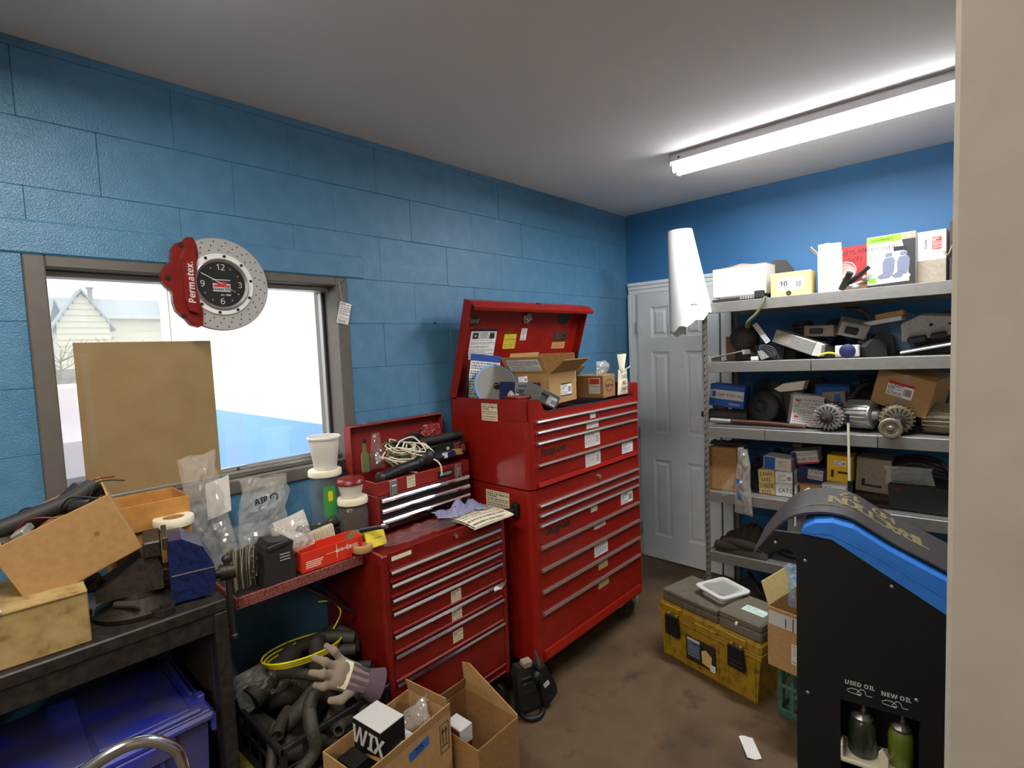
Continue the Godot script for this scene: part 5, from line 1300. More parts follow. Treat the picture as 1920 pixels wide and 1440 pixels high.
func alternator(label: String, at: Transform3D, m: String, face := true) -> Node3D:
	var t := thing("alternator", label, "alternator", at * T(0, 0.007, 0))
	# ribbed casing, axis along local z
	part(t, "casing", G.new().lathe([Vector2(0, -0.08), Vector2(0.055, -0.075), Vector2(0.068, -0.05), Vector2(0.07, 0.03), Vector2(0.06, 0.048), Vector2(0, 0.05)], 30, T(0, 0.07, 0, 0, 90)), m)
	var fan := G.new()
	for i in 22:
		var a := TAU * i / 22
		fan.box(Vector3(0.006, 0.012, 0.11), 0.001, T(sin(a) * 0.068, 0.07 + cos(a) * 0.068, -0.015, 0, 0, -rad_to_deg(a)))
	part(t, "fins", fan, m)
	if face:
		var sl := G.new()
		for i in 16:
			var a := TAU * i / 16
			sl.box(Vector3(0.006, 0.022, 0.001), 0, T(sin(a) * 0.045, 0.07 + cos(a) * 0.045, 0.0502, 0, 0, -rad_to_deg(a)))
		part(t, "vents", sl, "dull_black")
	part(t, "pulley", G.new().lathe([Vector2(0, 0.05), Vector2(0.03, 0.05), Vector2(0.027, 0.058), Vector2(0.027, 0.072), Vector2(0.03, 0.078), Vector2(0.02, 0.082), Vector2(0, 0.08)], 22, T(0, 0.07, 0, 0, 90)), "dark_steel" if face else m)
	part(t, "nut", G.new().cyl(0.011, 0.012, 6, T(0, 0.07, 0.08, 0, 90)), "chrome")
	return t

func module(label: String, at: Transform3D, s: Vector3, m: String) -> Node3D:
	var t := thing("engine_module", label, "module", at)
	part(t, "case", G.new().box(s, 0.005, T(0, s.y / 2, 0)), m)
	part(t, "flange", G.new().bx(-s.x / 2 - 0.01, 0, -s.z / 2, s.x / 2 + 0.01, 0.004, s.z / 2, 0.001), m)
	part(t, "socket", G.new().bx(-s.x * 0.3, s.y * 0.25, s.z / 2, s.x * 0.15, s.y * 0.75, s.z / 2 + 0.012, 0.003), "black")
	for x in [-0.4, 0.4]: part(t, "screw", G.new().cyl(0.004, 0.002, 8, T(s.x * x, s.y, s.z * 0.35)), "steel")
	return t

func rack_goods():
	# ---- top shelf
	var fs := thing("flat_vent_stack", "dark flat louvred parts under the white box on the top shelf", "part", on(0, 1.03, 0.45))
	part(fs, "plate", G.new().bx(-0.14, 0, -0.1, 0.13, 0.016, 0.09, 0.002), "grime")
	for k in 6: part(fs, "slat", G.new().bx(0.02 + k * 0.014, 0.004, 0.09, 0.03 + k * 0.014, 0.028, 0.094, 0.001), "module_grey")
	part(fs, "plate", G.new().bx(-0.1, 0.016, -0.08, 0.12, 0.03, 0.085, 0.002), "galv")
	part(fs, "end_box", G.new().bx(0.1, 0.003, 0.07, 0.15, 0.045, 0.1, 0.004), "soft_black")
	var wb := thing("white_carton", "big plain white carton at the end of the top shelf", "box", on(0, 1.018, 0.36, -2, 0.032))
	part(wb, "body", G.new().bx(-0.155, 0, -0.1, 0.155, 0.17, 0.1, 0.003), "white")
	part(wb, "lid_gap", G.new().bx(-0.154, 0.1702, -0.1, 0.154, 0.173, 0.1, 0.001), "card")
	part(wb, "torn_edge", G.new().prism([Vector2(-0.155, 0.17), Vector2(0.1, 0.17), Vector2(0.02, 0.186), Vector2(-0.04, 0.176)], 0.002, T(0, 0, 0.096)), "card_grey")
	var bl := thing("black_lamp_unit", "black moulded unit behind the white carton", "part", on(0, 1.19, 0.25, 20))
	part(bl, "shell", G.new().prism([Vector2(-0.07, 0), Vector2(0.07, 0), Vector2(0.06, 0.17), Vector2(0.02, 0.225), Vector2(-0.05, 0.23), Vector2(-0.07, 0.19)], 0.12, T(0, 0, -0.06)), "soft_black")
	nm("card_tan", ["c9ae6c", "d2b878", "d8be80"], 3.0, 0.04, 0.9, 72)
	var tb := pbox("tan_carton", "tan carton with a white part number label on the top shelf", on(0, 1.30, 0.43, 4), Vector3(0.2, 0.13, 0.14), "card_tan", "print_a", 0.62, 0.5)
	text(tb, "10", 0.026, "ink", T(-0.035, 0.068, 0.0712))
	part(tb, "thumb_cut", G.new().cyl(0.014, 0.001, 16, T(-0.01, 0.016, 0.07, 0, 90)), "dark_wood")
	var wc := thing("white_tall_carton", "tall dirty white carton with its top torn open", "box", on(0, 1.47, 0.40, 14))
	for q in box_walls(Vector3(0.11, 0.215, 0.13)): part(wc, q[0], q[1], "white")
	part(wc, "flap", G.new().box(Vector3(0.106, 0.06, 0.003), 0.001, T(0, 0.028, 0)), "card_grey", T(0, 0.213, 0.063, 0, -35))
	part(wc, "flap", G.new().box(Vector3(0.12, 0.05, 0.003), 0.001, T(0, 0.025, 0)), "white", T(-0.055, 0.213, 0, -90, 40))
	part(wc, "strap_loop", G.new().tube(arc(Vector3(-0.01, 0.235, 0.0), 0.03, 0, 180, 10), 0.006, 6), "galv")
	var rc := pbox("red_sign_box", "red box with black hand lettering at the back of the top shelf", on(0, 1.55, 0.17, 0, 0.05), Vector3(0.14, 0.21, 0.08), "red_ink")
	text(rc, "PARTS AND\nGUN", 0.024, "ink", T(0.0, 0.155, 0.0405, 0, 0, 5), plain)
	part(rc, "foot", G.new().bx(-0.06, -0.05, -0.035, 0.06, 0, 0.035, 0.003), "card")
	var yp := pbox("yellow_box", "pale yellow box edge beside the red lettered box", on(0, 1.455, 0.16), Vector3(0.07, 0.25, 0.06), "card_tan")
	var gd := thing("headlamp_bracket", "black brackets and a clear lens piled beside the seat cover box", "part", on(0, 1.585, 0.43))
	part(gd, "bracket", G.new().box(Vector3(0.03, 0.1, 0.02), 0.004, T(-0.025, 0.05, 0.05, 10, 20, -25)).box(Vector3(0.02, 0.13, 0.016), 0.004, T(0.025, 0.07, 0.03, 0, 10, -50)), "black")
	part(gd, "lens", G.new().lathe([Vector2(0, 0), Vector2(0.035, 0.004), Vector2(0.045, 0.016), Vector2(0.042, 0.02), Vector2(0, 0.012)], 20, T(-0.035, 0.105, -0.01, 20, 80)), "film_milky")
	part(gd, "ring", G.new().tube(arc(Vector3(-0.035, 0.105, 0.0), 0.046, 0, 345, 20), 0.004, 6, true), "brushed")
	part(gd, "knuckle", G.new().ell(Vector3(0.018, 0.014, 0.02), T(0.02, 0.014, 0.06)).ell(Vector3(0.014, 0.014, 0.014), T(0.05, 0.06, 0.02)).tube([Vector3(-0.01, 0.02, 0.05), Vector3(0.06, 0.05, 0.0)], 0.009, 8), "module_grey")
	var sc := pbox("seat_cover_box", "white and green printed seat cover box on the top shelf", on(0, 1.748, 0.37, -4), Vector3(0.2, 0.258, 0.14), "white")
	seat_print(sc)
	var wr := thing("white_red_box", "white box with a red mark on grey card at the shelf end", "box", on(0, 1.905, 0.36, -4))
	part(wr, "base", G.new().bx(-0.055, 0, -0.06, 0.055, 0.11, 0.06, 0.002), "card_grey")
	part(wr, "upper", G.new().bx(-0.055, 0.11, -0.06, 0.055, 0.25, 0.06, 0.002), "white", T(0, 0, 0.0))
	part(wr, "mark", G.new().plate(0.035, 0.06, 0.0008, T(0.02, 0.19, 0.0602)), "print_red")
	text(wr, "Exide", 0.012, "ink", T(-0.022, 0.19, 0.0602, 0, 0, 90))
	var dbx := pbox("dark_brown_box", "tall dark brown box partly hidden by the partition", on(0, 2.01, 0.40), Vector3(0.08, 0.27, 0.14), "dark_wood")
	part(dbx, "bracket", G.new().tube(path([Vector3(-0.06, 0.14, 0.07), Vector3(-0.045, 0.12, 0.08), Vector3(-0.03, 0.16, 0.08)], 4), 0.004, 6), "rusty_alloy")
	# paper roll leaning over the corner
	var pr := thing("paper_roll", "large white paper roll leaning over the rack corner", "paper", T(0.80, 1.73, 0.58))
	part(pr, "sheet", G.new().grid(24, 20, func(u, v):
		# a cone of rolled paper, wider and torn at the bottom
		var a: float = lerpf(-2.6, 2.2, u)
		var r: float = lerpf(0.125, 0.075, v)
		var h: float = v * 0.62 + (1.0 - v) * (0.17 * u * u - 0.02 + 0.012 * sin(u * 40.0) * (1.0 - v))
		var c := Vector3(lerpf(-0.03, -0.10, v), 0, lerpf(0.0, -0.03, v))
		return c + Vector3(sin(a) * r, h, cos(a) * r * 0.8)), "paper")
	part(pr, "smudge", G.new().grid(5, 1, func(u, v): return Vector3(0.025 + u * 0.05, 0.2 - u * 0.02 + v * 0.004, 0.098 - u * 0.02)).grid(4, 1, func(u, v): return Vector3(0.02 + u * 0.035, 0.15 + v * 0.01, 0.101 - u * 0.012)), "card_grey")
	# ---- second shelf
	var lv := thing("louvre_grille", "grey louvred plastic panel lying at the second shelf end", "panel", on(1, 0.965, 0.44, 0, 0.02, 0, 10))
	for k in 7: part(lv, "slat", G.new().box(Vector3(0.2, 0.005, 0.012), 0.001, T(0.0, 0.022, 0.08 - k * 0.016)), "module_grey")
	for x in [-0.1, 0.1]: part(lv, "frame_bar", G.new().bx(x - 0.005, 0.0, -0.045, x + 0.005, 0.028, 0.095, 0.002), "module_grey")
	var bcard := pbox("brown_card_box", "small brown card box at the back of the second shelf", on(1, 0.885, 0.15, 0), Vector3(0.1, 0.15, 0.08), "card_dark")
	var mh := thing("mirror_housing", "rounded dark grey mirror housing with a pale tag", "part", on(1, 1.02, 0.38, 10, 0.045))
	part(mh, "shell", G.new().ell(Vector3(0.085, 0.085, 0.06), T(0, 0.085, 0, 0, 0, 10)), "grime")
	part(mh, "foot", G.new().bx(-0.05, -0.045, -0.04, 0.06, 0.02, 0.04, 0.008), "soft_black")
	var pg := thing("frayed_strap", "frayed olive strap hanging over the top shelf lip", "strap", T(1.15, 1.80, 0.575))
	part(pg, "strap", G.new().tube(path([Vector3(-0.06, -0.06, -0.03), Vector3(-0.045, -0.03, -0.01), Vector3(0.0, 0.01, 0.0), Vector3(0.03, 0.06, 0.0), Vector3(0.038, 0.095, -0.012), Vector3(0.04, 0.1, -0.05)], 5), 0.012, 7, false, true, 0.005), "olive")
	var tgg := thing("bar_code_strip", "white bar code strip hanging on the mirror housing", "tag", on(1, 1.145, 0.47, 0, 0.09))
	part(tgg, "strip", G.new().plate(0.028, 0.13, 0.0012, T(0, 0.065, 0, 0, 0, 33)), "print_c")
	for k in 7:
		var r := [[1.10, 0.36, 0.05], [1.17, 0.42, 0.045], [1.27, 0.3, 0.06], [1.40, 0.28, 0.06], [1.46, 0.4, 0.04], [1.70, 0.3, 0.07], [1.67, 0.42, 0.05]]
		var lb := ["black plastic lump under the bar code strip", "black clip heap beside the grey airbag module", "black bracket behind the long grey module", "black housing below the cream fuse box", "black bracket beside the fan motor", "black shell below the flat white panel", "black ribbed duct before the alloy plate"]
		var h := thing("plastic_part", lb[k], "part", on(1, r[k][0], r[k][1], k * 37.0))
		part(h, "shell", G.new().prism([Vector2(-0.05, 0), Vector2(0.05, 0), Vector2(0.06, r[k][2]), Vector2(0.02, r[k][2] * 1.8), Vector2(-0.04, r[k][2] * 1.5)], 0.07, T(0, 0, -0.035)), "soft_black")
		part(h, "stub", G.new().tube([Vector3(0.0, r[k][2], 0), Vector3(0.05, r[k][2] + 0.03, 0.04)], 0.014, 8).box(Vector3(0.03, 0.02, 0.03), 0.003, T(-0.03, r[k][2] * 0.7, 0.045, 30)), "grime")
	var gm := thing("airbag_module", "long grey box lying tilted on the second shelf", "module", on(1, 1.315, 0.42, -8, 0.055, 0, -22))
	part(gm, "case", G.new().bx(-0.125, 0, -0.05, 0.1, 0.075, 0.05, 0.004), "module_grey")
	part(gm, "end_cap", G.new().prism([Vector2(0, 0), Vector2(0.045, 0.01), Vector2(0.03, 0.07), Vector2(0, 0.075)], 0.096, T(0.1, 0, -0.048)), "white")
	part(gm, "label", G.new().plate(0.06, 0.05, 0.0006, T(-0.06, 0.038, 0.0502)), "card_grey")
	module("cream fuse box with dirty top standing on black parts", on(1, 1.42, 0.36, 0, 0.118, 0, -3), Vector3(0.145, 0.06, 0.1), "card_grey")
	module("pale alloy control module tilted on the second shelf", on(1, 1.565, 0.38, 12, 0.12, 20, -18), Vector3(0.13, 0.075, 0.1), "module_grey")
	var hd := thing("door_handle", "grey door handle resting on the pale control module", "handle", on(1, 1.605, 0.40, 0, 0.225, 0, -28))
	part(hd, "grip", G.new().tube(path([Vector3(-0.06, 0.0, 0), Vector3(-0.02, 0.018, 0.01), Vector3(0.03, 0.016, 0.01), Vector3(0.06, -0.005, 0)], 5), 0.012, 9), "grime")
	var fw := thing("white_cover", "flat white cover lying on a brown box on the second shelf", "cover", on(1, 1.70, 0.32, 0, 0.165, 0, 8))
	part(fw, "panel", G.new().bx(-0.09, 0, -0.08, 0.09, 0.022, 0.08, 0.003), "white")
	part(fw, "box", G.new().bx(-0.02, 0.022, -0.07, 0.1, 0.05, 0.07, 0.003), "card")
	var am := thing("alloy_plate", "wide alloy engine cover with black pads at the shelf end", "part", on(1, 1.885, 0.36, -4, 0.05, 14))
	part(am, "plate", G.new().prism([Vector2(-0.1, 0.02), Vector2(0.13, 0.05), Vector2(0.13, 0.13), Vector2(-0.02, 0.15), Vector2(-0.1, 0.11)], 0.05, T(0, 0, -0.04)), "module_grey")
	part(am, "pad", G.new().box(Vector3(0.075, 0.03, 0.03), 0.004, T(-0.035, 0.035, 0.03, 0, 0, 8)).box(Vector3(0.06, 0.03, 0.03), 0.004, T(0.05, 0.05, 0.03, 0, 0, 8)), "black")
	part(am, "rail", G.new().box(Vector3(0.22, 0.012, 0.05), 0.003, T(0.01, 0.0, 0.06, 0, 0, 10)), "brushed")
	part(am, "bolt_hole", G.new().cyl(0.008, 0.002, 10, T(0.02, 0.1, 0.01, 0, 90)).cyl(0.006, 0.002, 10, T(0.09, 0.1, 0.01, 0, 90)), "dull_black")
	var fan := thing("fan_motor", "small black fan in a white square frame on the second shelf", "fan", on(1, 1.567, 0.48, 0, 0.004))
	part(fan, "frame", G.new().bx(-0.053, 0, -0.02, 0.053, 0.06, 0.012, 0.003), "white")
	part(fan, "rotor", G.new().lathe([Vector2(0, 0.02), Vector2(0.02, 0.02), Vector2(0.036, 0.012), Vector2(0.036, 0)], 24, T(0.004, 0.03, 0.012, 0, 90)), "navy")
	part(fan, "lead", G.new().tube(path([Vector3(-0.04, 0.015, 0.02), Vector3(-0.08, 0.025, 0.03), Vector3(-0.13, 0.01, 0.03)], 4), 0.006, 6), "yellow")
	var dr := thing("blue_wrapped_part", "blue wrapped part deep in the second shelf", "part", on(1, 1.72, 0.17, 0, 0.0))
	part(dr, "wrap", G.new().ell(Vector3(0.13, 0.075, 0.06), T(0, 0.16, 0)).bx(-0.1, 0, -0.05, 0.1, 0.12, 0.05, 0.02), "film_blue")
	# ---- third shelf
	var stt := thing("starter_motor", "dark cylindrical starter motor under the blue box", "part", on(2, 0.935, 0.40, 8))
	part(stt, "barrel", G.new().tube([Vector3(-0.12, 0.055, 0), Vector3(0.1, 0.05, 0)], 0.04, 16).tube([Vector3(-0.1, 0.1, -0.01), Vector3(-0.02, 0.1, -0.01)], 0.024, 12), "grime")
	part(stt, "nose", G.new().tube([Vector3(-0.17, 0.058, 0), Vector3(-0.12, 0.055, 0)], 0.018, 12, false, true, 0.032), "cast_iron")
	nm("blue_box", ["1c4a8c", "2258a0", "2860ac"], 3.0, 0.03, 0.7, 73)
	var pb := pbox("blue_part_box", "blue and white part box tilted on the third shelf", on(2, 0.915, 0.37, 4, 0.098, 0, -7), Vector3(0.205, 0.135, 0.12), "blue_box")
	part(pb, "white_band", G.new().plate(0.2, 0.056, 0.0008, T(0, 0.075, 0.0602)), "white")
	text(pb, "Belt 1500 mg", 0.019, "ink", T(0.02, 0.073, 0.0611), plain)
	part(pb, "emblem", G.new().plate(0.02, 0.034, 0.0008, T(-0.075, 0.075, 0.0611)), "blue_ink")
	text(pb, "ACDelco", 0.012, "white", T(0.05, 0.022, 0.0605))
	var hc := thing("booster_shell", "round black brake booster shell on the third shelf", "part", on(2, 1.115, 0.40, -10, 0.016, -12))
	part(hc, "dome", G.new().lathe([Vector2(0, 0.05), Vector2(0.02, 0.046), Vector2(0.034, 0.03), Vector2(0.04, 0.02), Vector2(0.08, 0.014), Vector2(0.094, 0.0), Vector2(0.094, -0.03), Vector2(0.07, -0.06), Vector2(0, -0.06)], 36, T(0, 0.095, 0, 0, 90)), "soft_black")
	var rod := thing("axle_rod", "long brown steering rod lying along the third shelf", "rod", on(2, 1.1, 0.51, 1, 0.022))
	nm("rusty", ["3a2018", "55301f", "6a4030"], 10.0, 0.04, 0.6, 74, 0.3)
	part(rod, "shaft", G.new().tube([Vector3(-0.27, 0.008, 0), Vector3(-0.2, 0.014, 0), Vector3(0.1, 0.008, 0), Vector3(0.28, -0.004, 0)], 0.011, 10), "rusty")
	part(rod, "joint", G.new().tube([Vector3(-0.24, 0.012, 0), Vector3(-0.12, 0.012, 0)], 0.016, 10, false, true, 0.012), "alloy")
	var wb2 := pbox("white_logo_box", "white parts box with red and black print on the third shelf", on(2, 1.33, 0.37, 22, 0.004, 0, -8), Vector3(0.15, 0.17, 0.16), "white", "print_spot", 0.98, 0.96)
	part(wb2, "top_flap", G.new().bx(-0.073, 0.171, -0.078, 0.073, 0.175, 0.078, 0.001), "white", T(0, 0, 0, 0, 0, -2))
	for e in [[-0.05, 0.14], [0.05, 0.04], [-0.05, 0.05]]: part(wb2, "lips_print", G.new().ell(Vector3(0.013, 0.006, 0.001), T(e[0], e[1], 0.081)), "red_ink")
	var ds := thing("pale_dish", "pale plastic cover resting on top of the white parts box", "part", on(2, 1.285, 0.33, 0, 0.205, 0, 6))
	part(ds, "cover", G.new().prism([Vector2(-0.1, 0.02), Vector2(-0.07, 0.0), Vector2(0.05, 0.0), Vector2(0.07, 0.05), Vector2(-0.05, 0.045)], 0.09, T(0, 0, -0.045)), "cream")
	part(ds, "stack", G.new().bx(-0.06, -0.2, -0.05, 0.05, 0.002, 0.03, 0.004), "grime")
	pbox("blue_lid_box", "dark blue box behind the grey box on the third shelf", on(2, 1.45, 0.2, 6, 0.0), Vector3(0.17, 0.235, 0.1), "blue_box")
	var g2 := pbox("grey_spare_box", "grey and blue spare part box behind the alternator", on(2, 1.485, 0.27, -6, 0.0, 0, 4), Vector3(0.115, 0.19, 0.06), "card_grey")
	part(g2, "mark", G.new().plate(0.03, 0.05, 0.0008, T(0.02, 0.15, 0.0302)), "blue_ink")
	alternator("silver alternator facing out with a slotted face", on(2, 1.488, 0.455, -6), "alloy")
	alternator("ribbed silver alternator seen side on", on(2, 1.635, 0.43, 72, 0.012), "alloy", false)
	alternator("rusty alternator with a wide pulley under the brown box", on(2, 1.775, 0.46, 12), "rusty_alloy")
	var pw := thing("idler_pulley", "cream pulley wheel in front of the rusty alternator", "pulley", on(2, 1.765, 0.575, 10, -0.008))
	part(pw, "rim", G.new().lathe([Vector2(0.012, -0.01), Vector2(0.045, -0.01), Vector2(0.049, -0.006), Vector2(0.044, 0), Vector2(0.049, 0.006), Vector2(0.045, 0.01), Vector2(0.034, 0.01), Vector2(0.03, 0.004), Vector2(0.016, 0.004), Vector2(0.012, 0.012), Vector2(0.012, -0.01)], 32, T(0, 0.05, 0, 0, 90)), "rusty_alloy")
	part(pw, "bearing", G.new().lathe([Vector2(0, 0.014), Vector2(0.008, 0.014), Vector2(0.013, 0.01)], 16, T(0, 0.05, 0, 0, 90)), "chrome")
	alternator("ribbed dark casing half hidden at the third shelf end", on(2, 1.955, 0.40, 80, 0.0), "rusty_alloy", false)
	var bb := carton("parcel_box", "brown parcel box with a white label tilted on the alternators", on(2, 1.80, 0.34, -16, 0.128, 8, -18), Vector3(0.25, 0.19, 0.2), "card")
	part(bb, "label", G.new().plate(0.115, 0.07, 0.0008, T(-0.01, 0.105, 0.1006)), "print_a")
	part(bb, "label_head", G.new().plate(0.115, 0.012, 0.0008, T(-0.01, 0.137, 0.1014)), "red_ink")
	part(bb, "front_tape", G.new().bx(-0.012, 0.0, 0.1, 0.016, 0.191, 0.1006, 0), "film_milky")
	var wh := thing("wiring_bundle", "thin dark wires standing behind the parcel box", "wiring", on(2, 1.93, 0.2, 0))
	for k in 3: part(wh, "wire", G.new().tube(path([Vector3(0.02 * k, 0, 0), Vector3(0.03 * k - 0.05, 0.18, 0.02), Vector3(0.02 * k - 0.09, 0.34, 0.04)], 5), 0.004, 6), "rusty")
	# long thin clamp hanging over the lips
	var rod2 := thing("valve_stem", "pale rod with a black end hanging over the rack front", "rod", T(1.588, 0.90, 0.57))
	part(rod2, "shaft", G.new().tube([Vector3(0, 0.33, 0), Vector3(0.006, 0.02, 0)], 0.006, 8), "cream")
	part(rod2, "end", G.new().tube([Vector3(0, 0.33, 0), Vector3(-0.002, 0.37, 0)], 0.008, 8).tube(path([Vector3(0.006, 0.03, 0), Vector3(0.008, -0.03, 0), Vector3(0.03, -0.07, 0.0), Vector3(0.1, -0.085, 0)], 4), 0.008, 8), "black")
	# ---- fourth shelf
	pbox("brown_carton", "tall brown carton at the end of the fourth shelf", on(3, 0.925, 0.40, 0), Vector3(0.17, 0.262, 0.2), "card_dark")
	var rg2 := thing("dark_rag", "dark rag with trim rolled on the tall brown carton", "rag", on(3, 0.95, 0.42, 0, 0.264))
	part(rg2, "cloth", G.new().grid(16, 8, func(u, v): return Vector3((u - 0.5) * 0.22, 0.012 + 0.03 * sin(PI * v) * (0.6 + 0.5 * noise.get_noise_2d(u * 9, v * 5)), (v - 0.5) * 0.12)), "dark_cloth")
	var hb := thing("hanging_bag", "clear bag with blue print hanging over the fourth shelf lip", "bag", T(1.065, 0.66, 0.585, -8))
	bag(hb, "film", 0.11, 0.39, 0.032, "film_milky", T(0.01, 0, 0), 17.0, 0.55)
	part(hb, "blue_print", G.new().box(Vector3(0.02, 0.12, 0.001), 0, T(-0.005, 0.15, 0.03, 0, 0, 4)), "blue_ink")
	part(hb, "torn_end", G.new().grid(6, 6, func(u, v): return Vector3(-0.04 - u * 0.07, 0.12 + v * 0.12 * (1 - u * 0.5) - u * 0.03, 0.02 + 0.02 * noise.get_noise_2d(u * 5, v * 5))), "film_milky")
	var bs := [
		["tan_spark_box", "lower tan box lettered AMR beside the hanging bag", 1.165, 0.0, 0.09, 0.06, "card_tan", "LAMR\nLLEL", 0.46, 0.0],
		["tan_spark_box", "upper tan box lettered AMR beside the hanging bag", 1.165, 0.061, 0.09, 0.08, "card_tan", "LAMR\nLLEL", 0.46, 2.0],
		["white_spark_box", "white box handwritten CAT C on the fourth shelf", 1.27, 0.0, 0.112, 0.07, "white", "CAT C", 0.47, 0.0],
		["white_spark_box", "white printed box stacked on the CAT C box", 1.262, 0.071, 0.1, 0.068, "paper", "", 0.46, 0.0],
		["navy_white_box", "blue and white box topping the two stacked white boxes", 1.22, 0.142, 0.15, 0.075, "white", "", 0.45, -4.0],
		["tan_small_box", "small plain tan box below the navy box", 1.39, 0.0, 0.105, 0.078, "card", "", 0.46, 0.0],
		["navy_filter_box", "navy box with a white handwritten label", 1.385, 0.079, 0.14, 0.09, "navy", "", 0.41, -5.0],
		["lettered_box", "white box with black lettering and red edge on the navy box", 1.355, 0.172, 0.135, 0.075, "white", "", 0.40, 9.0],
		["number_box", "white numbered box below the yellow box", 1.507, 0.018, 0.12, 0.075, "white", "", 0.45, 2.0],
		["yellow_filter_box", "bright yellow filter box with a white label", 1.517, 0.098, 0.115, 0.145, "yellow_box", "", 0.40, -3.0],
		["grey_tool_box", "grey-brown box with a printed wrench on the fourth shelf", 1.66, 0.045, 0.155, 0.185, "card_grey", "", 0.34, -4.0]]
	nm("yellow_box", ["e0b010", "eabc18", "f0c420"], 3.0, 0.03, 0.6, 75)
	for k in bs.size():
		var e: Array = bs[k]
		var o := pbox(e[0], e[1], on(3, e[2], e[8] - 0.06, e[9] * 0.3, e[3], 0, e[9]), Vector3(e[4], e[5], 0.13), e[6])
		var fz := 0.0656
		if e[7]: text(o, e[7], 0.02 if e[7].contains("\n") else 0.022, "ink", T(0, e[5] / 2, fz), plain)
		match k:
			3: part(o, "label", G.new().plate(0.08, 0.045, 0.0008, T(0, 0.034, fz)), "print_a")
			4:
				part(o, "blue_half", G.new().plate(0.06, 0.07, 0.0008, T(-0.04, 0.0375, fz)), "blue_box")
				part(o, "label", G.new().plate(0.06, 0.045, 0.0008, T(0.032, 0.04, fz)), "print_cream")
			6:
				part(o, "label", G.new().plate(0.075, 0.055, 0.0008, T(0.02, 0.05, fz)), "white")
				text(o, "SPARK\nWIRES", 0.018, "ink", T(0.02, 0.05, fz + 0.0008), plain)
			7:
				part(o, "red_edge", G.new().plate(0.133, 0.01, 0.0008, T(0, 0.006, fz)), "red_ink")
				part(o, "navy_edge", G.new().plate(0.026, 0.07, 0.0008, T(-0.052, 0.0375, fz)), "navy")
				text(o, "OOOOOO\nHEAD TOOL", 0.017, "ink", T(0.013, 0.042, fz), plain)
			8: part(o, "label", G.new().plate(0.1, 0.055, 0.0008, T(0, 0.0375, fz)), "print_bar")
			9:
				part(o, "label", G.new().plate(0.055, 0.03, 0.0008, T(0.005, 0.105, fz)), "print_a")
				part(o, "mascot_block", G.new().plate(0.014, 0.04, 0.0008, T(-0.03, 0.045, fz)).plate(0.045, 0.012, 0.0008, T(0.018, 0.055, fz)), "dark_wood")
			10: part(o, "wrench_print", G.new().bx(-0.05, 0.03, fz, 0.04, 0.042, fz + 0.001, 0).bx(-0.05, 0.04, fz, -0.035, 0.07, fz + 0.001, 0), "grime")
	var sup := thing("spacer_board", "dark board under the numbered and tool boxes", "board", on(3, 1.6, 0.33))
	part(sup, "board", G.new().bx(-0.15, 0, -0.12, 0.17, 0.016, 0.13, 0.002).bx(-0.02, 0.016, -0.12, 0.15, 0.043, 0.06, 0.002), "dark_wood")
	var kn := thing("pulley_cord", "black cord with a white clip hanging before the navy box", "cord", T(1.32, 0.64, 0.565))
	part(kn, "cord", G.new().tube(path([Vector3(0.0, 0.36, -0.02), Vector3(0.012, 0.28, 0.0), Vector3(0.012, 0.1, 0.0), Vector3(0.02, 0.0, 0.0)], 5), 0.005, 7), "black")
	part(kn, "white_end", G.new().tube([Vector3(0.015, 0.12, 0.0), Vector3(0.02, 0.0, 0.0)], 0.006, 7), "white")
	part(kn, "clip", G.new().tube([Vector3(0.05, 0.19, 0.0), Vector3(0.09, 0.22, 0.0)], 0.006, 7), "white")
	part(kn, "tie", G.new().tube([Vector3(0.012, 0.17, 0.0), Vector3(0.05, 0.19, 0.0)], 0.002, 5), "black")
	var bgb := thing("black_bag_heap", "black plastic heap behind the small boxes on the fourth shelf", "bag", on(3, 1.17, 0.25))
	part(bgb, "heap", G.new().grid(16, 10, func(u, v): return Vector3((u - 0.5) * 0.34, 0.27 * sin(PI * clampf(v, 0, 1)) * (0.75 + 0.3 * noise.get_noise_2d(u * 6, v * 5)) * (0.6 + 0.4 * sin(PI * u)) + 0.002, (v - 0.5) * 0.26)), "black")
	var hp := thing("hose_heap", "tangle of dark hoses and clear film at the fourth shelf end", "hoses", on(3, 1.87, 0.33, 0, 0.13))
	for k in 5: part(hp, "hose", G.new().tube(path([Vector3(-0.12, 0.01 + 0.02 * k, 0.05 - 0.03 * k), Vector3(-0.03, 0.06 + 0.015 * k, 0.06 - 0.02 * k), Vector3(0.07, 0.03 + 0.02 * k, 0.02), Vector3(0.12, 0.05, -0.04 + 0.02 * k)], 5), 0.012, 8), "soft_black")
	bag(hp, "film", 0.2, 0.09, 0.03, "film_milky", T(-0.04, -0.005, 0.09), 25.0, 0.9)
	var bbx := pbox("black_tool_case", "black tool case below the hose tangle", on(3, 1.87, 0.37, -3), Vector3(0.24, 0.128, 0.2), "soft_black")
	part(bbx, "badge", G.new().plate(0.03, 0.015, 0.0008, T(-0.08, 0.105, 0.1002)), "red_dark")
	# ---- fifth shelf and below
	var cg := thing("greasy_cloth_heap", "greasy brown overalls heaped on the lowest shelf", "clothes", on(4, 1.03, 0.37))
	part(cg, "heap", G.new().grid(30, 18, func(u, v):
		var e: float = pow(maxf(sin(PI * u), 0.0), 0.5) * pow(maxf(sin(PI * v), 0.0), 0.6)
		return Vector3((u - 0.5) * 0.3, 0.003 + e * (0.12 + 0.06 * noise.get_noise_2d(u * 3.0 + 2.0, v * 2.5) + 0.012 * sin(u * 31.0 + v * 9.0)), (v - 0.5) * 0.32)), "dark_cloth")
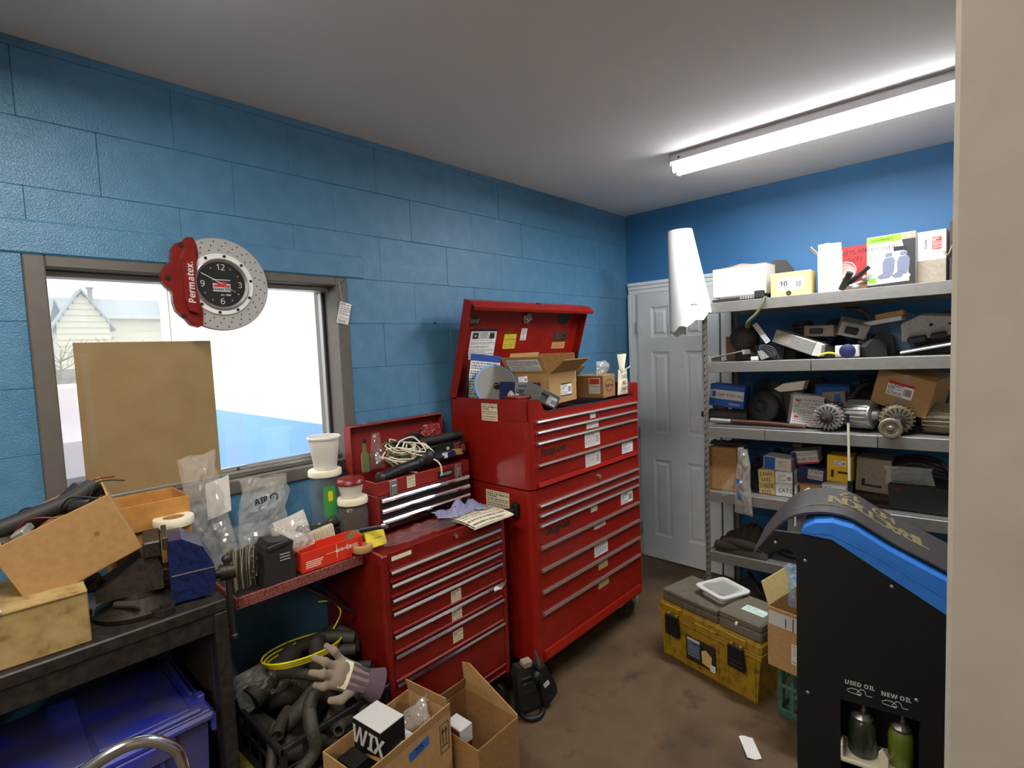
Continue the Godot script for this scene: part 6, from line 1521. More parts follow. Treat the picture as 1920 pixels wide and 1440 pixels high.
	part(cg, "sleeve", G.new().tube(path([Vector3(-0.12, 0.042, 0.1), Vector3(-0.05, 0.06, 0.12), Vector3(0.05, 0.055, 0.12), Vector3(0.11, 0.042, 0.11)], 5), 0.035, 10), "dark_cloth")
	var cg2 := thing("hose_coil", "dark hose coil on the lowest shelf behind the machine", "hose", on(4, 1.3, 0.3))
	for k in 3: part(cg2, "loop", G.new().tube(arc(Vector3(0, 0.02 + k * 0.03, 0), 0.13 - 0.01 * k, 0, 345, 20, Vector3.RIGHT, Vector3.BACK), 0.016, 8, true), "soft_black")
	var sbag := thing("small_clear_bag", "small clear bag lying on the hose coil near the mat", "bag", on(4, 1.34, 0.44, 0, 0.16))
	bag(sbag, "film", 0.14, 0.12, 0.03, "film_milky", T(0, 0, 0, 0, -20), 29.0, 0.9)
	var fh := thing("floor_hose_heap", "black hoses and cables heaped on the floor under the rack", "hoses", T(1.0, 0, 0.36))
	for k in 7: part(fh, "hose", G.new().tube(path([Vector3(-0.12 + 0.02 * k, 0.03, 0.1 - 0.04 * k), Vector3(0.0, 0.06 + 0.02 * k, 0.12 - 0.03 * k), Vector3(0.12, 0.05 + 0.012 * k, 0.05), Vector3(0.22, 0.03, 0.08 - 0.04 * k)], 5), 0.022, 9), "soft_black")

func seat_print(sc: Node3D):
	# the printed front: a green top band, grey side band and two seats
	var z := 0.0703
	mk("lime", "7ac81e", 0.5)
	part(sc, "green_band", G.new().plate(0.145, 0.032, 0.0006, T(-0.0275, 0.24, z)), "lime")
	part(sc, "side_band", G.new().prism([Vector2(0.045, 0.225), Vector2(0.1, 0.225), Vector2(0.1, 0.003), Vector2(-0.1, 0.003), Vector2(-0.1, 0.018), Vector2(0.075, 0.024), Vector2(0.07, 0.12)], 0.0006, T(0, 0, z)), "soft_black")
	part(sc, "photo_patch", G.new().plate(0.05, 0.03, 0.0006, T(0.072, 0.241, z)), "card_grey")
	text(sc, "AUTOTRENDS", 0.0105, "ink", T(-0.035, 0.238, z + 0.0007))
	text(sc, "GREY SPORT STYLE", 0.0085, "ink", T(-0.04, 0.213, z), plain)
	text(sc, "SEAT COVERS", 0.017, "ink", T(-0.04, 0.196, z), plain)
	part(sc, "black_patch", G.new().plate(0.055, 0.02, 0.0008, T(0.04, 0.185, z + 0.0008)), "ink")
	part(sc, "badge", G.new().plate(0.032, 0.024, 0.0006, T(-0.076, 0.04, z)), "lime")
	part(sc, "oval_badge", G.new().ell(Vector3(0.02, 0.012, 0.0008), T(0.06, 0.05, z + 0.0006)), "cream")
	for y in [0.165, 0.152]:
		part(sc, "tick", G.new().cyl(0.004, 0.0006, 8, T(-0.085, y, z, 0, 90)), "green")
		part(sc, "tick_line", G.new().plate(0.03, 0.003, 0.0006, T(-0.06, y, z)), "card_grey")
	mk("seat_print", "6c7080", 0.7)
	for x in [-0.012, 0.048]:
		var sx := 1.0 if x < 0.0 else 1.15
		part(sc, "seat_picture", G.new().prism([Vector2(-0.02, 0.07), Vector2(0.026, 0.075), Vector2(0.03, 0.13), Vector2(0.022, 0.148), Vector2(-0.012, 0.145), Vector2(-0.022, 0.12)], 0.0008, T(x, 0, z + 0.0004)).prism([Vector2(-0.01, 0.15), Vector2(0.02, 0.152), Vector2(0.018, 0.17), Vector2(-0.008, 0.168)], 0.0008, T(x, 0, z + 0.0004)).prism([Vector2(-0.045, 0.055), Vector2(-0.02, 0.072), Vector2(0.026, 0.07), Vector2(0.005, 0.046), Vector2(-0.03, 0.044)], 0.0008, T(x, 0, z + 0.0004)), "seat_print")

func rack_clutter():
	# dark oddments at the back of the shelves
	var du := thing("air_duct", "ribbed black air duct standing behind the airbag box", "duct", on(1, 1.29, 0.2))
	for k in 9: part(du, "rib", G.new().tube(arc(Vector3(0, 0.02 + k * 0.022, 0), 0.05, 0, 340, 17, Vector3.RIGHT, Vector3.BACK), 0.009, 6, true), "soft_black")
	part(du, "core", G.new().cyl(0.047, 0.21, 18, T(0, 0.002, 0)), "soft_black")
	var sh := thing("fan_shroud", "black round fan shroud at the back of the second shelf", "shroud", on(1, 1.47, 0.16))
	part(sh, "ring", G.new().lathe([Vector2(0.08, -0.02), Vector2(0.105, -0.02), Vector2(0.11, 0.0), Vector2(0.105, 0.02), Vector2(0.08, 0.015), Vector2(0.08, -0.02)], 28, T(0, 0.111, 0, 0, 90)), "soft_black")
	for k in 5: part(sh, "blade", G.new().box(Vector3(0.03, 0.085, 0.006), 0.002, T(0, 0.111, 0) * T(0, 0, 0, 0, 0, k * 72.0) * T(0, 0.04, 0, 25)), "black")
	var hb := thing("heater_box", "dark grey heater box behind the alloy engine cover", "part", on(1, 1.92, 0.18, 5))
	part(hb, "case", G.new().prism([Vector2(-0.09, 0), Vector2(0.09, 0), Vector2(0.09, 0.14), Vector2(0.04, 0.21), Vector2(-0.07, 0.2)], 0.13, T(0, 0, -0.065)), "grime")
	part(hb, "outlet", G.new().cyl(0.03, 0.05, 16, T(-0.03, 0.13, 0.06, 0, 90)), "soft_black")
	var wl := thing("wiring_loom", "tangle of black wiring at the front of the second shelf", "wiring", on(1, 1.17, 0.49))
	for k in 6: part(wl, "wire", G.new().tube(path([Vector3(-0.06 + 0.012 * k, 0.006, 0.02), Vector3(-0.03, 0.04 + 0.008 * k, 0.0), Vector3(0.03, 0.02 + 0.01 * k, 0.02 - 0.01 * k), Vector3(0.08, 0.006, 0.01 * k - 0.02)], 5), 0.005, 6), "black")
	part(wl, "plug", G.new().box(Vector3(0.04, 0.022, 0.025), 0.003, T(-0.05, 0.012, 0.03, 25)), "white")
	part(wl, "lens", G.new().prism([Vector2(-0.01, 0), Vector2(0.03, 0.0), Vector2(0.012, 0.05), Vector2(-0.012, 0.055)], 0.012, T(0.0, 0.006, 0.03, 0, 0, 20)), "film_milky")
	var gp := thing("splash_guard", "black plastic splash guard standing behind the blue part box", "guard", on(2, 1.12, 0.12))
	part(gp, "sheet", G.new().grid(10, 6, func(u, v): return Vector3((u - 0.5) * 0.3, v * (0.22 + 0.04 * sin(u * 5.0)), 0.03 * sin(u * 4.0) - v * 0.03)), "black")
	var ec := thing("engine_cover", "dark plastic engine cover behind the white parts box", "cover", on(2, 1.33, 0.14, 4))
	part(ec, "shell", G.new().prism([Vector2(-0.1, 0), Vector2(0.11, 0), Vector2(0.11, 0.2), Vector2(0.05, 0.26), Vector2(-0.08, 0.25), Vector2(-0.1, 0.2)], 0.06, T(0, 0, -0.03)), "soft_black")
	for k in 3: part(ec, "rib", G.new().bx(-0.08 + k * 0.06, 0.03, 0.03, -0.07 + k * 0.06, 0.22, 0.036, 0.002), "black")
	var bn := thing("drain_pan", "dark pan standing on edge behind the parcel box", "pan", on(2, 1.7, 0.13))
	part(bn, "pan", G.new().bx(-0.13, 0, -0.02, 0.15, 0.27, 0.02, 0.012), "grime")
	part(bn, "rim", G.new().bx(-0.14, 0.26, -0.024, 0.16, 0.275, 0.024, 0.004), "grime")
	var hs := thing("heater_hose", "dark hose looped over the alternators", "hose", on(2, 1.62, 0.27))
	part(hs, "hose", G.new().hose(path([Vector3(-0.06, 0.16, 0.06), Vector3(-0.02, 0.22, 0.02), Vector3(0.04, 0.24, 0.0), Vector3(0.06, 0.17, 0.04)], 6), 0.017), "soft_black")
	part(hs, "clamp", G.new().lathe([Vector2(0.0175, 0), Vector2(0.02, 0.001), Vector2(0.02, 0.009), Vector2(0.0175, 0.01)], 14, T(-0.055, 0.168, 0.054, 0, 35)), "steel")
	part(hs, "bracket", G.new().bx(-0.05, 0, -0.03, 0.05, 0.16, 0.03, 0.006), "grime")
	var ac := thing("filter_housing", "black air filter housing behind the yellow filter box", "part", on(3, 1.50, 0.17))
	part(ac, "case", G.new().bx(-0.12, 0, -0.07, 0.11, 0.24, 0.07, 0.015), "soft_black")
	part(ac, "spout", G.new().cyl(0.035, 0.06, 18, T(-0.05, 0.22, 0, 0, 0, 20)), "black")
	var bx3 := pbox("dull_black_box", "dull black box behind the navy handwritten box", on(3, 1.33, 0.2), Vector3(0.17, 0.29, 0.12), "black")
	part(bx3, "label", G.new().plate(0.05, 0.02, 0.0006, T(-0.05, 0.26, 0.0602)), "card_grey")
	var st := thing("coil_spring", "rusty coil spring lying behind the grey tool box", "spring", on(3, 1.66, 0.17))
	var sp := []
	for i in 91: sp.append(Vector3(-0.1 + i * 0.0022, 0.048 + sin(i * 0.42) * 0.042, cos(i * 0.42) * 0.042))
	part(st, "coil", G.new().tube(sp, 0.0055, 6), "rusty")
	var wd := thing("wash_cloth", "dark rolled cloth lying on the lowest shelf near the post", "cloth", on(4, 0.95, 0.5))
	part(wd, "roll", G.new().tube(path([Vector3(-0.07, 0.03, 0), Vector3(0.0, 0.034, 0.01), Vector3(0.08, 0.03, -0.01)], 5), 0.028, 10), "dark_cloth")
	# card and rag ends on the bench beside the tilted carton
	var wc := thing("white_card", "white card slipped between the two bench cartons", "card", T(0.47, 1.126, 3.66, 95))
	part(wc, "card", G.new().bx(-0.03, 0.0, -0.03, 0.035, 0.003, 0.045, 0.0005), "white")

func crate(label: String, at: Transform3D, s: Vector3, m: String, cat := "crate") -> Node3D:
	var t := thing("plastic_crate", label, cat, at)
	part(t, "floor", G.new().bx(-s.x / 2, 0, -s.z / 2, s.x / 2, 0.006, s.z / 2, 0.001), m)
	for sd in 4:
		var L := s.x if sd < 2 else s.z
		var off := s.z / 2 if sd < 2 else s.x / 2
		var tr := T(0, 0, 0, [0, 180, 90, -90][sd]) * T(0, 0, off)
		part(t, "rim", G.new().bx(-L / 2 - 0.006, s.y - 0.022, -0.01, L / 2 + 0.006, s.y, 0.006, 0.003), m, tr)
		part(t, "lower_rail", G.new().bx(-L / 2, 0, -0.006, L / 2, 0.035, 0, 0.002), m, tr)
		part(t, "mid_rail", G.new().bx(-L / 2, s.y * 0.48, -0.006, L / 2, s.y * 0.48 + 0.016, 0, 0.002), m, tr)
		for k in 6:
			var x := -L / 2 + L * k / 5.0
			part(t, "rib", G.new().bx(clampf(x - 0.01, -L / 2, L / 2 - 0.02), 0.03, -0.005, clampf(x + 0.01, -L / 2 + 0.02, L / 2), s.y - 0.02, -0.001, 0.001), m, tr)
	return t

func hose_thing(label: String, base: Vector3, pts: Array, r: float, wall := 0.005, m := "hose_rubber"):
	var t := thing("coolant_hose", label, "hose", T(base.x, base.y, base.z), "moulded rubber hoses in the black crate")
	part(t, "hose", G.new().hose(path(pts, 6), r, wall, 14), m)

func floor_goods():
	# yellow carton, black crate of hoses
	nm("yellow_card", ["8a7a20", "a8942c", "b8a440", "786828"], 5.0, 0.03, 0.8, 91)
	carton("yellow_carton", "dirty yellow carton on the floor under the black crate", T(0.335, 0, 2.875, 92), Vector3(0.42, 0.295, 0.48), "yellow_card", "", false)
	nm("crate_black", ["1a1816", "24211e", "2e2a26"], 5.0, 0.03, 0.5, 92)
	crate("black slotted crate heaped with rubber hoses under the side shelf", T(0.33, 0.297, 2.862, 92), Vector3(0.40, 0.175, 0.42), "crate_black")
	var B := Vector3(0.33, 0.32, 2.862)
	# offsets: +x towards the room, -z to the right along the wall
	hose_thing("thick grey hose standing upright behind the striped glove", B, [Vector3(0.0, 0.06, -0.03), Vector3(0.0, 0.16, -0.035), Vector3(-0.01, 0.25, -0.05), Vector3(-0.03, 0.31, -0.055)], 0.03)
	hose_thing("bent hose arching over at the crate front", B, [Vector3(0.20, 0.05, 0.02), Vector3(0.19, 0.12, 0.075), Vector3(0.15, 0.2, 0.06), Vector3(0.14, 0.21, 0.01), Vector3(0.16, 0.15, -0.03), Vector3(0.18, 0.11, -0.035)], 0.024)
	hose_thing("fat hose elbow gaping upward in the crate", B, [Vector3(0.17, 0.13, 0.025), Vector3(0.19, 0.11, -0.01), Vector3(0.17, 0.10, -0.06), Vector3(0.11, 0.09, -0.09)], 0.034)
	hose_thing("small hose end poking over the crate rim", B, [Vector3(0.255, 0.13, 0.02), Vector3(0.2, 0.11, -0.02), Vector3(0.13, 0.09, -0.03)], 0.018)
	hose_thing("hose stub lying below the striped glove", B, [Vector3(0.16, 0.19, -0.02), Vector3(0.15, 0.185, -0.06), Vector3(0.16, 0.18, -0.11)], 0.026)
	hose_thing("hose end pointing out beside the small cabinet", B, [Vector3(-0.08, 0.21, -0.06), Vector3(0.0, 0.245, -0.11), Vector3(0.05, 0.24, -0.17)], 0.021)
	hose_thing("upper hose end pointing along the wall", B, [Vector3(-0.12, 0.25, -0.03), Vector3(-0.05, 0.285, -0.1), Vector3(0.02, 0.27, -0.185)], 0.023)
	hose_thing("lower narrow hose end at the crate corner", B, [Vector3(0.02, 0.17, -0.12), Vector3(0.07, 0.185, -0.165), Vector3(0.11, 0.19, -0.2)], 0.017)
	hose_thing("hose bend lying at the back of the crate", B, [Vector3(-0.16, 0.22, -0.14), Vector3(-0.1, 0.27, -0.16), Vector3(-0.03, 0.25, -0.2), Vector3(0.0, 0.2, -0.19)], 0.022)
	hose_thing("long black pipe leaning out over the crate end", B, [Vector3(0.1, 0.16, 0.16), Vector3(0.16, 0.1, 0.20), Vector3(0.24, 0.01, 0.245), Vector3(0.27, -0.05, 0.26)], 0.016)
	hose_thing("short pipe socket at the crate end", B, [Vector3(0.06, 0.15, 0.10), Vector3(0.11, 0.155, 0.145), Vector3(0.15, 0.15, 0.175)], 0.021)
	hose_thing("curved hose along the crate front rim", B, [Vector3(0.235, 0.05, 0.17), Vector3(0.245, 0.10, 0.10), Vector3(0.24, 0.17, 0.10), Vector3(0.2, 0.21, 0.09)], 0.02)
	hose_thing("broad hose bent along the crate middle", B, [Vector3(0.08, 0.11, 0.14), Vector3(0.10, 0.17, 0.06), Vector3(0.07, 0.2, -0.03), Vector3(0.02, 0.17, -0.1)], 0.03)
	hose_thing("thin hose crossing the heap under the yellow coil", B, [Vector3(-0.15, 0.2, 0.12), Vector3(-0.05, 0.22, 0.06), Vector3(0.06, 0.24, 0.02), Vector3(0.12, 0.21, -0.05)], 0.018)
	hose_thing("short elbow between the glove and crate rim", B, [Vector3(0.2, 0.1, -0.1), Vector3(0.17, 0.15, -0.13), Vector3(0.11, 0.16, -0.15)], 0.024)
	hose_thing("dark hose filling the crate bottom at the end", B, [Vector3(-0.12, 0.06, 0.15), Vector3(0.02, 0.09, 0.15), Vector3(0.15, 0.08, 0.13), Vector3(0.18, 0.06, 0.0)], 0.034)
	hose_thing("dark hose filling the crate bottom at the wall", B, [Vector3(-0.15, 0.08, -0.14), Vector3(-0.1, 0.1, -0.02), Vector3(-0.12, 0.11, 0.1)], 0.04)
	hose_thing("dark hose filling the crate bottom by the cabinet", B, [Vector3(0.16, 0.05, -0.16), Vector3(0.02, 0.1, -0.14), Vector3(-0.08, 0.12, -0.13)], 0.036)
	var wb := thing("wrapped_hose", "hoses wrapped in dusty clear plastic at the crate back", "bag", T(0.24, 0.45, 2.945, 100))
	bag(wb, "film", 0.24, 0.13, 0.07, "film_milky", T(0.0, 0.0, 0, 0, -20), 33.0, 1.0)
	part(wb, "hose_inside", G.new().tube([Vector3(-0.09, 0.04, 0.0), Vector3(0.0, 0.07, -0.01), Vector3(0.1, 0.11, -0.03)], 0.045, 14), "hose_rubber")
	var yc := thing("yellow_tube_coil", "coil of thin bright yellow tube lying on the hoses", "tube", T(0.29, 0.585, 2.85, 0))
	for k in 3:
		var pts := []
		for i in 30:
			var a := TAU * i / 30.0
			pts.append(Vector3(sin(a) * (0.085 + 0.006 * k), 0.03 * sin(a + 1.2) + 0.012 * k - cos(a) * 0.02, cos(a) * (0.13 + 0.008 * k)))
		part(yc, "loop", G.new().tube(pts, 0.0035, 6, true), "yellow_tube")
	part(yc, "loose_end", G.new().tube(path([Vector3(-0.02, 0.03, -0.13), Vector3(-0.03, 0.08, -0.17), Vector3(-0.06, 0.12, -0.15), Vector3(-0.09, 0.125, -0.11)], 6), 0.0035, 6), "yellow_tube")
	glove()
	# open carton with the filter boxes
	var c1 := open_carton("filter_carton", "open brown carton with blue tape holding black filter boxes", T(0.70, 0, 2.765, 97), Vector3(0.36, 0.44, 0.21), "card", [])
	part(c1, "flap", G.new().box(Vector3(0.355, 0.03, 0.0035), 0.001, T(0, 0.015, 0)), "card", T(0, 0.44, 0.104, 0, 8))
	part(c1, "flap", G.new().box(Vector3(0.2, 0.05, 0.0035), 0.001, T(0, 0.025, 0)), "card", T(0.178, 0.44, 0, 90, -14))
	part(c1, "blue_tape", G.new().plate(0.085, 0.03, 0.0008, T(0.03, 0.40, 0.1056, 0, 0, 6)), "blue_ink")
	text(c1, "TYS", 0.018, "ink", T(0.03, 0.40, 0.1066, 0, 0, 6), plain)
	part(c1, "arrow_print", G.new().bx(0.125, 0.315, 0.1053, 0.127, 0.415, 0.106, 0).bx(0.165, 0.315, 0.1053, 0.167, 0.415, 0.106, 0).bx(0.125, 0.315, 0.1053, 0.167, 0.317, 0.106, 0).bx(0.125, 0.413, 0.1053, 0.167, 0.415, 0.106, 0).bx(0.132, 0.335, 0.1053, 0.16, 0.339, 0.106, 0).bx(0.137, 0.345, 0.1053, 0.14, 0.385, 0.106, 0).bx(0.152, 0.345, 0.1053, 0.155, 0.385, 0.106, 0).prism([Vector2(0.131, 0.383), Vector2(0.146, 0.383), Vector2(0.1385, 0.4)], 0.0007, T(0, 0, 0.1053)).prism([Vector2(0.146, 0.383), Vector2(0.161, 0.383), Vector2(0.1535, 0.4)], 0.0007, T(0, 0, 0.1053)), "dark_wood")
	# lettering on the narrow ends that face along the bench
	var wx := thing("filter_box", "black filter box lettered WIX with a white top in the carton", "box", T(0.705, 0.38, 2.80, 97))
	part(wx, "body", G.new().bx(-0.05, 0, -0.075, 0.05, 0.125, 0.06, 0.002), "black")
	part(wx, "top_print", G.new().bx(-0.049, 0.1248, -0.074, 0.049, 0.1262, 0.059, 0), "white")
	text(wx, "WIX", 0.058, "white", Transform3D(Basis(Vector3(0, 0, 1), Vector3(0, 1, 0.2), Vector3(-1, 0, 0)), Vector3(-0.0502, 0.075, 0.0)))
	part(wx, "orange_stripe", G.new().prism([Vector2(-0.03, 0.02), Vector2(0.057, 0.03), Vector2(0.057, 0.045), Vector2(-0.01, 0.03)], 0.0008, T(-0.0502, 0, 0, -90)), "card_orange")
	part(wx, "prop", G.new().bx(-0.045, -0.37, -0.06, 0.045, 0.0, 0.055, 0.002), "card_dark")
	var wx2 := thing("filter_box", "smaller black filter box lettered WIX at the carton end", "box", T(0.705, 0.34, 2.89, 97))
	part(wx2, "body", G.new().bx(-0.035, 0, -0.05, 0.025, 0.085, 0.03, 0.002), "black")
	text(wx2, "WIX", 0.026, "white", T(-0.0352, 0.06, -0.01, -90))
	part(wx2, "prop", G.new().bx(-0.03, -0.33, -0.04, 0.02, 0.0, 0.025, 0.002), "card_dark")
	var wp := thing("leaflet", "white printed sheet lying in the filter carton", "paper", T(0.73, 0.415, 2.76, 97))
	part(wp, "sheet", G.new().grid(4, 2, func(u, v): return Vector3((u - 0.5) * 0.12, 0.012 * sin(u * 4), (v - 0.5) * 0.07)), "print_b")
	var cb := thing("clear_wrap", "crumpled clear wrap in the filter carton", "bag", T(0.69, 0.38, 2.65, 97))
	bag(cb, "film", 0.11, 0.09, 0.04, "film_milky", T(), 41.0, 1.0)
	# second open carton
	var c2 := open_carton("empty_carton", "open brown carton with a raised flap beside the filter carton", T(0.735, 0, 2.44, 92), Vector3(0.21, 0.32, 0.28), "card_dark", [])
	part(c2, "flap", G.new().prism([Vector2(0.14, 0), Vector2(-0.138, 0), Vector2(-0.138, 0.008), Vector2(0.1, 0.12), Vector2(0.14, 0.11)], 0.0035, T(0, 0, -0.002)), "card", T(0.104, 0.32, 0, 90, -4))
	part(c2, "flap", G.new().box(Vector3(0.2, 0.05, 0.0035), 0.001, T(0, 0.025, 0)), "card_dark", T(0, 0.32, -0.14, 180, -15))
	part(c2, "base_mark", G.new().bx(-0.09, 0.01, 0.1402, 0.09, 0.014, 0.141, 0), "dark_wood")
	var rb := pbox("red_white_box", "small red and white box standing in the empty carton", T(0.72, 0.006, 2.49, 92), Vector3(0.06, 0.31, 0.08), "red_dark")
	part(rb, "white_end", G.new().bx(-0.03, 0.25, -0.041, 0.03, 0.312, 0.041, 0.001), "white")
	# air tool and its stand by the big cabinet
	var cs := thing("charger_stand", "black plastic holder standing by the cabinet caster", "stand", T(0.58, 0, 1.955, 70))
	part(cs, "base_loop", G.new().tube(path([Vector3(-0.05, 0.02, -0.02), Vector3(-0.045, 0.015, 0.05), Vector3(0.0, 0.012, 0.075), Vector3(0.045, 0.015, 0.05), Vector3(0.05, 0.02, -0.02)], 5), 0.013, 8), "black")
	part(cs, "body", G.new().prism([Vector2(-0.05, 0), Vector2(0.05, 0), Vector2(0.055, 0.16), Vector2(0.045, 0.2), Vector2(-0.045, 0.2), Vector2(-0.055, 0.16)], 0.06, T(0, 0.01, -0.04, 0, -6)), "soft_black")
	part(cs, "window", G.new().bx(-0.035, 0.09, 0.012, 0.035, 0.15, 0.022, 0.006).bx(-0.04, 0.165, 0.012, 0.04, 0.175, 0.022, 0.003), "grime")
	part(cs, "clip", G.new().bx(-0.02, 0.2, -0.04, 0.03, 0.235, 0.0, 0.006), "card_grey")
	var ag := thing("air_drill", "black air tool with a silver hose nipple leaning on its holder", "tool", T(0.63, 0.0, 1.87, 75, 0, 12))
	part(ag, "body", G.new().prism([Vector2(-0.035, 0.045), Vector2(0.0, 0.035), Vector2(0.045, 0.06), Vector2(0.05, 0.1), Vector2(0.02, 0.22), Vector2(-0.02, 0.225), Vector2(-0.03, 0.15)], 0.055, T(0, 0, -0.0275)), "black")
	part(ag, "motor_cap", G.new().ell(Vector3(0.045, 0.028, 0.032), T(0.005, 0.055, 0)), "black")
	part(ag, "knob", G.new().ell(Vector3(0.024, 0.03, 0.024), T(-0.035, 0.19, 0.02)), "black")
	part(ag, "label", G.new().plate(0.03, 0.022, 0.001, T(0.0, 0.135, 0.028, 0, 0, 12)), "print_b")
	part(ag, "nipple", G.new().lathe([Vector2(0.011, 0), Vector2(0.011, 0.02), Vector2(0.008, 0.025), Vector2(0.009, 0.04), Vector2(0.007, 0.045), Vector2(0.008, 0.065), Vector2(0.005, 0.08), Vector2(0, 0.08)], 12, T(0.002, 0.22, 0, 0, 0, 4)), "steel")
	# yellow tool trunk
	var y := thing("plastic_toolbox", "dirty yellow plastic tool trunk with black latches on the floor", "toolbox", T(1.129, 0, 1.067, -12.6))
	var q := G.new()
	q.prism([Vector2(-0.265, 0), Vector2(0.265, 0), Vector2(0.282, 0.215), Vector2(-0.282, 0.215)], 0.26, T(0, 0, -0.13))
	part(y, "body", q, "yellow_plastic")
	for x in [-0.26, -0.125, 0.065, 0.12, 0.255]: part(y, "rib", G.new().bx(x - 0.005, 0.0, 0.128, x + 0.005, 0.2, 0.137, 0.002), "yellow_plastic")
	part(y, "rim", G.new().bx(-0.29, 0.208, -0.14, 0.29, 0.226, 0.14, 0.005), "yellow_plastic")
	part(y, "lid", G.new().bx(-0.29, 0.232, -0.14, 0.29, 0.29, 0.14, 0.012).bx(-0.292, 0.228, -0.142, 0.292, 0.24, 0.142, 0.004), "yellow_plastic")
	for e in [[-0.24, -0.14, 0.25, 0.284], [0.12, 0.22, 0.25, 0.284], [-0.06, 0.06, 0.246, 0.256]]: part(y, "lid_step", G.new().bx(e[0], e[2], 0.13, e[1], e[3], 0.147, 0.003), "yellow_plastic")
	for x in [-0.19, 0.175]:
		var l := part(y, "latch", G.new().prism([Vector2(-0.042, 0.0), Vector2(0.042, 0.0), Vector2(0.036, 0.11), Vector2(-0.036, 0.11)], 0.016, T(x, 0.135, 0.142, 0, 5)), "black")
		part(l, "latch_grip", G.new().bx(x - 0.034, 0.15, 0.157, x + 0.034, 0.157, 0.164, 0.002).bx(x - 0.034, 0.17, 0.157, x + 0.034, 0.177, 0.163, 0.002).bx(x - 0.034, 0.19, 0.157, x + 0.034, 0.197, 0.162, 0.002), "soft_black")
		part(y, "hook", G.new().bx(x - 0.03, 0.238, 0.142, x - 0.018, 0.252, 0.158, 0.002).bx(x + 0.018, 0.238, 0.142, x + 0.03, 0.252, 0.158, 0.002), "yellow_plastic")
	var lb := part(y, "sticker", G.new().plate(0.17, 0.125, 0.001, T(-0.03, 0.105, 0.1375)), "grime")
	part(lb, "text_patch", G.new().plate(0.075, 0.085, 0.0006, T(-0.072, 0.11, 0.1386)), "print_blue2")
	part(lb, "white_strip", G.new().plate(0.075, 0.014, 0.0006, T(-0.072, 0.155, 0.1392)), "white")
	part(lb, "picture", G.new().prism([Vector2(-0.02, 0.06), Vector2(0.03, 0.05), Vector2(0.035, 0.11), Vector2(0.0, 0.135), Vector2(-0.025, 0.12)], 0.0006, T(0, 0, 0.1386)), "card_tan")
	part(lb, "white_corner", G.new().plate(0.03, 0.035, 0.0006, T(0.04, 0.058, 0.1392)), "paper")
	# cases on the trunk
	var ca := thing("parts_case", "flat grey parts case lying on the yellow trunk", "case", T(1.03, 0.292, 1.05, -12.6))
	part(ca, "base", G.new().bx(-0.17, 0, -0.125, 0.16, 0.035, 0.125, 0.006), "case_grey")
	part(ca, "lid", G.new().bx(-0.17, 0.037, -0.125, 0.16, 0.065, 0.125, 0.006), "case_grey")
	for k in 8: part(ca, "rib", G.new().bx(-0.15 + k * 0.04, 0.01, 0.124, -0.13 + k * 0.04, 0.03, 0.128, 0.002), "case_grey")
	var co := thing("organiser_case", "smoky clear organiser case with a pale label on the yellow trunk", "case", T(1.295, 0.292, 1.115, -11))
	part(co, "base", G.new().bx(-0.105, 0, -0.12, 0.11, 0.045, 0.12, 0.008), "case_clear")
	part(co, "lid", G.new().bx(-0.105, 0.047, -0.12, 0.11, 0.085, 0.12, 0.008), "case_clear")
	part(co, "label", G.new().plate(0.11, 0.06, 0.0008, T(0.02, 0.0852, 0.01, 0, -90)), "print_mint")
	part(co, "catch", G.new().ell(Vector3(0.008, 0.012, 0.006), T(-0.01, 0.05, 0.122, 0, 0, -20)), "cream")
	var fc := thing("food_container", "white square food container with a clear lid on the grey case", "container", T(1.12, 0.358, 1.03, -25))
	fc.scale = Vector3.ONE
	part(fc, "tray", G.new().prism(rounded_square(0.075, 0.025), 0.035, T(0, 0.0, 0, 0, -90)), "white")
	part(fc, "rim", G.new().prism(rounded_square(0.1, 0.03), 0.008, T(0, 0.034, 0, 0, -90)), "white")
	part(fc, "lid_panel", G.new().prism(rounded_square(0.075, 0.025), 0.004, T(0, 0.042, 0, 0, -90)), "film_milky")
	part(fc, "contents", G.new().prism(rounded_square(0.06, 0.02), 0.002, T(0, 0.0405, 0, 0, -90)), "module_grey")
	# green crate and carton beside the machine
	crate("green milk crate on the floor beside the oil machine", T(1.62, 0, 1.13, -8), Vector3(0.31, 0.27, 0.30), "crate_green")
	var cc := open_carton("tall_carton", "open brown carton with a bar code on the green crate", T(1.585, 0.275, 1.245, -10), Vector3(0.25, 0.26, 0.27), "card", [[0, 25.0, 0.0]])
	part(cc, "flap", G.new().box(Vector3(0.26, 0.1, 0.0035), 0.001, T(0, 0.05, 0)), "card_tan", T(-0.123, 0.26, 0, -90, 18))
	part(cc, "white_band", G.new().plate(0.24, 0.06, 0.0008, T(0, 0.215, 0.1353)), "white")
	part(cc, "drip_stain", G.new().bx(-0.05, 0.19, 0.136, -0.046, 0.23, 0.1368, 0).bx(-0.02, 0.185, 0.136, -0.016, 0.24, 0.1368, 0).bx(0.03, 0.195, 0.136, 0.034, 0.235, 0.1368, 0), "grime")
	part(cc, "bar_code", G.new().plate(0.05, 0.085, 0.0008, T(0.0, 0.09, 0.1353)), "print_c")
	part(cc, "inner_flap", G.new().box(Vector3(0.1, 0.09, 0.0035), 0.001, T(0, 0.045, 0)), "card", T(0.0, 0.255, 0.05))
	var bp := thing("blue_bag", "blue plastic bag sticking out of the tall carton", "bag", T(1.57, 0.5, 1.24, -10))
	bag(bp, "film", 0.17, 0.19, 0.05, "film_blue", T(0, 0, 0.0), 51.0, 1.1)
	var fp := thing("paper_scrap", "scrap of white paper lying on the floor near the machine", "paper", T(1.425, 0.001, 1.545, 35))
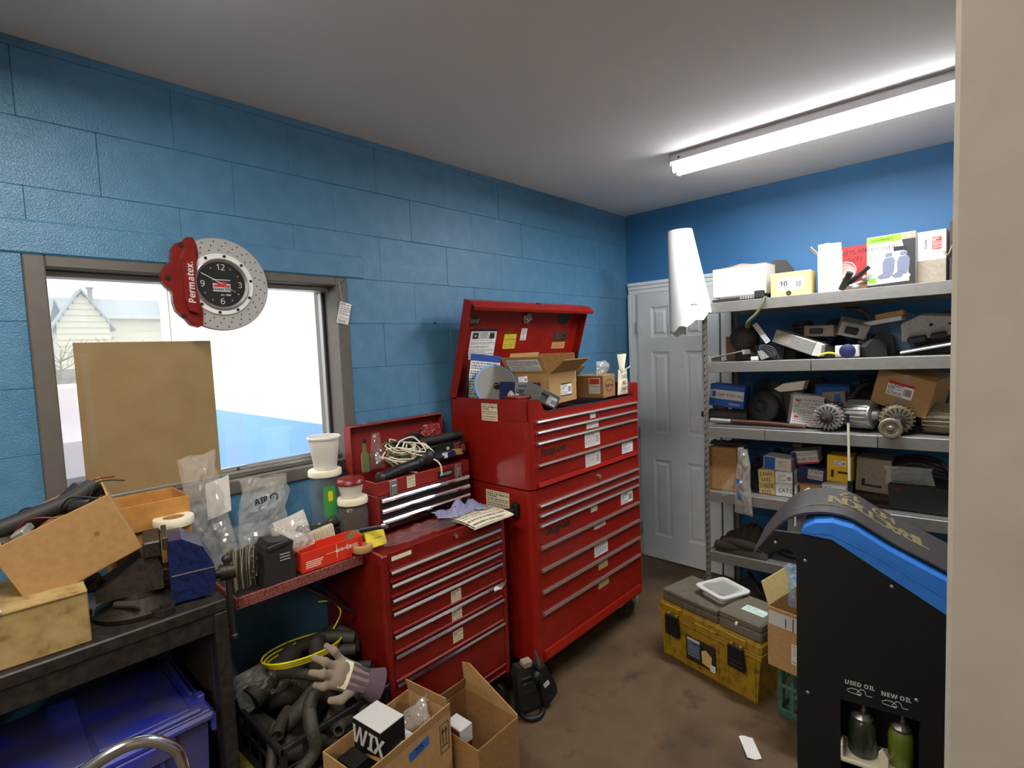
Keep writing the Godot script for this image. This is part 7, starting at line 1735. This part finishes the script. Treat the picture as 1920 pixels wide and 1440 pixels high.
	part(fp, "sheet", G.new().grid(4, 5, func(u, v): return Vector3((u - 0.5) * 0.055, 0.004 + 0.004 * sin(u * 5.0 + v * 2.0), (v - 0.5) * 0.12)), "paper")
	# panel leaning in the corner behind the big cabinet
	var lp := thing("grey_board", "grey board standing in the corner behind the big cabinet", "board", T(0.30, 0, 0.75, 90))
	part(lp, "board", G.new().bx(-0.012, 0, -0.16, 0.012, 0.93, 0.16, 0.003), "card_grey")
	# hose nozzle stains on the floor are in the concrete itself

func rounded_square(h: float, r: float) -> Array:
	var o := []
	for c in [[1, 1, 0], [-1, 1, 90], [-1, -1, 180], [1, -1, 270]]:
		for i in 5:
			var a := deg_to_rad(c[2] + 22.5 * i)
			o.append(Vector2(c[0] * (h - r) + cos(a) * r, c[1] * (h - r) + sin(a) * r))
	return o

func glove():
	# fingers point up along the heap, back of the hand to the room
	var fy := Vector3(-0.12, 0.62, 0.78).normalized()
	var fz := Vector3(0.85, 0.45, 0.1)
	fz = (fz - fy * fz.dot(fy)).normalized()
	var t := thing("leather_glove", "dirty striped leather work glove lying on the hoses", "glove", Transform3D(Basis(fy.cross(fz), fy, fz), Vector3(0.53, 0.56, 2.79)))
	# one continuous hand: palm, four fingers and thumb blended as a field
	var bones := [
		[Vector3(-0.012, 0.0, 0), Vector3(-0.014, 0.055, 0.004), 0.034, 0.036], [Vector3(0.014, 0.0, 0), Vector3(0.014, 0.055, 0.004), 0.034, 0.036], [Vector3(0.0, -0.05, 0), Vector3(0.0, 0.0, 0), 0.038, 0.04],
		[Vector3(-0.038, 0.07, 0), Vector3(-0.05, 0.105, 0.012), 0.0135, 0.0125], [Vector3(-0.05, 0.105, 0.012), Vector3(-0.052, 0.13, -0.002), 0.0125, 0.011],
		[Vector3(-0.013, 0.085, 0.004), Vector3(-0.02, 0.13, 0.02), 0.0145, 0.013], [Vector3(-0.02, 0.13, 0.02), Vector3(-0.024, 0.165, 0.006), 0.013, 0.011],
		[Vector3(0.014, 0.085, 0.004), Vector3(0.016, 0.135, 0.016), 0.0145, 0.013], [Vector3(0.016, 0.135, 0.016), Vector3(0.02, 0.17, 0.0), 0.013, 0.011],
		[Vector3(0.04, 0.07, 0.0), Vector3(0.055, 0.115, 0.014), 0.0135, 0.0125], [Vector3(0.055, 0.115, 0.014), Vector3(0.064, 0.142, 0.0), 0.0125, 0.0105],
		[Vector3(-0.035, -0.01, 0.006), Vector3(-0.072, 0.03, 0.02), 0.017, 0.0145], [Vector3(-0.072, 0.03, 0.02), Vector3(-0.082, 0.065, 0.012), 0.0145, 0.012]]
	part(t, "hand", field(bones, 0.0045, Vector3(1, 1, 0.62)), "glove_palm")
	part(t, "knuckle_band", G.new().grid(8, 5, func(u, v): return Vector3((u - 0.5) * 0.085, 0.028 + v * 0.034, 0.0262 - 0.008 * pow(2.0 * u - 1.0, 2.0) + 0.001 * sin(u * 9.0))), "cream")
	for k in 4: part(t, "stripe", G.new().grid(3, 6, func(u, v): return Vector3(-0.036 + k * 0.022 + u * 0.01, -0.045 + v * 0.07, 0.0262 - 0.010 * pow((-0.03 + k * 0.022) / 0.045, 2.0))), "glove_back")
	part(t, "cuff", G.new().lathe([Vector2(0.04, 0.005), Vector2(0.047, -0.02), Vector2(0.062, -0.07), Vector2(0.059, -0.07), Vector2(0.042, -0.02)], 24, Transform3D(Basis(Vector3(1, 0, 0), Vector3(0, 1, 0), Vector3(0, 0, 0.55)), Vector3(0, -0.045, 0))), "glove_back")

# surface nets round tapered bones
func field(bones: Array, cell: float, squash: Vector3) -> G:
	var lo := Vector3(9, 9, 9)
	var hi := Vector3(-9, -9, -9)
	for b in bones:
		for k in 2:
			lo = lo.min(b[k] - Vector3.ONE * (b[2 + k] + 2 * cell))
			hi = hi.max(b[k] + Vector3.ONE * (b[2 + k] + 2 * cell))
	var n := Vector3i(((hi - lo) / cell).ceil()) + Vector3i.ONE
	var d := PackedFloat32Array()
	d.resize(n.x * n.y * n.z)
	for z in n.z:
		for y in n.y:
			for x in n.x:
				var p := lo + Vector3(x, y, z) * cell
				var s := 0.0
				for b in bones:
					var ab: Vector3 = b[1] - b[0]
					var t := clampf((p - b[0]).dot(ab) / ab.length_squared(), 0, 1)
					var q: Vector3 = p - (b[0] + ab * t)
					q.z /= squash.z
					s += exp(-(q.length() - lerpf(b[2], b[3], t)) / 0.0035)
				d[x + n.x * (y + n.y * z)] = -0.0035 * log(s + 1e-30)
	var ix := {}
	var pts := []
	for z in n.z - 1:
		for y in n.y - 1:
			for x in n.x - 1:
				var acc := Vector3.ZERO
				var cnt := 0
				for e in [[0, 1], [2, 3], [4, 5], [6, 7], [0, 2], [1, 3], [4, 6], [5, 7], [0, 4], [1, 5], [2, 6], [3, 7]]:
					var a := Vector3i(x + (e[0] & 1), y + ((e[0] >> 1) & 1), z + (e[0] >> 2))
					var b := Vector3i(x + (e[1] & 1), y + ((e[1] >> 1) & 1), z + (e[1] >> 2))
					var va := d[a.x + n.x * (a.y + n.y * a.z)]
					var vb := d[b.x + n.x * (b.y + n.y * b.z)]
					if (va < 0) != (vb < 0):
						acc += Vector3(a).lerp(Vector3(b), va / (va - vb))
						cnt += 1
				if cnt:
					ix[Vector3i(x, y, z)] = lo + acc / cnt * cell
	var g := G.new()
	for k in ix:
		var v0 := d[k.x + n.x * (k.y + n.y * k.z)]
		for ax in 3:
			var st := Vector3i.ZERO
			st[ax] = 1
			var v1 := d[(k.x + st.x) + n.x * ((k.y + st.y) + n.y * (k.z + st.z))]
			if (v0 < 0) == (v1 < 0): continue
			var u := Vector3i.ZERO
			u[(ax + 1) % 3] = 1
			var w := Vector3i.ZERO
			w[(ax + 2) % 3] = 1
			if not (ix.has(k - u) and ix.has(k - w) and ix.has(k - u - w)): continue
			if v0 < 0: g.quad(ix[k - u - w], ix[k - w], ix[k], ix[k - u], 1)
			else: g.quad(ix[k - u - w], ix[k - u], ix[k], ix[k - w], 1)
	return g

func oil_machine():
	var t := thing("oil_exchange_machine", "black oil exchange machine with a blue sloping top", "machine", T(1.697, 0, 1.911, 10))
	var W := 0.52
	# cabinet: front sheet in pieces round the bottle recess, side and back
	var g := G.new()
	g.bx(0.0, 0.0, -0.4, 0.03, 1.0, -0.01, 0)
	g.bx(W - 0.02, 0.0, -0.4, W, 0.8, -0.01, 0)
	g.bx(0.0, 0.0, -0.41, W, 0.8, -0.4, 0)
	g.bx(0.0, 0.0, -0.4, W, 0.02, -0.01, 0)
	part(t, "cabinet", g, "machine_black")
	var f := G.new()
	f.prism([Vector2(0.02, 0.0), Vector2(0.117, 0.0), Vector2(0.117, 1.066), Vector2(0.088, 1.068), Vector2(-0.06, 1.066), Vector2(-0.11, 1.0), Vector2(-0.085, 0.985), Vector2(-0.02, 1.02), Vector2(0.0, 0.99), Vector2(0.0, 0.33)], 0.012, T(0, 0, -0.012))
	f.prism([Vector2(0.117, 0.57), Vector2(0.31, 0.57), Vector2(0.31, 0.93), Vector2(0.117, 1.05)], 0.012, T(0, 0, -0.012))
	f.prism([Vector2(0.117, 0), Vector2(0.31, 0), Vector2(0.31, 0.28), Vector2(0.117, 0.28)], 0.012, T(0, 0, -0.012))
	f.prism([Vector2(0.31, 0), Vector2(W, 0), Vector2(W, 0.80), Vector2(0.31, 0.93)], 0.012, T(0, 0, -0.012))
	part(t, "front_panel", f, "machine_black")
	part(t, "recess", G.new().bx(0.117, 0.28, -0.13, 0.31, 0.57, -0.12, 0).bx(0.107, 0.28, -0.12, 0.117, 0.57, -0.012, 0).bx(0.31, 0.28, -0.12, 0.32, 0.57, -0.012, 0).bx(0.107, 0.57, -0.12, 0.32, 0.58, -0.012, 0).bx(0.107, 0.27, -0.12, 0.32, 0.28, -0.012, 0), "machine_black")
	for p in [[0.024, 0.985], [0.241, 0.95], [0.03, 0.562], [-0.058, 1.028], [0.30, 0.63]]:
		part(t, "rivet", G.new().ell(Vector3(0.0055, 0.0055, 0.003), T(p[0], p[1], 0.0)), "brushed")
	# moulded blue top following the slope
	var top := [Vector2(0.012, 1.072), Vector2(0.02, 1.09), Vector2(0.05, 1.11), Vector2(0.095, 1.118), Vector2(0.148, 1.107), Vector2(0.235, 1.055), Vector2(0.355, 0.996), Vector2(W + 0.02, 0.9), Vector2(W + 0.02, 0.80), Vector2(0.354, 0.905), Vector2(0.095, 1.066)]
	part(t, "top_moulding", G.new().prism(top, 0.40, T(0, 0, -0.39)), "machine_blue")
	part(t, "moulding_step", G.new().prism([Vector2(0.015, 1.085), Vector2(0.09, 1.092), Vector2(0.2, 1.045), Vector2(W, 0.865), Vector2(W, 0.855), Vector2(0.2, 1.035), Vector2(0.09, 1.082), Vector2(0.015, 1.075)], 0.006, T(0, 0, 0.008)), "machine_blue")
	text(t, "USED OIL", 0.0125, "white", T(0.166, 0.630, 0.0002))
	text(t, "NEW OIL", 0.0125, "white", T(0.254, 0.623, 0.0002))
	for x in [0.166, 0.252]:
		var y := 0.605 if x < 0.2 else 0.597
		part(t, "car_symbol", G.new().tube([Vector3(x - 0.032, y + 0.002, 0), Vector3(x - 0.022, y + 0.009, 0), Vector3(x - 0.008, y + 0.009, 0), Vector3(x, y + 0.003, 0), Vector3(x + 0.004, y - 0.002, 0), Vector3(x + 0.002, y - 0.006, 0), Vector3(x - 0.012, y - 0.006, 0), Vector3(x - 0.03, y - 0.004, 0)], 0.0011, 5, true).tube(path([Vector3(x - 0.008, y - 0.002, 0), Vector3(x + 0.002, y + 0.012, 0), Vector3(x + 0.012, y + 0.009, 0), Vector3(x + 0.016, y - 0.002, 0), Vector3(x + 0.03, y - 0.002, 0)], 4), 0.0011, 5).ell(Vector3(0.004, 0.003, 0.0008), T(x - 0.002, y - 0.006, 0)), "white")
	# bottles in their holder
	var ho := part(t, "bottle_holder", G.new().bx(0.118, 0.385, -0.1, 0.30, 0.392, 0.018, 0.002).bx(0.118, 0.385, 0.012, 0.225, 0.4, 0.018, 0.002).bx(0.118, 0.39, -0.02, 0.124, 0.44, 0.018, 0.002).prism([Vector2(0.212, 0.388), Vector2(0.236, 0.388), Vector2(0.236, 0.43), Vector2(0.222, 0.455), Vector2(0.212, 0.44)], 0.006, T(0, 0, 0.0)), "cream")
	var dg := mk("dark_green_oil", "18240f", 0.08)
	dg.clearcoat_enabled = true
	var yg := mk("yellow_oil", "5f6c10", 0.06)
	yg.clearcoat_enabled = true
	for b in [["used oil bottle, dark green with a silver cap, in the machine", 0.172, 0.037, "dark_green_oil"], ["new oil bottle, yellow-green with a silver cap, in the machine", 0.268, 0.032, "yellow_oil"]]:
		var o := thing("oil_bottle", b[0], "bottle", T(1.697, 0, 1.911, 10) * T(b[1], 0.3925 if b[1] < 0.2 else 0.3925, -0.045))
		var r: float = b[2]
		part(o, "glass", G.new().lathe([Vector2(0, 0), Vector2(r * 0.92, 0), Vector2(r, 0.006), Vector2(r, 0.085), Vector2(r * 0.92, 0.1), Vector2(r * 0.7, 0.112), Vector2(0, 0.112)], 26), b[3])
		part(o, "cap", G.new().lathe([Vector2(r * 0.75, 0.107), Vector2(r * 0.8, 0.112), Vector2(r * 0.8, 0.118), Vector2(r * 0.6, 0.126), Vector2(r * 0.58, 0.132), Vector2(0, 0.135)], 26), "steel")
		part(o, "pipe", G.new().tube([Vector3(0.004, 0.13, 0), Vector3(0.004, 0.168, 0)], 0.0045, 8).tube([Vector3(0.004, 0.13, 0), Vector3(0.004, 0.145, 0)], 0.008, 8), "steel")
	# rubber mat draped over the slope
	var m := thing("rubber_mat", "brown-black rubber mat with faded yellow lettering on the machine", "mat", T(1.697, 0, 1.911, 10))
	var pr := path([Vector3(-0.135, 0.955, 0), Vector3(-0.072, 1.05, 0), Vector3(-0.02, 1.105, 0), Vector3(0.04, 1.127, 0), Vector3(0.1, 1.132, 0), Vector3(0.155, 1.118, 0), Vector3(0.245, 1.064, 0), Vector3(0.365, 1.006, 0), Vector3(0.53, 0.918, 0)], 6)
	var prof := []
	for p in pr: prof.append(Vector2(p.x, p.y))
	for i in range(pr.size() - 1, -1, -1): prof.append(Vector2(pr[i].x + 0.001, pr[i].y - 0.007))
	part(m, "sheet", G.new().prism(prof, 0.305, T(0, 0, -0.35), 1), "mat_rubber")
	# upside down lettering, letter by letter along the draped profile
	var cum := [0.0]
	for i in range(1, pr.size()): cum.append(cum[i - 1] + pr[i].distance_to(pr[i - 1]))
	for q in [["TRACTION", 0.562, 0.035, -0.2, 0.078], ["HD 12", 0.475, 0.034, -0.285, 0.06]]:
		var word: String = q[0]
		for k in word.length():
			if word[k] == " ": continue
			var d: float = q[1] - q[2] * k
			var i := 1
			while i < pr.size() - 1 and cum[i] < d: i += 1
			var tan: Vector3 = (pr[i - 1] - pr[i]).normalized()
			var nrm := Vector3(tan.y, -tan.x, 0)
			if nrm.y < 0: nrm = -nrm
			var at: Vector3 = pr[i - 1].lerp(pr[i], (d - cum[i - 1]) / (cum[i] - cum[i - 1]))
			text(m, word[k], q[4], "mat_print", Transform3D(Basis(tan * 0.8, nrm.cross(tan), nrm), at + nrm * 0.0008 + Vector3(0, 0, q[3])), null, "letter", 0.0008)
	part(m, "worn_line", G.new().tube(path([Vector3(-0.02, 1.107, -0.12), Vector3(0.04, 1.129, -0.12), Vector3(0.1, 1.134, -0.12), Vector3(0.15, 1.121, -0.12)], 5), 0.0016, 5), "mat_print")
